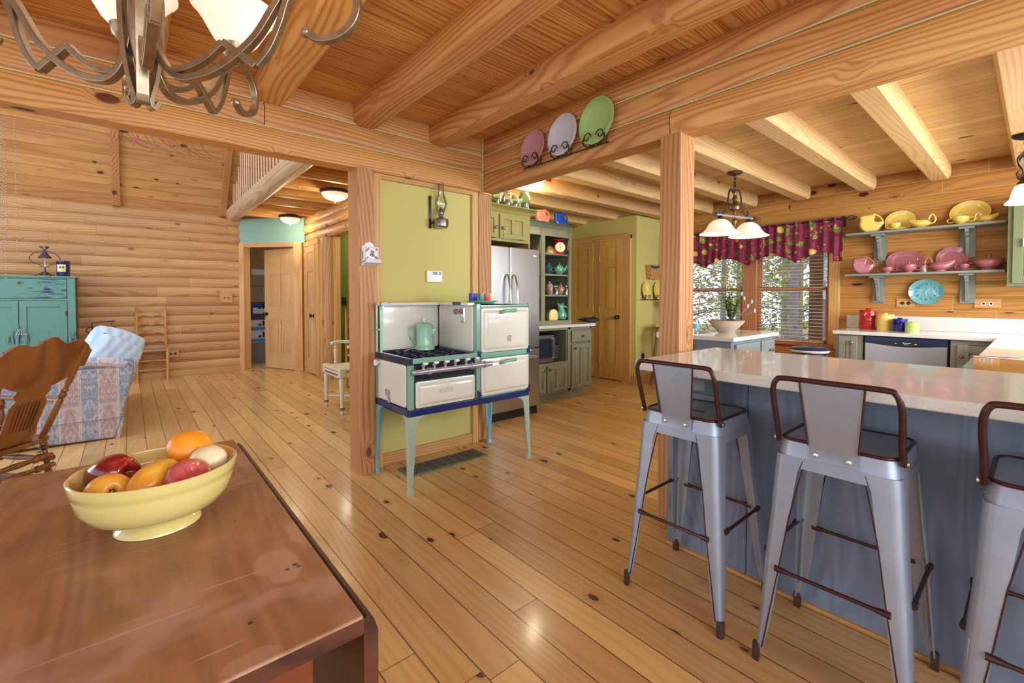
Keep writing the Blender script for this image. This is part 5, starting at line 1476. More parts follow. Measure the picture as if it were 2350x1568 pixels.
for c_ in ((.19, -.06, .17), (.15, -.10, .09), (.12, 0, .24), (.13, -.05, .13), (.125, -.02, .2)):
    for k in range(5):
        a = k*2*PI/5; m.ball((c_[0]+.012*math.cos(a), c_[1], c_[2]+.012*math.sin(a)), .008, 8, (1, .4, 1))
m.build('blossoms', plain('pale_blue_petals', sr(156,190,206), .6), fl)
# bottle beside the post
q = fZ(1598, 766, IZ)
o = thing('water_bottle', 'pale bottle with blue band on the island right behind the post', 'bottle', (3.60, fX(1596, 760, 3.60).y, IZ))
MB().lathe([(.001, 0), (.03, 0), (.031, .09), (.026, .115), (.014, .13), (.014, .15), (.001, .15)], seg=20).build('body', M['vessel'], o)
MB().lathe([(.032, .05), (.032, .085)], seg=20, cap=False).build('label_band', M['turq'], o)

# ---------------------------------------------------------------- step-top trash can
q = fZ(1860, 803, .62)
tc_ = thing('trash_can', 'round trash can with white liner and dark lid under the window', 'trash can', (5.0, fX(1858, 800, 5.0).y, 0))
zt = fX(1858, 796, 5.0).z
MB().lathe([(.001, 0), (.14, 0), (.145, .01), (.15, zt-.06), (.001, zt-.06)], seg=36).build('drum', M['steel'], tc_)
MB().lathe([(.152, zt-.05), (.160, zt-.04), (.162, zt-.03), (.154, zt-.025)], seg=36, cap=False).build('liner', M['white'], tc_)
MB().lathe([(.158, zt-.028), (.16, zt-.018), (.14, zt-.004), (.001, zt)], seg=36).build('lid', M['navyplastic'], tc_)
MB().tube([(-.15, .03, .02), (-.20, .02, .012), (-.20, -.02, .012), (-.15, -.03, .02)], .007, 6).build('pedal', M['chrome'], tc_)

# high chair in the breakfast corner
hc = thing('high_chair', 'reddish wooden high chair with yellow seat pad in the breakfast corner', 'high chair', (5.66, 3.30, 0), .3)
M['redwood'] = wood('reddish_maple', sr(150,96,76), sr(120,70,54), axis=2, tone=.03, knots=0, lin=30)
for sx_ in (-1, 1):
    for sy_ in (-1, 1):
        MB().tube([(sx_*.20, sy_*.20, 0), (sx_*.16, sy_*.16, .4), (sx_*.13, sy_*.13, .78)], [.015, .02, .016], 10).build('leg', M['redwood'], hc)
m = MB()
for s_ in (-1, 1):
    m.tube([(-.18, s_*.18, .22), (.18, s_*.18, .22)], .010, 8); m.tube([(s_*.17, -.17, .34), (s_*.17, .17, .34)], .010, 8)
m.box(-.19, -.17, .33, -.11, .17, .345)
m.build('stretcher', M['redwood'], hc)
B(-.16, -.16, .78, .16, .16, .80).build('seat', M['redwood'], hc, bv=.006)
B(-.15, -.15, .80, .15, .15, .83).build('seat_pad', M['yelglaze'], hc, bv=.01)
m = MB()
for i in range(5): m.tube([(.14, -.13+.065*i, .80), (.17, -.14+.07*i, 1.12)], .007, 8)
m.box(.155, -.16, 1.10, .185, .16, 1.18); m.build('back', M['redwood'], hc)
B(-.24, -.19, .66, -.17, .12, .74).build('white_bib', M['white'], hc, bv=.01)
# spindle chair behind island
mc = thing('spindle_chair', 'maroon spindle back chair by the window behind the island', 'chair', (5.25, 2.62, 0), -.9)
M['maroon'] = plain('maroon_paint', sr(134,34,52), .35, coat=.2)
B(-.2, -.2, .43, .2, .2, .46).build('seat', M['maroon'], mc, bv=.01)
for sx_ in (-1, 1):
    for sy_ in (-1, 1): MB().tube([(sx_*.2, sy_*.2, 0), (sx_*.15, sy_*.15, .43)], .016, 8).build('leg', M['maroon'], mc)
m = MB()
for i in range(7): m.tube([(.17, -.15+.05*i, .46), (.22, -.18+.06*i, .84)], .008, 8)
m.build('spindles', M['maroon'], mc)
MB().tube(bez([(.21, -.22, .83), (.24, -.1, .86), (.25, 0, .87), (.24, .1, .86), (.21, .22, .83)], 4), .02, 8, flat=(1.6, .7)).build('crest_rail', M['maroon'], mc)

# basket + plate rack on the pantry wall
bk = thing('wall_basket', 'woven splint basket hanging on the green pantry side wall', 'basket', (fY(1500, 620, 3.60).x, 3.645, fY(1500, 641, 3.60).z))
M['splint'] = NT('woven_splint'); t = M['splint']; tc = t.n('ShaderNodeTexCoord').outputs['Object']
ck_ = t.n('ShaderNodeTexChecker'); t.l(tc, ck_.inputs[0]); ck_.inputs['Scale'].default_value = 34
c_ = t.mix(ck_.outputs['Fac'], sr(176,122,66), sr(206,158,96)); t.set(Base_Color=c_, Roughness=.6); t.bump(ck_.outputs['Fac'], .4, .004); M['splint'] = t.m
zz = .19
MB().loft([[(-.11, -.07, 0), (.11, -.07, 0), (.11, -.002, 0), (-.11, -.002, 0)], [(-.14, -.10, zz), (.14, -.10, zz), (.14, -.002, zz), (-.14, -.002, zz)]]).build('basket_body', M['splint'], bk, bv=.008)
MB().tube([(-.14, -.1, zz), (.14, -.1, zz), (.14, -.0, zz), (-.14, -.0, zz)], .008, 6, closed=True).build('rim', M['splint'], bk)
M['navycloth'] = plain('navy_white_cloth', sr(60,60,96), .9, noise=.9, nscale=50)
MB().tube(bez([(-.145, -.1, zz-.012), (-.05, -.115, zz-.03), (.05, -.11, zz-.01), (.145, -.1, zz-.03)], 6), .017, 8, flat=(.9, .5)).build('cloth_trim', M['navycloth'], bk)
def scroll(c, r, turns, a0, rr, s_=1, plane='xz', y=0.):
    pts = []
    for i in range(int(26*turns)+1):
        t_ = i/(26*turns); a = a0 + s_*t_*turns*2*PI; k = r*(1-.62*t_)
        pts.append((c[0]+k*math.cos(a), y, c[1]+k*math.sin(a)))
    return pts
rk = thing('plate_rack', 'black wire scroll plate rack holding two yellow plates on the pantry wall', 'plate rack', (fY(1487, 688, 3.64).x+.04, 3.648, fY(1487, 688, 3.64).z))
m = MB(); m.tube([(-.24, -.03, 0), (.30, -.03, 0)], .005, 6)
for xx in (-.12, .17):
    m.tube([(xx-.06, -.002, .10), (xx-.06, -.004, .01), (xx-.06, -.05, 0), (xx-.06, -.055, .03)], .004, 6)
    m.tube([(xx+.06, -.002, .10), (xx+.06, -.004, .01), (xx+.06, -.05, 0), (xx+.06, -.055, .03)], .004, 6)
    for s_ in (-1, 1): m.tube(scroll((xx+s_*.045, .045), .026, 1.0, PI/2 - s_*PI/2 + PI, .003, -s_, y=-.056), .0035, 6)
m.build('wire_frame', M['blackmetal'], rk)
for i, xx in enumerate((-.12, .17)):
    o = plate('dinner_plate', ('oval yellow plate nearer the pantry corner in the wall rack', 'yellow plate half hidden by the post in the wall rack')[i], 'plate',
              (rk.location.x+xx, rk.location.y-.038, rk.location.z+.006), .098, .125, M['butterplate'] if 'butterplate' in M else Y1, .10)
    o.rotation_euler = (0, 0, PI/2)
q = fY(1475, 820, 3.65)
o = thing('outlet_cover', 'black outlet cover low on the green pantry side wall', 'outlet', (q.x, 3.65, q.z))
B(-.035, -.006, -.055, .035, 0, .055).build('plate', M['black'], o, bv=.003)
B(-.016, -.008, .008, .016, -.005, .04).build('socket', M['darkbronze'], o, bv=.002); B(-.016, -.008, -.04, .016, -.005, -.008).build('socket', M['darkbronze'], o, bv=.002)

# three plates in a scroll rack on the header
XH = 2.207
rk = thing('plate_rack', 'long black scrolled iron plate rack on the header over the kitchen opening', 'plate rack', (XH, 2.09, 2.13))
yc_ = [fX(px_, py_, XH-.03).y for px_, py_ in ((1221, 340), (1289, 313), (1367, 288))]
m = MB(); b0 = fX(1200, 388, XH-.03); b1 = fX(1397, 326, XH-.03)
zb_ = (b0.z+b1.z)/2
m.tube([(XH-.03, b0.y, zb_), (XH-.03, b1.y, zb_)], .004, 6)
def yz(pts, x): return [(x, p[0], p[2]) for p in pts]
for yy in yc_:
    for s_ in (-1, 1):
        m.tube(yz(scroll((yy+s_*.050, zb_+.056), .030, 1.05, (PI if s_ > 0 else 0), .003, -s_), XH-.052), .0036, 6)
        m.tube(bez([(XH-.052, yy+s_*.080, zb_+.056), (XH-.05, yy+s_*.078, zb_+.02), (XH-.042, yy+s_*.04, zb_-.002), (XH-.036, yy, zb_+.012)], 5), .0036, 6)
        m.tube(bez([(XH-.03, yy+s_*.05, zb_), (XH-.012, yy+s_*.06, zb_+.01), (XH-.004, yy+s_*.07, zb_+.05)], 4), .0036, 6)
wb(m, 'wire_frame', M['blackmetal'], rk)
pcols = (plain('pink_glaze', sr(200,142,156), .12, coat=.7), plain('white_glaze', sr(214,210,224), .12, coat=.7), plain('apple_green_glaze', sr(170,206,130), .12, coat=.7))
for yy, c_, lab, (hw_, hh_) in zip(yc_, pcols, ('smallest pink plate in the rack on the header', 'white oval plate in the middle of the header rack', 'large apple green plate at the right of the header rack'), ((.120, .126), (.128, .140), (.134, .148))):
    plate('dinner_plate', lab, 'plate', (XH-.034, yy, zb_+.006), hw_, hh_, c_, .12)

# ---------------------------------------------------------------- lamps
def shade_glass(name, strength, col=(1, .90, .70)):
    t = NT(name); tc = t.n('ShaderNodeTexCoord').outputs['Object']
    nn = t.noise(tc, 14, 3, .6, 1.).outputs[0]
    c = t.mix(nn, (.95, .88, .74), (.85, .76, .60)); t.set(Base_Color=c, Roughness=.3, Emission_Color=col, Emission_Strength=strength); return t.m
M['alab'] = shade_glass('alabaster_glass', .38)
M['alab_w'] = shade_glass('alabaster_white', 1.6, (.92, .96, 1))
M['bronze'] = plain('antique_bronze', sr(120,92,66), .35, .85, noise=.3, nscale=40)
def pts_light(name, o, p, power, r=.03, col=(1, .83, .55)):
    l = bulb(name, (0, 0, 0), power, r, col); l.parent = o; l.location = p
cx_, cy_ = 3.98, 1.80
cq = fZ(1662, 400, 2.335)
pn = thing('island_pendant_light', 'bronze two shade alabaster pendant hanging over the kitchen island', 'pendant light', (cq.x, 1.80, 2.335))
px0 = cq.x
def PL(mb, n, m, **k): return mb.build(n, M[m], pn, **k)
PL(MB().lathe([(.001, 0), (.062, 0), (.066, -.008), (.058, -.018), (.035, -.028), (.012, -.034), (.001, -.036)], seg=32), 'canopy', 'bronze')
m = MB()
for i in range(4):
    ang = i*PI/2
    m.tube([(.010*math.cos(a)*math.cos(ang), .010*math.cos(a)*math.sin(ang), -.05-.030*i+.020*math.sin(a)) for a in [k*2*PI/12 for k in range(12)]], .003, 6, closed=True)
PL(m, 'chain', 'darkbronze')
PL(MB().lathe([(.001, -.165), (.028, -.165), (.03, -.172), (.02, -.185), (.014, -.20), (.018, -.225), (.024, -.24), (.014, -.26), (.02, -.28), (.045, -.295), (.052, -.315), (.045, -.34), (.02, -.355), (.012, -.36), (.012, -.42), (.02, -.43), (.024, -.445), (.014, -.47), (.004, -.50), (.001, -.51)], seg=28), 'turned_stem', 'bronze')
for s_ in (-1, 1):
    PL(MB().tube(bez([(s_*.018, 0, -.175), (s_*.05, 0, -.16), (s_*.075, 0, -.19), (s_*.085, 0, -.25), (s_*.105, 0, -.31), (s_*.13, 0, -.36), (s_*.165, 0, -.385), (s_*.185, 0, -.36), (s_*.17, 0, -.34)], 5), .008, 8, flat=(1.3, .7)), 'scroll_arm', 'darkbronze')
PL(MB().tube([(-.26, 0, -.40), (.26, 0, -.40)], .011, 10), 'cross_bar', 'pipe')
for s_ in (-1, 1):
    PL(MB().lathe([(.018, -.015), (.02, 0), (.018, .015)], (s_*.26, 0, -.40), 14, axis=0), 'bar_cap', 'darkbronze')
    c_ = (s_*.19, 0, 0)
    PL(MB().lathe([(.02, -.41), (.024, -.43), (.028, -.445)], c_, 16), 'socket', 'darkbronze')
    PL(MB().lathe([(.03, -.440), (.06, -.452), (.09, -.48), (.115, -.525), (.14, -.55), (.172, -.566), (.168, -.570), (.135, -.556), (.11, -.530), (.085, -.486), (.055, -.457), (.03, -.446)], c_, 40, cap=False), 'glass_shade', 'alab')
    pts_light('pendant_bulb', pn, (s_*.19, 0, -.52), 5, .03)
pn.rotation_euler = (0, 0, -.25)
# sink pendant at the right edge
q = fX(2349, 285, 4.9)
sp = thing('sink_pendant_light', 'dark scrolled pendant with white bell shade at the right edge of the kitchen', 'pendant light', (4.75, fX(2356, 300, 4.75).y, 2.335))
MB().lathe([(.001, 0), (.068, 0), (.072, -.01), (.06, -.022), (.03, -.034), (.001, -.038)], seg=30).build('canopy', M['darkbronze'], sp)
m = MB()
for i in range(3): m.tube([(.010*math.cos(a)*(i % 2), .010*math.cos(a)*(1-i % 2), -.06-.030*i+.020*math.sin(a)) for a in [k*2*PI/12 for k in range(12)]], .003, 6, closed=True)
m.build('chain', M['darkbronze'], sp)
m = MB()
for k in range(3):
    a = k*2*PI/3 + 2.6; d = Vector((math.cos(a), math.sin(a), 0))
    m.tube(bez([d*.005+Vector((0,0,-.14)), d*.05+Vector((0,0,-.15)), d*.07+Vector((0,0,-.19)), d*.03+Vector((0,0,-.235)), d*.02+Vector((0,0,-.27)), d*.05+Vector((0,0,-.30)), d*.075+Vector((0,0,-.28)), d*.06+Vector((0,0,-.26))], 5), .006, 7)
m.lathe([(.008, -.13), (.012, -.16), (.006, -.2), (.010, -.29), (.02, -.31), (.04, -.33), (.042, -.345)], seg=16)
m.build('scroll_stem', M['darkbronze'], sp)
MB().lathe([(.03, -.345), (.05, -.355), (.065, -.40), (.072, -.44), (.10, -.472), (.097, -.476), (.068, -.445), (.060, -.40), (.045, -.36), (.03, -.35)], seg=36, cap=False).build('glass_shade', M['alab_w'], sp)
pts_light('sink_bulb', sp, (0, 0, -.42), 8, .03, (.85, .93, 1))
# flush dome lights
def dome(loc, lab, r=.15, rim=True, strength='alab', power=8):
    o = thing('flush_dome_light', lab, 'ceiling light', loc)
    if rim: MB().lathe([(.001, 0), (r*.9, 0), (r*1.05, -.01), (r*1.10, -.03), (r*1.0, -.045)], seg=40).build('rim', M['darkbronze'], o)
    MB().lathe([(r*.98, -.035), (r*.9, -.07), (r*.65, -.105), (r*.3, -.125), (.001, -.13)], seg=40).build('glass_bowl', M[strength], o)
    MB().lathe([(.012, -.125), (.016, -.135), (.008, -.148), (.001, -.16)], seg=14).build('finial', M['bronze'], o)
    pts_light('dome_bulb', o, (0, 0, -.20), power, .08, (1, .9, .66))
    return o
q = fZ(1222, 432, 2.30)
q = fZ(1222, 436, 2.31)
print('dome', q)
dome((q.x, q.y, 2.48), 'lit alabaster dome light on the kitchen ceiling near the header', .15, True, power=18)

# ---------------------------------------------------------------- breakfast bar
BZ = .925
bb = thing('breakfast_bar', 'grey blue paneled breakfast bar with speckled cream countertop', 'bar counter', (2.2, 0, 0))
bx0, bx1 = 1.675, 2.47
byl = 1.165
m = MB(); m.prism([(bx0+.035, byl), (bx1, byl), (bx1, -1.6), (bx0, -1.6), (bx0, byl-.035)], 2, BZ-.038, BZ)
wb(m, 'countertop', M['quartz'], bb, bv=.006, seg=3)
def barmat():
    t = NT('blue_grey_panel'); tc = t.n('ShaderNodeTexCoord').outputs['Object']; sp = t.n('ShaderNodeSeparateXYZ'); t.l(tc, sp.inputs[0])
    q_ = t.comb(0., t.math('MULTIPLY', sp.outputs[1], 50.), t.math('MULTIPLY', sp.outputs[2], 2.2)); f1 = t.noise(q_, 1, 3, .6).outputs[0]
    q2 = t.comb(0., t.math('MULTIPLY', sp.outputs[1], 5.), t.math('MULTIPLY', sp.outputs[2], 1.)); lo = t.noise(q2, 1, 1, .4, .6).outputs[0]
    band = t.math('ADD', t.math('MULTIPLY', t.math('SINE', t.math('MULTIPLY', lo, 60.)), .5), .5)
    f = t.math('ADD', t.math('MULTIPLY', f1, .6), t.math('MULTIPLY', band, .35))
    f = t.math('ADD', f, t.math('MULTIPLY', t.math('SUBTRACT', t.noise(tc, 3, 2).outputs[0], .5), .6), clamp=True)
    t.set(Base_Color=t.mix(f, sr(138,148,166), sr(104,114,134)), Roughness=.5); return t.m
M['bar'] = barmat()
wb(B(2.0, .80, 0, 2.02, 1.17, BZ-.038), 'end_panel', M['bar'], bb, bv=.003)
wb(B(1.998, -1.6, 0, 2.02, .797, BZ-.038), 'front_panel', M['bar'], bb, bv=.003)
wb(B(2.02, -1.6, 0, 2.45, 1.165, BZ-.038), 'carcass', M['bar'], bb)
wb(B(1.985, -1.6, 0, 2.0, 1.165, .012), 'base_strip', M['trim_y'], bb)
for yy in (.93, -.35):
    pr = [(2.0, .885), (1.79, .885), (1.79, .862), (1.815, .855), (1.82, .835), (1.815, .81), (1.835, .79), (1.875, .785), (1.93, .772), (1.94, .745), (1.94, .72), (1.945, .69), (1.955, .675), (1.965, .62), (1.98, .60), (2.0, .60)]
    g_ = MB().prism(pr, 1, yy-.03, yy+.03)
    wb(g_, 'corbel', M['bluegrey2'] if yy > 0 else M['bluegrey2'], bb, bv=.004)
# ================================================================== DINING SIDE
# ---- metal bar stools
def galv(name, c1, c2):
    t = NT(name); tc = t.n('ShaderNodeTexCoord').outputs['Object']
    f = t.noise(tc, 9, 4, .6).outputs[0]; g = t.noise(tc, 160, 2, .7).outputs[0]
    c = t.mix(f, c1, c2); c = t.mix(t.math('MULTIPLY', t.smooth(g, .66, .74), .5), c, sr(190,192,190))
    t.set(Base_Color=c, Roughness=t.math('ADD', .34, t.math('MULTIPLY', f, .16)), Metallic=.55); return t.m
M['galv'] = galv('brushed_gunmetal', sr(176,184,196), sr(148,156,174))
M['rust'] = plain('brown_worn_edge', sr(74,44,42), .35, .5, noise=.4, nscale=60)
M['rubber'] = plain('brown_foot_cap', sr(72,52,42), .5, noise=.3, nscale=50)
def stool(loc, label):
    o = thing('metal_bar_stool', label, 'bar stool', loc, 0, 'metal stools along the breakfast bar')
    H_, s_ = .745, .150
    def rsq(hw, z, r=.04, n=5, cx=0):
        return [(p[0]+cx, p[1], z) for p in rrect(-hw, -hw, hw, hw, r, n)]
    # seat pan: dished top inside a rolled brown rim, deep skirt
    MB().loft([rsq(.160, H_-.058, .045), rsq(.158, H_-.05, .045), rsq(.150, H_-.008, .04), rsq(.147, H_-.001, .04), rsq(.135, H_, .035), rsq(.120, H_-.007, .03), rsq(.05, H_-.008, .02)]).build('seat', M['galv'], o)
    MB().tube(rsq(.1475, H_-.001, .04), .0055, 8, closed=True).build('rim', M['rust'], o)
    B(-.012, -.035, H_-.009, .006, .035, H_-.0068).build('hand_slot', M['black'], o)
    # apron strip
    for a in range(4):
        m = MB(); m.M = Matrix.Rotation(a*PI/2, 4, 'Z')
        m.hexa([(-.085, -.1625, H_-.085), (.085, -.1625, H_-.085), (.085, -.1585, H_-.085), (-.085, -.1585, H_-.085), (-.075, -.1600, H_-.05), (.075, -.1600, H_-.05), (.075, -.156, H_-.05), (-.075, -.156, H_-.05)])
        m.build('apron', M['galv'], o)
    # legs: folded sheet, angle section tapering downwards with rounded outer corner
    for sx_, sy_ in ((-1, -1), (-1, 1), (1, -1), (1, 1)):
        rings = []
        for z, wd, off in ((H_-.052, .082, .160), (H_-.10, .070, .1635), (H_-.25, .060, .172), (.34, .052, .184), (.20, .043, .191), (.10, .032, .196), (.045, .022, .199)):
            r = min(.028, wd*.6); pts = []
            pts.append((off, off-wd))
            for i in range(7):
                t_ = i/6*PI/2; pts.append((off-r+r*math.cos(t_), off-r+r*math.sin(t_)))
            pts.append((off-wd, off))
            th = .004
            pts.append((off-wd, off-th))
            for i in range(6, -1, -1):
                t_ = i/6*PI/2; pts.append((off-r+(r-th)*math.cos(t_), off-r+(r-th)*math.sin(t_)))
            pts.append((off-th, off-wd))
            rings.append([(sx_*p[0], sy_*p[1], z) for p in pts])
        lg = MB().loft(rings).build('leg', M['galv'], o, ang=50)
        # raised stiffening rib down the corner, brown foot cap
        c0 = lambda z, k: Vector((sx_*k, sy_*k, z))
        MB().tube([c0(.36, .1665), c0(.345, .1700), c0(.20, .1770), c0(.12, .1815), c0(.10, .178)], [.003, .0085, .0085, .007, .003], 8).build('pressed_rib', M['galv'], lg)
        MB().loft([[(sx_*(.196+dx_*k), sy_*(.196+dy_*k), z) for dx_, dy_ in ((.012, -.012), (.012, .004), (.008, .010), (.004, .012), (-.012, .012), (-.010, -.010))] for z, k in ((0, .84), (.004, .90), (.05, .92), (.056, .85))]).build('foot_cap', M['rubber'], lg)
        MB().tube([(sx_*.1605, sy_*.080, H_-.085), (sx_*.172, sy_*.113, H_-.25), (sx_*.184, sy_*.134, .34), (sx_*.199, sy_*.178, .05)], .0022, 5).build('edge_roll', M['rust'], lg)
    # foot rails with flattened ends
    k = .186
    for a, b_, z in (((-k, -k+.05), (-k, k-.05), .325), ((k, -k+.05), (k, k-.05), .335), ((-k+.05, -k), (k-.05, -k), .355), ((-k+.05, k), (k-.05, k), .355)):
        A, C_ = Vector((*a, z)), Vector((*b_, z))
        d = (C_-A).normalized()
        MB().tube([A-d*.01, A+d*.015, A+d*.03, C_-d*.03, C_-d*.015, C_+d*.01], [.010, .009, .006, .006, .009, .010], 8).build('foot_rail', M['rust'], o)
    for y_ in (-.11, .11): MB().tube([(-.12, y_*.9, H_-.10), (.12, y_*.9, H_-.10)], .006, 8).build('under_brace', M['galv'], o)
    # low back: bent tube hoop and wedge plate
    zt = .945
    pts = bez([(-.125, .160, H_-.015), (-.145, .157, H_+.03), (-.172, .160, H_+.12), (-.185, .158, zt-.035), (-.188, .148, zt-.008), (-.188, .125, zt), (-.188, 0, zt)], 5)
    full = pts + [Vector((p.x, -p.y, p.z)) for p in pts[::-1][1:]]
    MB().tube(full, .0085, 10).build('back_hoop', M['rust'], o)
    m = MB()
    for s2 in (-1, 1): m.lathe([(.001, -.004), (.008, -.003), (.008, .003), (.001, .004)], (-.126, s2*.168, H_-.008), 10, axis=1)
    m.build('hoop_bolt', M['chrome'], o)
    def pl(z, hw, x): return [(x, -hw, z), (x, hw, z), (x+.004, hw, z), (x+.004, -hw, z)]
    MB().loft([pl(H_-.045, .062, -.164), pl(H_-.012, .062, -.160), pl(H_-.008, .064, -.162), pl(zt-.004, .082, -.192)]).build('back_plate', M['galv'], o, bv=.001)
    m = MB()
    for s2 in (-1, 1): m.tube([(-.166, s2*.064, H_-.002), (-.193, s2*.082, zt-.006)], .003, 6)
    m.build('plate_edge', M['rust'], o)
    for s2 in (-1, 1): MB().lathe([(.001, -.006), (.007, -.004), (.008, .002)], (-.165, s2*.042, H_-.030), 12, axis=0).build('rivet', M['chrome'], o)
    return o
s0 = stool((1.765, .905, 0), 'gunmetal bar stool nearest the post, at the end of the bar')
for loc, lab in (((1.765, .395, 0), 'gunmetal bar stool in the middle of the breakfast bar, its leg splayed over the boards'), ((1.765, -.075, 0), 'gunmetal bar stool at the right end of the row, only its left half in view')):
    c = copy_tree(s0); c.location = loc; c['label'] = lab

# ---- drop leaf table
def tablewood(name='worn_tabletop'):
    t = NT(name); tc = t.n('ShaderNodeTexCoord').outputs['Object']
    sp = t.n('ShaderNodeSeparateXYZ'); t.l(tc, sp.inputs[0])
    x, y, z = [sp.outputs[i] for i in range(3)]
    g = t.noise(t.comb(t.math('MULTIPLY', x, 110.), t.math('MULTIPLY', y, 5.), z), 1, 3, .65).outputs[0]
    lo = t.noise(t.comb(t.math('MULTIPLY', x, 6.), t.math('MULTIPLY', y, .9), z), 1, 1, .4, .5).outputs[0]
    band = t.math('ADD', t.math('MULTIPLY', t.math('SINE', t.math('MULTIPLY', lo, 70.)), .5), .5)
    pat = t.noise(tc, 5.5, 4, .6, .8).outputs[0]
    f = t.math('ADD', t.math('MULTIPLY', g, .55), t.math('MULTIPLY', band, .22))
    f = t.math('ADD', f, t.math('MULTIPLY', t.math('SUBTRACT', pat, .5), 1.1), clamp=True)
    c = t.mix(f, sr(172,126,88), sr(112,74,50))
    wear = t.smooth(t.noise(t.vmath('ADD', tc, (3, 1, 0)), 5, 3, .6, .6).outputs[0], .50, .68)
    c = t.mix(t.math('MULTIPLY', wear, .6), c, sr(182,150,130))
    # pale moisture mark near the corner, with its own outline
    d = t.vmath('ADD', tc, t.vmath('MULTIPLY', t.noise(tc, 12, 2).outputs[1], (.06, .06, 0)))
    for cx_, cy_, rx, ry, st_ in ((.185, .825, .035, .06, .42), (.232, .912, .016, .05, .40), (.115, .63, .035, .02, .3)):
        v = t.vmath('ADD', d, (-cx_-.03, -cy_-.03, 0)); q_ = t.n('ShaderNodeSeparateXYZ'); t.l(v, q_.inputs[0])
        rr = t.math('SQRT', t.math('ADD', t.math('POWER', t.math('DIVIDE', q_.outputs[0], rx), 2.), t.math('POWER', t.math('DIVIDE', q_.outputs[1], ry), 2.)))
        c = t.mix(t.math('MULTIPLY', t.math('SUBTRACT', 1., t.smooth(rr, .85, 1.05)), st_), c, sr(196,160,140))
    for cx_, cy_, r_ in ((.192, .800, .004), (.206, .806, .0055), (.209, .797, .004), (.155, 1.04, .003), (.12, .70, .004)):
        v = t.vmath('ADD', tc, (-cx_, -cy_, -.75)); ln = t.n('ShaderNodeVectorMath', operation='LENGTH'); t.l(v, ln.inputs[0])
        c = t.mix(t.math('MULTIPLY', t.math('SUBTRACT', 1., t.smooth(ln.outputs['Value'], r_*.5, r_*1.2)), .85), c, sr(44,36,36))
    # scratches
    for k, (sx_, sy_, ang) in enumerate(((4., 120., .5), (3., 150., -.9), (5., 140., 1.3))):
        mp = t.n('ShaderNodeMapping'); t.l(tc, mp.inputs[0]); mp.inputs['Rotation'].default_value = (0, 0, ang); mp.inputs['Scale'].default_value = (sx_, sy_, 1); mp.inputs['Location'].default_value = (k*3, k, 0)
        nn = t.noise(mp.outputs[0], 1, 0).outputs[0]
        c = t.mix(t.math('MULTIPLY', t.smooth(nn, .80, .84), .4), c, sr(206,172,146))
    t.set(Base_Color=c, Roughness=t.math('ADD', .38, t.math('MULTIPLY', wear, .2)), Specular_IOR_Level=.4); t.bump(g, .08, .002); return t.m
M['tabletop'] = tablewood()
M['tabledark'] = wood('dark_table_wood', sr(98,52,36), sr(58,28,22), axis=1, tone=.02, knots=0, rough=.4, cathedral=.5, lin=30)
M['tablered'] = wood('red_brown_table_wood', sr(140,70,36), sr(100,44,22), axis=0, tone=.02, knots=0, rough=.45, cathedral=.5, lin=30)
tb = thing('drop_leaf_table', 'worn brown drop leaf table in the foreground carrying the yellow fruit bowl', 'table', (0, 1.1, 0))
ty0, ty1, tx = .612, 1.655, .246
wb(B(-tx, ty0, .722, tx, ty1, .75), 'tabletop', M['tabletop'], tb, bv=.004, seg=3)
wb(B(-tx+.002, ty0-.0006, .724, tx-.002, ty0+.001, .746), 'dark_end_edge', M['tabledark'], tb)
for s_ in (-1, 1):
    pr = [(s_*(tx+.001), .735), (s_*(tx+.010), .738), (s_*(tx+.020), .730), (s_*(tx+.026), .712), (s_*(tx+.026), .36), (s_*(tx+.004), .36), (s_*(tx+.004), .715), (s_*(tx-.006), .719), (s_*(tx-.006), .7205), (s_*(tx+.001), .7205)]
    wb(MB().prism(pr, 1, ty0+.012, ty1-.012), 'drop_leaf', M['tabledark'], tb, bv=.002)
wb(B(-.20, ty0+.05, .56, .12, ty0+.072, .722), 'end_apron', M['tablered'], tb, bv=.002)
wb(B(.122, ty0+.044, .56, .19, ty0+.080, .722), 'apron_rail', M['tablered'], tb, bv=.002)
wb(B(-.20, ty0+.08, .58, -.18, ty1-.08, .722).box(.18, ty0+.08, .58, .20, ty1-.08, .722).box(-.2, ty1-.08, .58, .2, ty1-.06, .722), 'side_apron', M['tablered'], tb)
for sx_ in (-1, 1):
    for yy in (ty0+.09, ty1-.09):
        wb(MB().lathe([(.001, 0), (.016, 0), (.02, .03), (.014, .05), (.022, .12), (.026, .30), (.024, .45), (.03, .50), (.022, .52), (.03, .54), (.03, .722)], (sx_*.155, yy, 0), 20), 'leg', M['tablered'], tb)
wb(B(-.205, ty0+.073, .30, .205, ty0+.079, .56), 'end_panel', M['tablered'], tb) if False else None

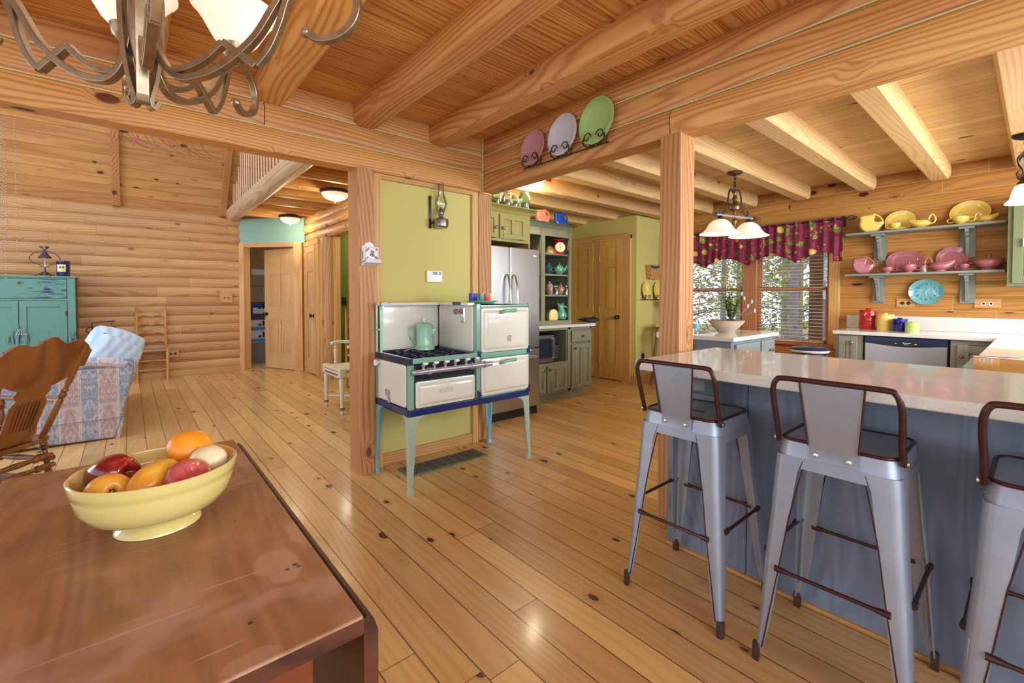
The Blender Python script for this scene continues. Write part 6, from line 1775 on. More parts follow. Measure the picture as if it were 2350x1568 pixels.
# ---- fruit bowl
bc_ = (.038, 1.132, .75)
fb = thing('fruit_bowl', 'large yellow footed ceramic bowl of fruit on the worn table', 'bowl', bc_)
M['bowlyel'] = plain('yellow_bowl_glaze', sr(222,202,126), .14, coat=.6)
R0 = .134
MB().lathe([(.001, .002), (.062, .0), (.070, .001), (.069, .006), (.058, .016), (.052, .020), (.056, .023), (.084, .028), (.106, .041), (.1205, .062), (.1275, .088), (.1275, .0895), (.1285, .091), (.1295, .097), (.1305, .098), (.1315, .104), (.1335, .112), (R0, .116), (.1315, .118), (.128, .116), (.125, .106), (.124, .105), (.1225, .098), (.1215, .097), (.1195, .088), (.118, .087), (.114, .068), (.100, .050), (.08, .038), (.05, .034), (.001, .033)], seg=96).build('body', M['bowlyel'], fb)
fruit_z = lambda z: bc_[2] + z
def fruitmat(name, c1, c2, c3=None, rough=.3, sc=5, stretch=(1, 1, 1), spec=.5, coat=.2, bump=0., bs=120):
    t = NT(name); tc = t.n('ShaderNodeTexCoord').outputs['Object']
    v = t.vmath('MULTIPLY', tc, stretch)
    f = t.noise(v, sc, 4, .6, .3).outputs[0]
    c = t.mix(t.smooth(f, .35, .65), c1, c2)
    if c3: c = t.mix(t.smooth(t.noise(v, sc*5, 2).outputs[0], .62, .75), c, c3)
    t.set(Base_Color=c, Roughness=rough, Coat_Weight=coat, Coat_Roughness=.1)
    if bump: t.bump(t.noise(tc, bs, 2).outputs[0], bump, .002)
    return t.m
def fruit(name, lab, loc, prof, mat, rot, sc=(1, 1, 1), cat='fruit', stem=None, calyx=None, wob=0.):
    o = thing(name, lab, cat, (loc[0], loc[1], fruit_z(loc[2])))
    o.rotation_euler = rot
    m = MB(); n = 32
    rings = []
    for r, z in prof:
        rings.append([(r*sc[0]*math.cos(2*PI*i/n)*(1+wob*math.cos(5*2*PI*i/n)*(1 if z > .02 else .3)), r*sc[1]*math.sin(2*PI*i/n)*(1+wob*math.cos(5*2*PI*i/n)*(1 if z > .02 else .3)), z*sc[2]) for i in range(n)])
    m.loft(rings).build('flesh', mat, o, ang=80, sub=1)
    if stem: MB().tube([(0, 0, stem), (.002, 0, stem+.012), (.005, 0, stem+.02)], [.0018, .0016, .0022], 8).build('stem', M['brownstem'], o)
    if calyx:
        c_ = MB()
        for k in range(6):
            a = k*PI/3; c_.tube([(.003*math.cos(a), .003*math.sin(a), calyx), (.008*math.cos(a), .008*math.sin(a), calyx+.002)], [.0022, .0008], 5)
        c_.build('calyx', M['brownstem'], o)
    return o
M['brownstem'] = plain('brown_stem', sr(92,64,40), .6)
apple = [(.001, -.030), (.006, -.033), (.014, -.037), (.026, -.034), (.036, -.020), (.041, 0), (.040, .014), (.033, .028), (.020, .036), (.010, .034), (.003, .027), (.001, .026)]
orange_ = [(.001, -.037), (.012, -.036), (.026, -.030), (.038, -.014), (.042, .0), (.039, .014), (.029, .028), (.014, .036), (.004, .037), (.001, .0365)]
M['f_red'] = fruitmat('red_apple_skin', sr(140,18,30), sr(100,8,20), sr(190,90,60), .15, 10, (1, 1, .3), coat=.8)
M['f_pink'] = fruitmat('pink_apple_skin', sr(200,100,98), sr(176,58,66), sr(226,190,130), .3, 8, (1.5, 1.5, .4), coat=.3)
M['f_yel'] = fruitmat('yellow_apple_skin', sr(226,166,58), sr(210,142,40), None, .35, 6, coat=.2)
M['f_mango'] = fruitmat('mango_skin', sr(236,186,70), sr(222,152,52), None, .35, 14, coat=.2)
M['f_org'] = fruitmat('orange_peel', sr(244,158,42), sr(240,146,30), None, .35, 4, coat=.2, bump=.35, bs=260)
M['f_pear'] = fruitmat('white_pear_skin', sr(236,224,184), sr(226,208,158), None, .4, 10)
fruit('red_apple', 'glossy dark red apple lying on its side at the left of the bowl', (-.032, 1.185, .098), apple, M['f_red'], (-1.15, .15, -.9), (1.0, 1.0, 1.16), 'apple', calyx=.028, wob=.045)
fruit('yellow_apple', 'yellow apple at the near left rim of the bowl', (-.037, 1.112, .084), apple, M['f_yel'], (2.1, 0, .3), (.95, .95, .92), 'apple', calyx=.026)
fruit('mango', 'long yellow mango in the middle of the bowl', (.030, 1.108, .098), [(.001, -.060), (.010, -.058), (.020, -.048), (.029, -.025), (.032, 0), (.029, .025), (.020, .046), (.010, .058), (.001, .061)], M['f_mango'], (PI/2-.15, 0, 2.48), (1, 1, 1), 'mango')
fruit('pink_apple', 'dull pink red apple at the near right of the bowl', (.082, 1.082, .088), apple, M['f_pink'], (.5, .3, 0), (1.06, 1.06, .98), 'apple')
fruit('orange', 'bright orange on top at the far side of the bowl', (.095, 1.192, .122), orange_, M['f_org'], (.4, .3, .2), (1.08, 1.08, 1.02), 'orange')
fruit('white_pear', 'cream white fruit with dark stem at the right end of the bowl', (.120, 1.128, .104), [(.001, -.036), (.014, -.035), (.030, -.024), (.037, -.004), (.034, .014), (.024, .028), (.015, .034), (.006, .034), (.001, .031)], M['f_pear'], (1.9, .2, -.5), (1, 1, 1), 'pear', stem=.030)

def aim(name, d):
    o = [x for x in bpy.data.objects if x.name == name][0]; o.rotation_euler = Vector(d).to_track_quat('Z', 'Y').to_euler()
aim('red_apple', (.62, -.70, .22)); aim('yellow_apple', (.25, -.80, .45)); aim('white_pear', (-.45, -.75, .25))
# ---- chandelier
M['chbronze'] = NT('brushed_bronze'); t = M['chbronze']; tc = t.n('ShaderNodeTexCoord').outputs['Object']
nn = t.noise(tc, 45, 3, .7).outputs[0]
t.set(Base_Color=t.mix(nn, sr(190,168,140), sr(118,98,76)), Roughness=.3, Metallic=.85); M['chbronze'] = t.m
CHX, CHY = .0227, 1.031
ch = thing('chandelier', 'bronze scroll arm chandelier with alabaster cup shades hanging over the table', 'chandelier', (CHX, CHY, 1.2))
def arm(ang, k_=1.):
    d = Vector((math.cos(ang), math.sin(ang), 0)); nrm = Vector((-d.y, d.x, 0)); d = d*k_
    def P_(l): return [d*p[0] + Vector((0, 0, p[1])) for p in l]
    a = bez(P_([(.016, .62), (.018, .50), (.030, .425), (.058, .388), (.095, .388), (.130, .403), (.160, .426), (.190, .458), (.218, .505), (.242, .540), (.272, .557), (.305, .558), (.335, .540), (.350, .510), (.343, .475), (.320, .453), (.290, .447), (.268, .460)]), 5)
    b1 = bez(P_([(.045, .398), (.075, .402), (.105, .418), (.134, .445)]), 5)
    b2 = P_([(.134, .445), (.187, .404)])
    b3 = bez(P_([(.187, .404), (.208, .432), (.226, .475), (.238, .515), (.256, .545)]), 5)
    o = MB().ribbon(a, nrm, .015, .012).build('scroll_arm', M['chbronze'], ch, bv=.0018)
    MB().ribbon(b1, nrm, .014, .011).build('inner_scroll', M['chbronze'], o, bv=.0015)
    MB().ribbon(b2, nrm, .0145, .012).build('cross_bar', M['chbronze'], o, bv=.0015)
    MB().ribbon(b3, nrm, .014, .011).build('outer_scroll', M['chbronze'], o, bv=.0015)
    e = a[-1]
    MB().ball(tuple(e), .010, 12).build('scroll_end', M['chbronze'], o)
    c = d*.272
    MB().lathe([(.001, .549), (.005, .551), (.005, .557), (.018, .560), (.028, .571), (.032, .592), (.030, .594), (.001, .589)], tuple(c), 28).build('cup', M['chbronze'], o)
    g = MB().lathe([(.029, .588), (.046, .606), (.058, .628), (.070, .650), (.084, .670), (.090, .675), (.086, .672), (.066, .652), (.054, .630), (.042, .608), (.026, .590)], tuple(c), 40, cap=False).build('glass_shade', M['alab'], o)
    l = bulb('chandelier_bulb', (0, 0, 0), 1.6, .025); l.parent = o; l.location = c + Vector((0, 0, .645))
for th, k_ in ((90, 1), (178, 1), (-2, 1.1), (134, 1), (-46, 1)):
    arm(math.radians(th - 40.4), k_)
MB().lathe([(.001, .36), (.006, .365), (.008, .40), (.014, .43), (.020, .47), (.020, .565), (.024, .57), (.026, .60), (.026, .67), (.018, .70), (.012, .76), (.018, .80), (.010, .84), (.006, .86)], seg=28).build('center_stem', M['chbronze'], ch)
m = MB()
for k in range(3):
    a = k*2*PI/3 + .5; d = Vector((math.cos(a), math.sin(a), 0)); n2 = Vector((-d.y, d.x, 0))
    MB().ribbon(bez([d*r+Vector((0, 0, z)) for r, z in ((.022, .60), (.030, .52), (.026, .44), (.018, .385), (.010, .352), (.0155, .340), (.022, .352))], 5), n2, .018, .008).build('bottom_scroll', M['chbronze'], ch, bv=.0015)
m = MB()
for i in range(10):
    z = .88 + i*.038
    m.tube([((.011*math.cos(a) if i % 2 else 0), (0 if i % 2 else .011*math.cos(a)), z+.022*math.sin(a)) for a in [k*2*PI/12 for k in range(12)]], .0028, 6, closed=True)
m.build('chain', M['chbronze'], ch)
MB().lathe([(.001, 1.235), (.02, 1.24), (.05, 1.262), (.062, 1.285), (.001, 1.285)], seg=32).build('canopy', M['chbronze'], ch)
# ================================================================== LIVING ROOM AND HALL
M['teapaint'] = distress('chipped_teal_paint', sr(98,146,134), sr(40,44,90), axis=0, amt=.56)
M['teapaint_v'] = distress('chipped_teal_paint_upright', sr(98,146,134), sr(40,50,70), axis=2, amt=.44)
M['oldwood'] = wood('old_side_wood', sr(112,84,48), sr(78,56,30), axis=2, tone=.02, knots=0, lin=30)
cb = thing('painted_cupboard', 'old cupboard in chipped teal paint against the living room log wall', 'cupboard', (-1.04, 8.3, 0))
cx0, cx1, cy_, cz1 = -1.545, -.538, 8.10, 1.475
def C_(mb, n, m, par=None, **k): return wb(mb, n, M[m], par or cb, **k)
C_(B(cx0+.01, cy_+.02, .08, cx1-.004, 8.50, cz1-.02), 'carcass', 'oldwood')
C_(B(cx0-.01, cy_-.012, cz1-.022, cx1+.012, 8.51, cz1), 'top', 'teapaint', bv=.004)
C_(B(cx0, cy_, .06, cx0+.075, cy_+.02, cz1-.022).box(cx1-.075, cy_, .06, cx1, cy_+.02, cz1-.022).box(cx0+.075, cy_, 1.165, cx1-.075, cy_+.02, 1.19).box(cx0+.075, cy_, .06, cx1-.075, cy_+.02, .12).box(cx0+.075, cy_, 1.44, cx1-.075, cy_+.02, cz1-.022), 'face_frame', 'teapaint_v', bv=.002)
dr = C_(B(cx0+.08, cy_-.004, 1.195, cx1-.08, cy_+.016, 1.436), 'drawer', 'teapaint', bv=.003)
for xx in (-1.28, -.86):
    k_ = MB(); knob(k_, fY(43, 648, cy_).x if xx > -1 else -1.1, cy_-.004, 1.33, r=.013); 
k_ = MB(); knob(k_, fY(44, 649, cy_).x, cy_-.004, fY(44, 649, cy_).z, r=.016); wb(k_, 'knob', M['oldwood'], dr)
for a, b_ in ((cx0+.08, -1.043), (-1.037, cx1-.08)):
    fw = .062
    d = C_(B(a, cy_-.003, .125, a+fw, cy_+.016, 1.16).box(b_-fw, cy_-.003, .125, b_, cy_+.016, 1.16).box(a+fw, cy_-.003, .125, b_-fw, cy_+.016, .19).box(a+fw, cy_-.003, 1.085, b_-fw, cy_+.016, 1.16), 'door', 'teapaint_v', bv=.002)
    wb(B(a+fw, cy_+.008, .19, b_-fw, cy_+.014, 1.085), 'door_panel', M['teapaint_v'], d)
    hx = b_-.008 if a > -1.1 else a+.008
    for z in (.3, 1.0): wb(B(hx-.008, cy_-.008, z-.03, hx+.008, cy_-.002, z+.03), 'hinge', M['darkbronze'], d)
C_(B(cx0, cy_+.02, .0, cx0+.06, cy_+.08, .08).box(cx1-.06, cy_+.02, 0, cx1, cy_+.08, .08).box(cx0, 8.44, 0, cx0+.06, 8.50, .08).box(cx1-.06, 8.44, 0, cx1, 8.50, .08), 'feet', 'oldwood')
q = fY(50, 752, cy_)
ky = thing('key_bunch', 'bunch of old keys hanging in the lock of the teal cupboard', 'keys', (q.x, cy_-.004, q.z))
m = MB(); m.tube([(.028*math.cos(a), -.012, .028*math.sin(a)) for a in [i*PI/8 for i in range(16)]], .002, 5, closed=True)
m.build('ring', M['pipe'], ky)
m = MB()
for i in range(5):
    a = (i-2)*.2; m.tube([(.01*(i-2), -.014-.002*i, -.025), (.01*(i-2)+.06*math.sin(a), -.014-.002*i, -.085)], .0028, 5); m.box(.01*(i-2)+.06*math.sin(a)-.008, -.016-.002*i, -.09, .01*(i-2)+.06*math.sin(a)+.004, -.012-.002*i, -.075)
m.build('keys', M['pipe'], ky)
# bell on stand
be = thing('dinner_bell', 'wrought iron dinner bell on a scrolled stand on the teal cupboard', 'bell', (-.826, 8.30, cz1))
M['iron'] = plain('rusty_iron', sr(84,66,70), .5, .4, noise=.3, nscale=40)
m = MB()
for a in (.6, 2.2, 3.8, 5.3): m.tube(bez([(0, 0, .055), (.05*math.cos(a), .05*math.sin(a), .035), (.10*math.cos(a), .10*math.sin(a), .008), (.12*math.cos(a), .12*math.sin(a), .004)], 4), .005, 6)
m.lathe([(.03, .02), (.03, .05), (.008, .065), (.006, .12)], seg=14); m.build('foot', M['iron'], be)
m = MB()
for s_ in (-1, 1):
    m.tube(bez([(s_*.008, 0, .12), (s_*.05, 0, .145), (s_*.105, 0, .175), (s_*.138, 0, .22), (s_*.128, 0, .262), (s_*.08, 0, .305), (s_*.03, 0, .325), (0, 0, .327)], 5), .0045, 7)
    m.tube([(s_*(.012+.014*(1-math.cos(a))), 0, .12+.012*math.sin(a)) for a in [i*.4 for i in range(12)]], .003, 5)
    m.tube([(s_*.11, -.004, .275), (s_*.135, .004, .255)], .004, 5)
m.build('hoop', M['iron'], be)
MB().lathe([(.066, .235), (.060, .25), (.036, .278), (.022, .31), (.016, .325), (.001, .33)], seg=28).build('bell', M['iron'], be)
MB().tube([(0, 0, .26), (0, 0, .10)], .0035, 6).ball((0, 0, .235), .012, 10).build('clapper_cord', plain('cord_white', sr(226,222,220), .7), be)
m = MB(); m.ball((-.03, 0, .375), .018, 10, (1, .6, .7)); m.ball((.02, 0, .375), .022, 10, (1, .6, .7)); m.tube(bez([(-.03, 0, .37), (-.01, 0, .35), (0, 0, .33), (.01, 0, .35), (.03, 0, .36)], 4), .006, 6)
m.build('bird_finial', M['iron'], be)
cj = thing('candle_jar', 'dark blue candle jar with cream label on the teal cupboard', 'candle', (-.655, 8.24, cz1))
M['bluejar'] = plain('cobalt_glass_jar', sr(26,34,92), .1, coat=.6)
MB().lathe([(.001, 0), (.062, 0), (.064, .01), (.066, .185), (.070, .19), (.070, .20), (.066, .202), (.062, .19), (.001, .17)], seg=32).build('jar', M['bluejar'], cj)
M['label'] = plain('cream_label', sr(222,206,160), .6)
MB().lathe([(.0662, .06), (.0668, .155)], seg=18, cap=False, a0=-PI/2-.75-.2, a1=-PI/2+.65-.2).build('label', M['label'], cj)
text('Est', .03, M['black'], cj, (-.014, -.0685, .122), (PI/2, 0, -.1), 'label_mark', .0003) if False else None
B(-.03, -.0685, .108, -.018, -.0668, .128).box(-.006, -.069, .108, .012, -.0668, .13).build('label_mark', M['black'], cj)

# sofa
def damask():
    t = NT('damask_stripe'); tc = t.n('ShaderNodeTexCoord').outputs['Object']; sp = t.n('ShaderNodeSeparateXYZ'); t.l(tc, sp.inputs[0])
    u = t.math('ADD', sp.outputs[0], t.math('MULTIPLY', sp.outputs[1], .0)); 
    per = .235
    fr = t.math('FRACT', t.math('DIVIDE', t.math('ADD', u, 3.02), per))
    c = t.ramp(fr, [(0, sr(176,146,142)), (.42, sr(176,146,142)), (.43, sr(206,184,176)), (.455, sr(130,140,156)), (.47, sr(206,184,176)), (.50, sr(136,146,160)), (.93, sr(140,154,156)), (.94, sr(206,184,176)), (.97, sr(150,150,164)), (1, sr(206,184,176))], 'CONSTANT')
    # symmetric scroll motif inside each stripe
    m_ = t.math('ABSOLUTE', t.math('SUBTRACT', t.math('FRACT', t.math('DIVIDE', t.math('ADD', u, 3.02+.185), per)), .5))
    v = t.comb(t.math('MULTIPLY', m_, 3.2), sp.outputs[1], t.math('MULTIPLY', sp.outputs[2], 8.))
    nz = t.noise(v, 1.4, 1, .5, 1.6).outputs[0]
    mot = t.smooth(t.math('ABSOLUTE', t.math('SUBTRACT', nz, .5)), .020, .045)
    mot = t.math('SUBTRACT', 1., mot)
    m2 = t.smooth(t.noise(v, 2.6, 0, .5, 1.).outputs[0], .60, .63)
    c = t.mix(t.math('MULTIPLY', t.math('MAXIMUM', mot, m2), .55), c, sr(212,196,192))
    w_ = t.math('SINE', t.math('MULTIPLY', u, 900.)); c = t.mix(t.math('MULTIPLY', w_, .07), c, sr(100,104,130))
    t.set(Base_Color=c, Roughness=.8, Sheen_Weight=.3); return t.m
M['damask'] = damask()
M['cushblue'] = NT('sky_blue_brocade'); t = M['cushblue']; tc = t.n('ShaderNodeTexCoord').outputs['Object']
nn = t.noise(tc, 16, 2, .5, 2.).outputs[0]
t.set(Base_Color=t.mix(t.smooth(nn, .47, .53), sr(196,212,228), sr(168,188,208)), Roughness=.75, Sheen_Weight=.3); M['cushblue'] = t.m
so = thing('sofa', 'sofa in striped mauve and blue damask seen from its near arm end', 'sofa', (-.45, 6.0, 0))
def S_(mb, n, m, **k): return wb(mb, n, M[m], so, **k)
end = [(-.92, .02), (-.105, .0), (-.062, .19), (.005, .545), (-.02, .60), (-.30, .605), (-.90, .50)]
S_(MB().prism([(p[0], p[1]+.005) for p in end], 1, 5.09, 5.26), 'arm', 'damask', bv=.02, seg=3)
S_(MB().prism([(p[0], p[1]+.05) for p in end], 1, 6.76, 6.94), 'arm', 'damask', bv=.02, seg=3)
S_(B(-.88, 5.26, .03, -.10, 6.76, .30), 'base', 'damask', bv=.01)
S_(MB().tube([(-.90, 5.088, .19), (-.066, 5.086, .185)], .005, 6), 'welt', 'damask')
S_(MB().prism([(-.18, .28), (-.04, .28), (.055, .62), (.03, .665), (-.04, .67), (-.085, .62)], 1, 5.28, 6.74), 'backrest', 'damask', bv=.03, seg=4)
for k_ in range(2):
    S_(B(-.86, 5.29+.735*k_, .305, -.17, 5.29+.735*(k_+1)-.012, .45), 'seat_cushion', 'cushblue', bv=.04, seg=4)
S_(MB().tube(bez([(-.04, 5.17, .60), (-.15, 5.17, .64), (-.35, 5.17, .645), (-.6, 5.17, .60), (-.88, 5.17, .52)], 5), .085, 14, flat=(.55, 1)), 'arm_roll', 'damask')
m = MB(); m.loft([[(-.112, 5.082, .002), (-.085, 5.082, .002), (-.085, 5.088, .002), (-.112, 5.088, .002)], [(-.068, 5.083, .17), (-.050, 5.083, .17), (-.050, 5.088, .17), (-.068, 5.088, .17)]])
S_(m, 'skirt_pleat', 'damask')
def pillow(lab, loc, rot, w_, h_, t_, mat, name='throw_pillow'):
    o = thing(name, lab, 'pillow', loc); o.rotation_euler = rot
    def fn(u, v):
        a, b_ = (u-.5)*2, (v-.5)*2
        e = (1-abs(a)**3.2)*(1-abs(b_)**3.2)
        return (a*w_/2*math.sqrt(1-.24*b_*b_), 0, b_*h_/2*math.sqrt(1-.24*a*a)), t_/2*max(e, 0)**.5*(1+.05*math.sin(7*a+3*b_))
    m = MB()
    for s_ in (-1, 1):
        def g(u, v, s_=s_):
            p, d = fn(u, v); return (p[0], s_*d, p[2])
        m.grid(g, 18, 18)
    m.build('cover', mat, o, ang=80)
    return o
M['pillowwhite'] = NT('blue_white_swirl'); t = M['pillowwhite']; tc = t.n('ShaderNodeTexCoord').outputs['Object']
wv = t.n('ShaderNodeTexWave'); t.l(tc, wv.inputs['Vector']); wv.inputs['Scale'].default_value = 4; wv.inputs['Distortion'].default_value = 5; wv.inputs['Detail'].default_value = 2
t.set(Base_Color=t.mix(wv.outputs['Fac'], sr(206,218,226), sr(170,192,212)), Roughness=.8, Sheen_Weight=.3); M['pillowwhite'] = t.m
pillow('plump pale blue swirl pillow standing at the near end of the sofa', (-.13, 5.54, .70), (-.15, .42, .25), .44, .44, .24, M['pillowwhite'])
pillow('second pale blue pillow tucked under the first against the sofa arm', (-.115, 5.37, .675), (-.2, .60, .30), .38, .34, .18, M['pillowwhite'])

# rocking chair (local +y faces the living room)
M['oak'] = wood('golden_oak', sr(150,92,48), sr(108,60,28), axis=2, tone=.02, knots=0, rough=.3, coat=.3, cathedral=.6, lin=30)
rc = thing('rocking_chair', 'carved oak rocking chair with pink seat pad seen from behind', 'rocking chair', (-.71, 4.11, 0), math.radians(48.7))
def turned(a, b_, prof, seg=14):
    """turned spindle between two points: prof = [(t, r)]"""
    A, B_ = Vector(a), Vector(b_); pts = [A + (B_-A)*t_ for t_, r in prof]; return MB().tube(pts, [r for t_, r in prof], seg)
TP = [(0, .018), (.10, .020), (.12, .012), (.14, .024), (.17, .026), (.20, .012), (.22, .020), (.26, .012), (.5, .019), (.72, .012), (.74, .021), (.78, .023), (.81, .012), (.84, .020), (1, .016)]
SZ = .31
B_ = MB().prism([(p[0], p[1]) for p in [(-.235, -.19), (-.18, -.235), (0, -.245), (.18, -.235), (.235, -.19), (.255, .0), (.245, .22), (.17, .25), (-.17, .25), (-.245, .22), (-.255, 0)]], 2, SZ-.03, SZ)
B_.build('seat', M['oak'], rc, bv=.010, seg=4)
def back(x, z, y=0):           # point on the reclined back plane
    t_ = (z-SZ)/.62; return (x, -.215 - .25*t_ - y, z)
for s_ in (-1, 1):
    a, b_ = Vector(back(s_*.165, SZ)), Vector(back(s_*.225, .90))
    turned(a, b_, [(0, .017), (.08, .019), (.28, .021), (.40, .020), (.42, .013), (.44, .022), (.47, .023), (.49, .014), (.51, .022), (.54, .013), (.6, .020), (.9, .019), (1, .015)]).build('back_post', M['oak'], rc)
# carved crest board and pressed splat
n_ = 30
top = []; bot = []
for i in range(n_+1):
    u = -1 + 2*i/n_
    zt = .905 + .045*math.cos(u*PI*.5)**2 + .018*math.cos(u*PI*3.1) - .03*max(0, abs(u)-.86)*7
    zb = .70 - .035*abs(math.sin(u*PI*1.5)) + (.09 if abs(u) > .80 else 0) - .05*math.exp(-(u/.25)**2)
    top.append((.275*u, zt)); bot.append((.275*u*.96, zb))
def board(outline, th, name, holes=None):
    f_ = [[Vector(back(x, z, th/2)) for x, z in outline], [Vector(back(x, z, -th/2)) for x, z in outline]]
    return MB().loft(f_).build(name, M['oak'], rc, bv=.003)
board(top + bot[::-1], .022, 'crest_board')
sp = [(x*.8, z) for x, z in [(-.105, .69), (-.125, .63), (-.10, .60), (-.13, .56), (-.12, .42), (-.135, .36), (-.11, .34), (-.13, .312), (.13, .312), (.11, .34), (.135, .36), (.12, .42), (.13, .56), (.10, .60), (.125, .63), (.105, .69)]]
board(sp[:], .014, 'carved_splat')
m = MB()
for i in range(7):
    x = -.060 + .020*i
    m.tube([back(x*1.05, .575, .010), back(x, .50, .012), back(x*.9, .40, .010)], [.004, .007, .003], 6, flat=(1, 1))
m.build('splat_flutes', M['oak'], rc)
for s_ in (-1, 1):
    turned((s_*.195, -.19, SZ-.03), (s_*.205, -.215, .055), TP).build('leg', M['oak'], rc)
    turned((s_*.20, .20, SZ-.03), (s_*.225, .24, .055), TP).build('leg', M['oak'], rc)
    pts = [(s_*.22, -.62+1.1*k/12, .030+.10*((k/12-.5)*2)**2*.9) for k in range(13)]
    MB().ribbon(pts, (1, 0, 0), .028, .045).build('rocker', M['oak'], rc, bv=.006)
    turned((s_*.245, .14, SZ), (s_*.265, .16, .53), TP).build('arm_post', M['oak'], rc)
    turned((s_*.25, -.02, SZ), (s_*.26, -.02, .53), TP).build('arm_spindle', M['oak'], rc)
    MB().ribbon(bez([(s_*.20, -.30, .545), (s_*.25, -.15, .54), (s_*.27, .05, .54), (s_*.275, .22, .545)], 4), (1, 0, .0), .055, .022).build('arm', M['oak'], rc, bv=.008)
    m = turned((s_*.205, -.24, .17), (s_*.215, .22, .17), TP); m.build('stretcher', M['oak'], rc)
for y_, z_ in ((-.235, .19), (-.245, .13), (.22, .15)): turned((-.205, y_, z_), (.205, y_, z_), TP).build('stretcher', M['oak'], rc)
M['pinkfur'] = plain('pink_plush', sr(206,30,96), .9, noise=.4, nscale=60, bump=.6, sheen=.6)
pk = thing('seat_pad', 'fluffy hot pink seat pad on the oak rocking chair', 'cushion', (-.71-.0, 4.11, SZ+.003), math.radians(48.7))
MB().lathe([(.001, 0), (.19, 0), (.215, .012), (.20, .032), (.10, .040), (.001, .042)], seg=30, sx=.98, sy=.98).build('pad', M['pinkfur'], pk)

# ladder back chairs
M['maple'] = wood('pale_maple', sr(206,146,88), sr(172,112,60), axis=2, tone=.02, knots=0, rough=.35, cathedral=.4, lin=30)
M['rush'] = plain('woven_rush', sr(164,128,104), .8, noise=.3, nscale=70, bump=.5)
def ladder(loc, rz_, lab, w_=.17):
    o = thing('ladder_back_chair', lab, 'chair', loc, rz_)
    for s_ in (-1, 1):
        MB().tube([(s_*w_, .16, 0), (s_*w_, .15, .44), (s_*(w_-.004), .17, 1.0), (s_*(w_-.004), .172, 1.03), (s_*(w_-.004), .172, 1.055), (s_*(w_-.004), .172, 1.062)], [.016, .018, .015, .012, .013, .005], 12).build('back_post', M['maple'], o)
        MB().tube([(s_*w_, -.16, 0), (s_*w_, -.16, .45), (s_*w_, -.16, .47)], [.014, .018, .015], 12).build('front_leg', M['maple'], o)
        for z in (.15, .28): MB().tube([(s_*w_, -.15, z), (s_*w_, .15, z)], .009, 8).build('rung', M['maple'], o)
    for z in (.17, .30): MB().tube([(-w_, -.16, z), (w_, -.16, z)], .009, 8).build('rung', M['maple'], o)
    MB().tube([(-w_, .155, .2), (w_, .155, .2)], .009, 8).build('rung', M['maple'], o)
    for z in (.955, .83, .70, .57):
        pts = []
        m = MB(); rings = []
        for k in range(13):
            u = -1+k/6; x = u*(w_-.01); yb = .165 + .025*(1-u*u); h = .026 + .008*math.cos(u*PI*2)
            rings.append([(x, yb-.004, z-h), (x, yb+.004, z-h), (x, yb+.004, z+h), (x, yb-.004, z+h)])
        m.loft(rings).build('slat', M['maple'], o)
    MB().prism([(-w_-.012, -.175), (w_+.012, -.175), (w_+.0, .165), (-w_, .165)], 2, .43, .455).build('rush_seat', M['rush'], o, bv=.01, seg=3)
    return o
ladder((.235, 8.34, 0), 0, 'tall maple ladder back chair against the far log wall')
ladder((2.35, 5.77, 0), 0, 'ladder back chair against the green hall wall behind the painted armchair', .18)

# painted rush armchair facing the hall side (-x)
M['antique'] = plain('antique_cream_paint', sr(214,204,182), .5, noise=.12, nscale=50)
M['redband'] = plain('brick_red_band', sr(160,84,66), .5)
pa = thing('painted_armchair', 'cream painted armchair with red bands and rush seat beside the log post', 'armchair', (1.87, 4.84, 0), -PI/2)
LG = [(0, .008), (.03, .017), (.07, .020), (.10, .012), (.12, .022), (.20, .022), (.22, .014), (.30, .017), (.80, .025), (.90, .027), (.94, .016), (1, .018)]
for s_ in (-1, 1):
    for y_, sc in ((-.235, 1), (.21, .9)):
        lg = MB(); A, C2 = Vector((s_*.24, y_, 0)), Vector((s_*.235, y_, .40))
        lg.tube([A+(C2-A)*t_ for t_, r in LG], [r*sc for t_, r in LG], 14); lo_ = lg.build('leg', M['antique'], pa)
        MB().lathe([(.0235, .05), (.0235, .078)], tuple(A.lerp(C2, .0)), 14, cap=False).build('red_band', M['redband'], lo_)
    B(s_*.24-.028, -.265, .385, s_*.24+.028, -.205, .475).build('seat_block', M['antique'], pa, bv=.006)
    turned((s_*.245, -.13, .47), (s_*.25, -.13, .67), [(0, .013), (.08, .020), (.12, .012), (.2, .014), (.75, .021), (.85, .012), (.9, .022), (1, .016)]).build('arm_support', M['antique'], pa)
    MB().ribbon(bez([(s_*.25, -.18, .69), (s_*.255, -.10, .705), (s_*.25, .05, .70), (s_*.235, .22, .72)], 4), (1, 0, 0), .045, .032).build('arm', M['antique'], pa, bv=.010)
    MB().tube([(s_*.235, .21, .40), (s_*.23, .25, .9), (s_*.225, .27, 1.0)], [.02, .018, .010], 12).build('back_post', M['antique'], pa)
B(-.215, -.258, .375, .215, -.235, .435).build('front_rail', M['antique'], pa, bv=.004)
m = MB()
for i in range(16): m.tube([(-.19+.025*i+.009*math.cos(a), -.260, .405+.010*math.sin(a)) for a in [k*PI/4 for k in range(8)]], .002, 4, closed=True)
m.build('painted_scrolls', M['redband'], pa)
B(-.25, -.20, .385, -.235, .20, .43).box(.235, -.20, .385, .25, .20, .43).build('side_rail', M['antique'], pa, bv=.004)
MB().prism([(-.245, -.265), (.245, -.265), (.235, .22), (-.235, .22)], 2, .44, .468).build('rush_seat', plain('pale_rush', sr(206,190,154), .8, noise=.25, nscale=60, bump=.5), pa, bv=.012, seg=3)
m = MB(); m.tube(bez([(-.235, -.225, .12), (-.12, -.06, .115), (0, -.02, .12), (.12, -.06, .115), (.235, -.225, .12)], 5), .011, 8); m.tube([(0, -.02, .12), (0, .2, .12)], .010, 8); m.ball((0, -.02, .12), .022, 10)
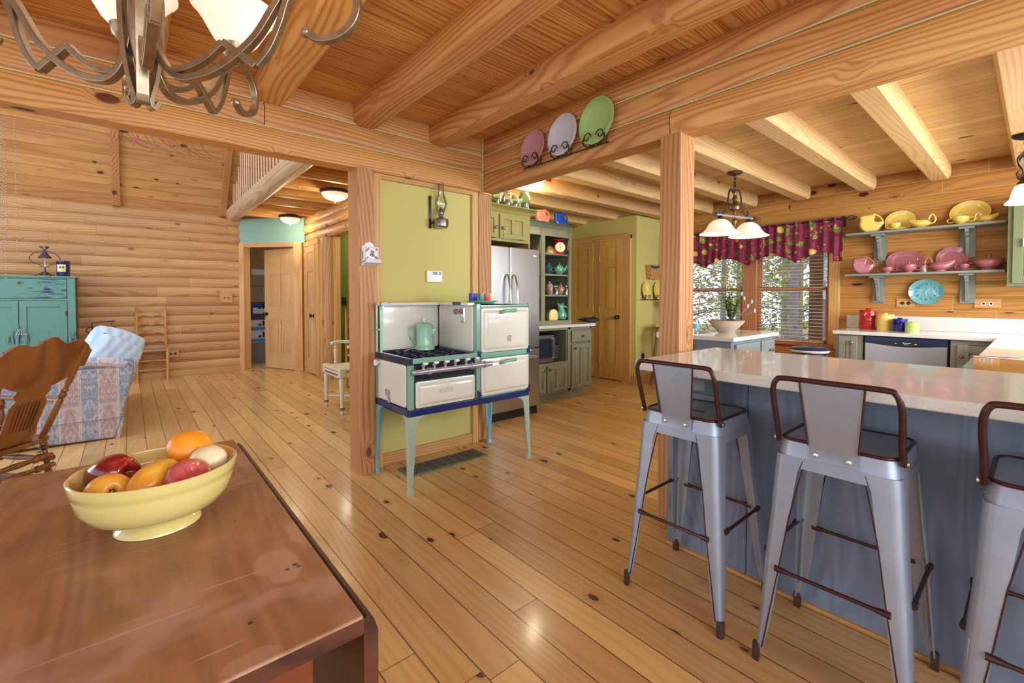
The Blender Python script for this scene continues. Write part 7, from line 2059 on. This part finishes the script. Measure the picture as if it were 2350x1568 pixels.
m.build('curved_stretcher', M['antique'], pa)
for z in (.60, .76, .92):
    MB().ribbon(bez([(-.23, .235+.1*(z-.4), z), (0, .255+.1*(z-.4), z+.012), (.23, .235+.1*(z-.4), z)], 4), (0, 0, 1), .07, .014).build('back_slat', M['antique'], pa, bv=.003)
rg_ = thing('oval_rug', 'small blue grey braided rug partly seen behind the painted armchair', 'rug', (2.45, 5.35, 0))
MB().lathe([(.001, .0), (.40, 0), (.41, .006), (.40, .011), (.001, .010)], seg=40, sx=1., sy=1.4).build('braids', plain('braided_blue', sr(130,134,160), .9, noise=.5, nscale=30), rg_)

# hall ceiling lights
dome((1.86, 5.40, 2.47), 'lit alabaster dome light nearer the post on the hall ceiling', .16, True, power=8)
dome((1.90, 7.52, 2.47), 'lit alabaster dome light farther down the hall near the door', .15, True, power=8)
bulb('green_room_fill', (2.60, 7.2, 2.2), 10, .1, (1, .93, .8)); bulb('green_room_fill', (2.62, 5.7, 2.2), 8, .1, (1, .93, .8))  # added fill lights without fixtures, brighten the closed green room
# plates on the log wall
q = fY(519, 684, LY)
o = thing('switch_plate', 'pale wood switch plate on the far log wall near the hall door', 'switch', (q.x, LY-.004, q.z))
B(-.085, -.016, -.075, .085, 0, .075).build('wood_plate', M['trim_x'], o, bv=.003)
for s_ in (-1, 1): B(s_*.03-.006, -.026, -.012, s_*.03+.006, -.015, .012).build('toggle', M['black'], o, bv=.002)
q = fY(397, 812, LY)
o = thing('outlet_cover', 'pale wood outlet plate low on the far log wall beside the ladder chair', 'outlet', (q.x, LY-.004, q.z))
B(-.075, -.016, -.055, .075, 0, .055).build('wood_plate', M['trim_x'], o, bv=.003)
for s_ in (-1, 1): MB().lathe([(.001, -.0185), (.018, -.018), (.018, -.014)], (s_*.028, 0, 0), 16, axis=1).build('receptacle', M['black'], o)
q = fX(788, 692, 2.95)
o = thing('switch_plate', 'dark bronze switch plate on the green hall wall', 'switch', (2.95, min(q.y, 8.16), q.z))
B(-.008, -.12, -.075, 0, .12, .075).build('plate', M['darkbronze'], o, bv=.004)
for k_ in (-1, 0, 1): B(-.016, k_*.06-.006, -.012, -.007, k_*.06+.006, .012).build('toggle', M['black'], o)
# wrought iron candle stand behind the sofa
ws = thing('iron_plant_stand', 'thin black wrought iron stand behind the sofa at the log wall', 'stand', (-.30, 8.36, 0))
m = MB()
for s_ in (-1, 1):
    m.tube([(s_*.10, 0, 0), (s_*.10, 0, .62), (s_*.13, 0, .72)], .007, 6)
    m.tube(bez([(s_*.13, 0, .72), (s_*.16, 0, .76), (s_*.11, 0, .80), (s_*.07, 0, .74), (s_*.09, 0, .68)], 4), .006, 6)
m.tube([(-.10, 0, .62), (.10, 0, .62)], .007, 6); m.tube([(-.10, 0, .60), (-.10, 0, .86), (.10, 0, .875), (.10, 0, .82)], .006, 6); m.box(.06, -.03, .865, .14, .03, .88)
m.box(-.1, -.1, .0, .1, .1, .01)
m.build('frame', M['blackmetal'], ws)

# cartons in the room beyond the diagonal door
struct(B(.8, 10.25, 0, 3.2, 10.4, 2.6).build('wall_store', M['logwall']))
struct(B(.7, 8.75, 0, .8, 10.4, 2.6).build('wall_store', M['logwall']))
struct(B(.8, 8.75, 2.6, 3.2, 10.4, 2.65).build('ceiling_store', M['ceil_y']))
M['card'] = plain('brown_cardboard', sr(150,128,104), .8, noise=.06, nscale=10)
M['greybox'] = plain('grey_cardboard', sr(128,120,116), .8)
M['boxblue'] = plain('blue_print_box', sr(40,56,150), .5); M['boxwhite'] = plain('white_print_box', sr(206,206,216), .5)
M['boxpurple'] = plain('purple_print_box', sr(70,50,96), .5); M['boxsky'] = plain('sky_print_box', sr(74,136,196), .5)
bxs = [(0, .38, 'greybox', 'grey carton at the floor of the stack seen through the hall door', 'none'),
       (.38, .60, 'boxwhite', 'white carton with sky blue band in the stack through the door', 'boxsky'),
       (.60, .80, 'boxwhite', 'white carton with blue edge under the purple one', 'boxsky'),
       (.80, .90, 'boxpurple', 'flat purple carton midway in the stack through the door', 'none'),
       (.90, 1.12, 'boxblue', 'cobalt blue and white carton above the purple one', 'boxwhite'),
       (1.12, 1.42, 'card', 'brown cardboard carton with faint print in the stack', 'none'),
       (1.42, 1.78, 'card', 'top cardboard carton with a white address label', 'lab')]
for z0, z1, m_, lab, band in bxs:
    o = thing('carton', lab, 'box', (1.80, 9.45, z0))
    h_ = z1-z0-.004
    bo = B(-.30, -.2, 0, .30, .2, h_).build('carton_body', M[m_], o, bv=.004)
    if band == 'boxsky': B(-.302, -.202, h_*.05, .302, -.199, h_*.35).build('print_band', M['boxsky'], o)
    if band == 'boxwhite': B(-.1, -.203, h_*.05, .3, -.199, h_*.55).build('print_band', M['boxwhite'], o)
    if band == 'lab': B(-.12, -.203, h_*.55, .10, -.199, h_*.85).build('address_label', M['boxwhite'], o)
    if band in ('boxsky', 'boxwhite'):
        text('AAA', .07, M['black'], o, (-.0, -.2045, h_*.7), FY, 'print', .0004) if False else None
        B(-.02, -.2045, h_*.45, .03, -.2, h_*.62).box(.05, -.2045, h_*.45, .08, -.2, h_*.9).build('print_marks', M['black'], o)
# beaded strands hanging behind the header at the left edge
bd = thing('bead_strands', 'pale beaded strands hanging at the left edge of the hall opening', 'bead strands', (-.45, 3.32, 2.0))
rnd = random.Random(5)
m, m2 = MB(), MB()
for i in range(9):
    p = fY(-14 + i*4.6 + (18 if i == 8 else 0), 600, 3.32); x = p.x + .45; z1 = fY(0, 500 + rnd.random()*150, 3.32).z - 2.0
    m2.tube([(x, 0, .10), (x, 0, z1)], .0006, 4)
    z = .08
    while z > z1:
        m.ball((x+rnd.uniform(-.001, .001), 0, z), .0028, 6); z -= .010+rnd.random()*.014
m2.build('threads', M['pewter'], bd); b_ = m.build('beads', plain('amber_beads', sr(206,186,156), .3), bd); b_['kind'] = 'stuff'
MB().tube([(-.10, 0, .10), (.06, 0, .10)], .004, 6).build('hanger', M['brass'], bd)
# twig and berry garland on the back of the header
gl = thing('berry_garland', 'bare twig garland with pink berries peeking under the hall header', 'garland', (.12, 3.125, 2.062))
m, m2 = MB(), MB()
for i in range(14):
    x = -.16 + i*.027 + rnd.uniform(-.01, .01)
    m.tube(bez([(x, 0, .02), (x+.03, .02, -.012-rnd.random()*.02), (x+.08+rnd.random()*.05, .03, -.02-rnd.random()*.045)], 5), .0011, 5)
for x0_, n_, dx in ((-.075, 9, -.0016), (.03, 7, .002), (.05, 6, .003), (.09, 3, 0)):
    for k in range(n_): m2.ball((x0_+dx*k*1.5, .012, .004-.0065*k*(.6 if n_ < 8 else 1)), .0042, 8)
m.build('twigs', plain('dry_twigs', sr(120,84,66), .7), gl); m2.build('berries', plain('pink_berries', sr(206,84,120), .4), gl)
# ================================================================== OUTSIDE THE KITCHEN WINDOW
rnd = random.Random(21)
M['bark'] = plain('grey_bark', sr(150,142,140), .9, noise=.35, nscale=9, bump=.6)
M['deck'] = wood('deck_post_wood', sr(132,90,66), sr(98,64,46), axis=2, tone=.02, knots=0)
o = tag(B(7.35, fX(1872, 700, 7.35).y-.085, -1.2, 7.52, fX(1872, 700, 7.35).y+.085, 3.0).build('porch_post', M['deck'], bv=.01), 'square brown porch post standing outside the kitchen window', 'post')
def leafmat(name, cols):
    t = NT(name); tc = t.n('ShaderNodeTexCoord').outputs['Object']; v = t.wn(t.vmath('SNAP', tc, (.35, .35, .35))).outputs[0]
    f2 = t.noise(tc, 9, 1).outputs[0]; f = t.math('ADD', t.math('MULTIPLY', v, .55), t.math('MULTIPLY', f2, .45))
    c = t.ramp(f, [(i/(len(cols)-1)*.6+.2, c_) for i, c_ in enumerate(cols)])
    t.set(Base_Color=c, Roughness=.8, Specular_IOR_Level=.1); t.b.inputs['Subsurface Weight'].default_value = 0
    tr = t.n('ShaderNodeBsdfTranslucent'); t.l(c, tr.inputs[0]); mx = t.n('ShaderNodeMixShader'); mx.inputs[0].default_value = .5
    t.l(t.b.outputs[0], mx.inputs[1]); t.l(tr.outputs[0], mx.inputs[2]); t.l(mx.outputs[0], t.t.nodes['Material Output'].inputs['Surface']); return t.m
LM = [leafmat('autumn_leaves_rust', [sr(150,104,90), sr(196,150,116), sr(206,186,120)]), leafmat('autumn_leaves_yellow', [sr(150,160,80), sr(214,206,110), sr(226,210,140)]), leafmat('leaves_green', [sr(96,128,70), sr(150,170,90), sr(196,196,120)])]
spots = [(9.6, 3.05, .13, 0, 'slender grey tree nearest the right side of the kitchen window'), (10.4, 4.0, .11, 2, 'green leaved tree in the middle distance of the window'), (11.5, 3.55, .14, 1, 'thick grey trunk with yellow leaves beyond the right sash'),
         (12.3, 5.2, .12, 0, 'rust leaved tree behind the window mullion'), (13.2, 4.3, .16, 2, 'straight grey trunk with green crown beyond the sash'), (10.9, 5.9, .10, 1, 'yellow leaved young tree beyond the left sash'),
         (14.5, 6.6, .15, 0, 'distant rusty tree beyond the left sash'), (15.8, 5.2, .18, 1, 'distant yellow tree in the centre of the view'), (12.8, 6.9, .11, 2, 'leafy green tree at the far left of the window view')]
for x, y, r, k, lab in spots:
    o = thing('woodland_tree', lab, 'tree', (x, y, -1.2), 0, 'autumn trees beyond the kitchen window')
    h = 6.5; bend = rnd.uniform(-.25, .25)
    m = MB().tube([(bend*(i/8)**2, bend*.6*(i/8), h*i/8) for i in range(9)], [r*.72*(1-.6*i/8) for i in range(9)], 12)
    m.build('trunk', M['bark'], o)
    m = MB(); lf = MB()
    for b_ in range(16):
        z = 1.1 + rnd.random()*4.2; a = rnd.random()*2*PI; L = 1.0 + rnd.random()*1.1
        pts = [Vector((bend*(z/h)**2 + math.cos(a)*L*t_, math.sin(a)*L*t_, z + L*t_*(.25+.3*t_)*rnd.uniform(.2, 1.2))) for t_ in (0, .35, .7, 1)]
        m.tube(pts, [.018, .013, .008, .003], 5)
        for _ in range(62):
            c = pts[1].lerp(pts[3], rnd.random()) + Vector((rnd.gauss(0, .24), rnd.gauss(0, .24), rnd.gauss(0, .20)))
            s_ = .035 + rnd.random()*.035
            u = Vector((rnd.gauss(0, 1), rnd.gauss(0, 1), rnd.gauss(0, 1))).normalized(); v = u.orthogonal().normalized()
            lf.add([c-u*s_, c+v*s_*.6, c+u*s_, c-v*s_*.6], [(0, 1, 2, 3)])
    m.build('branches', M['bark'], o)
    l_ = lf.build('leaves', LM[k], o, fix=False); l_['kind'] = 'stuff'
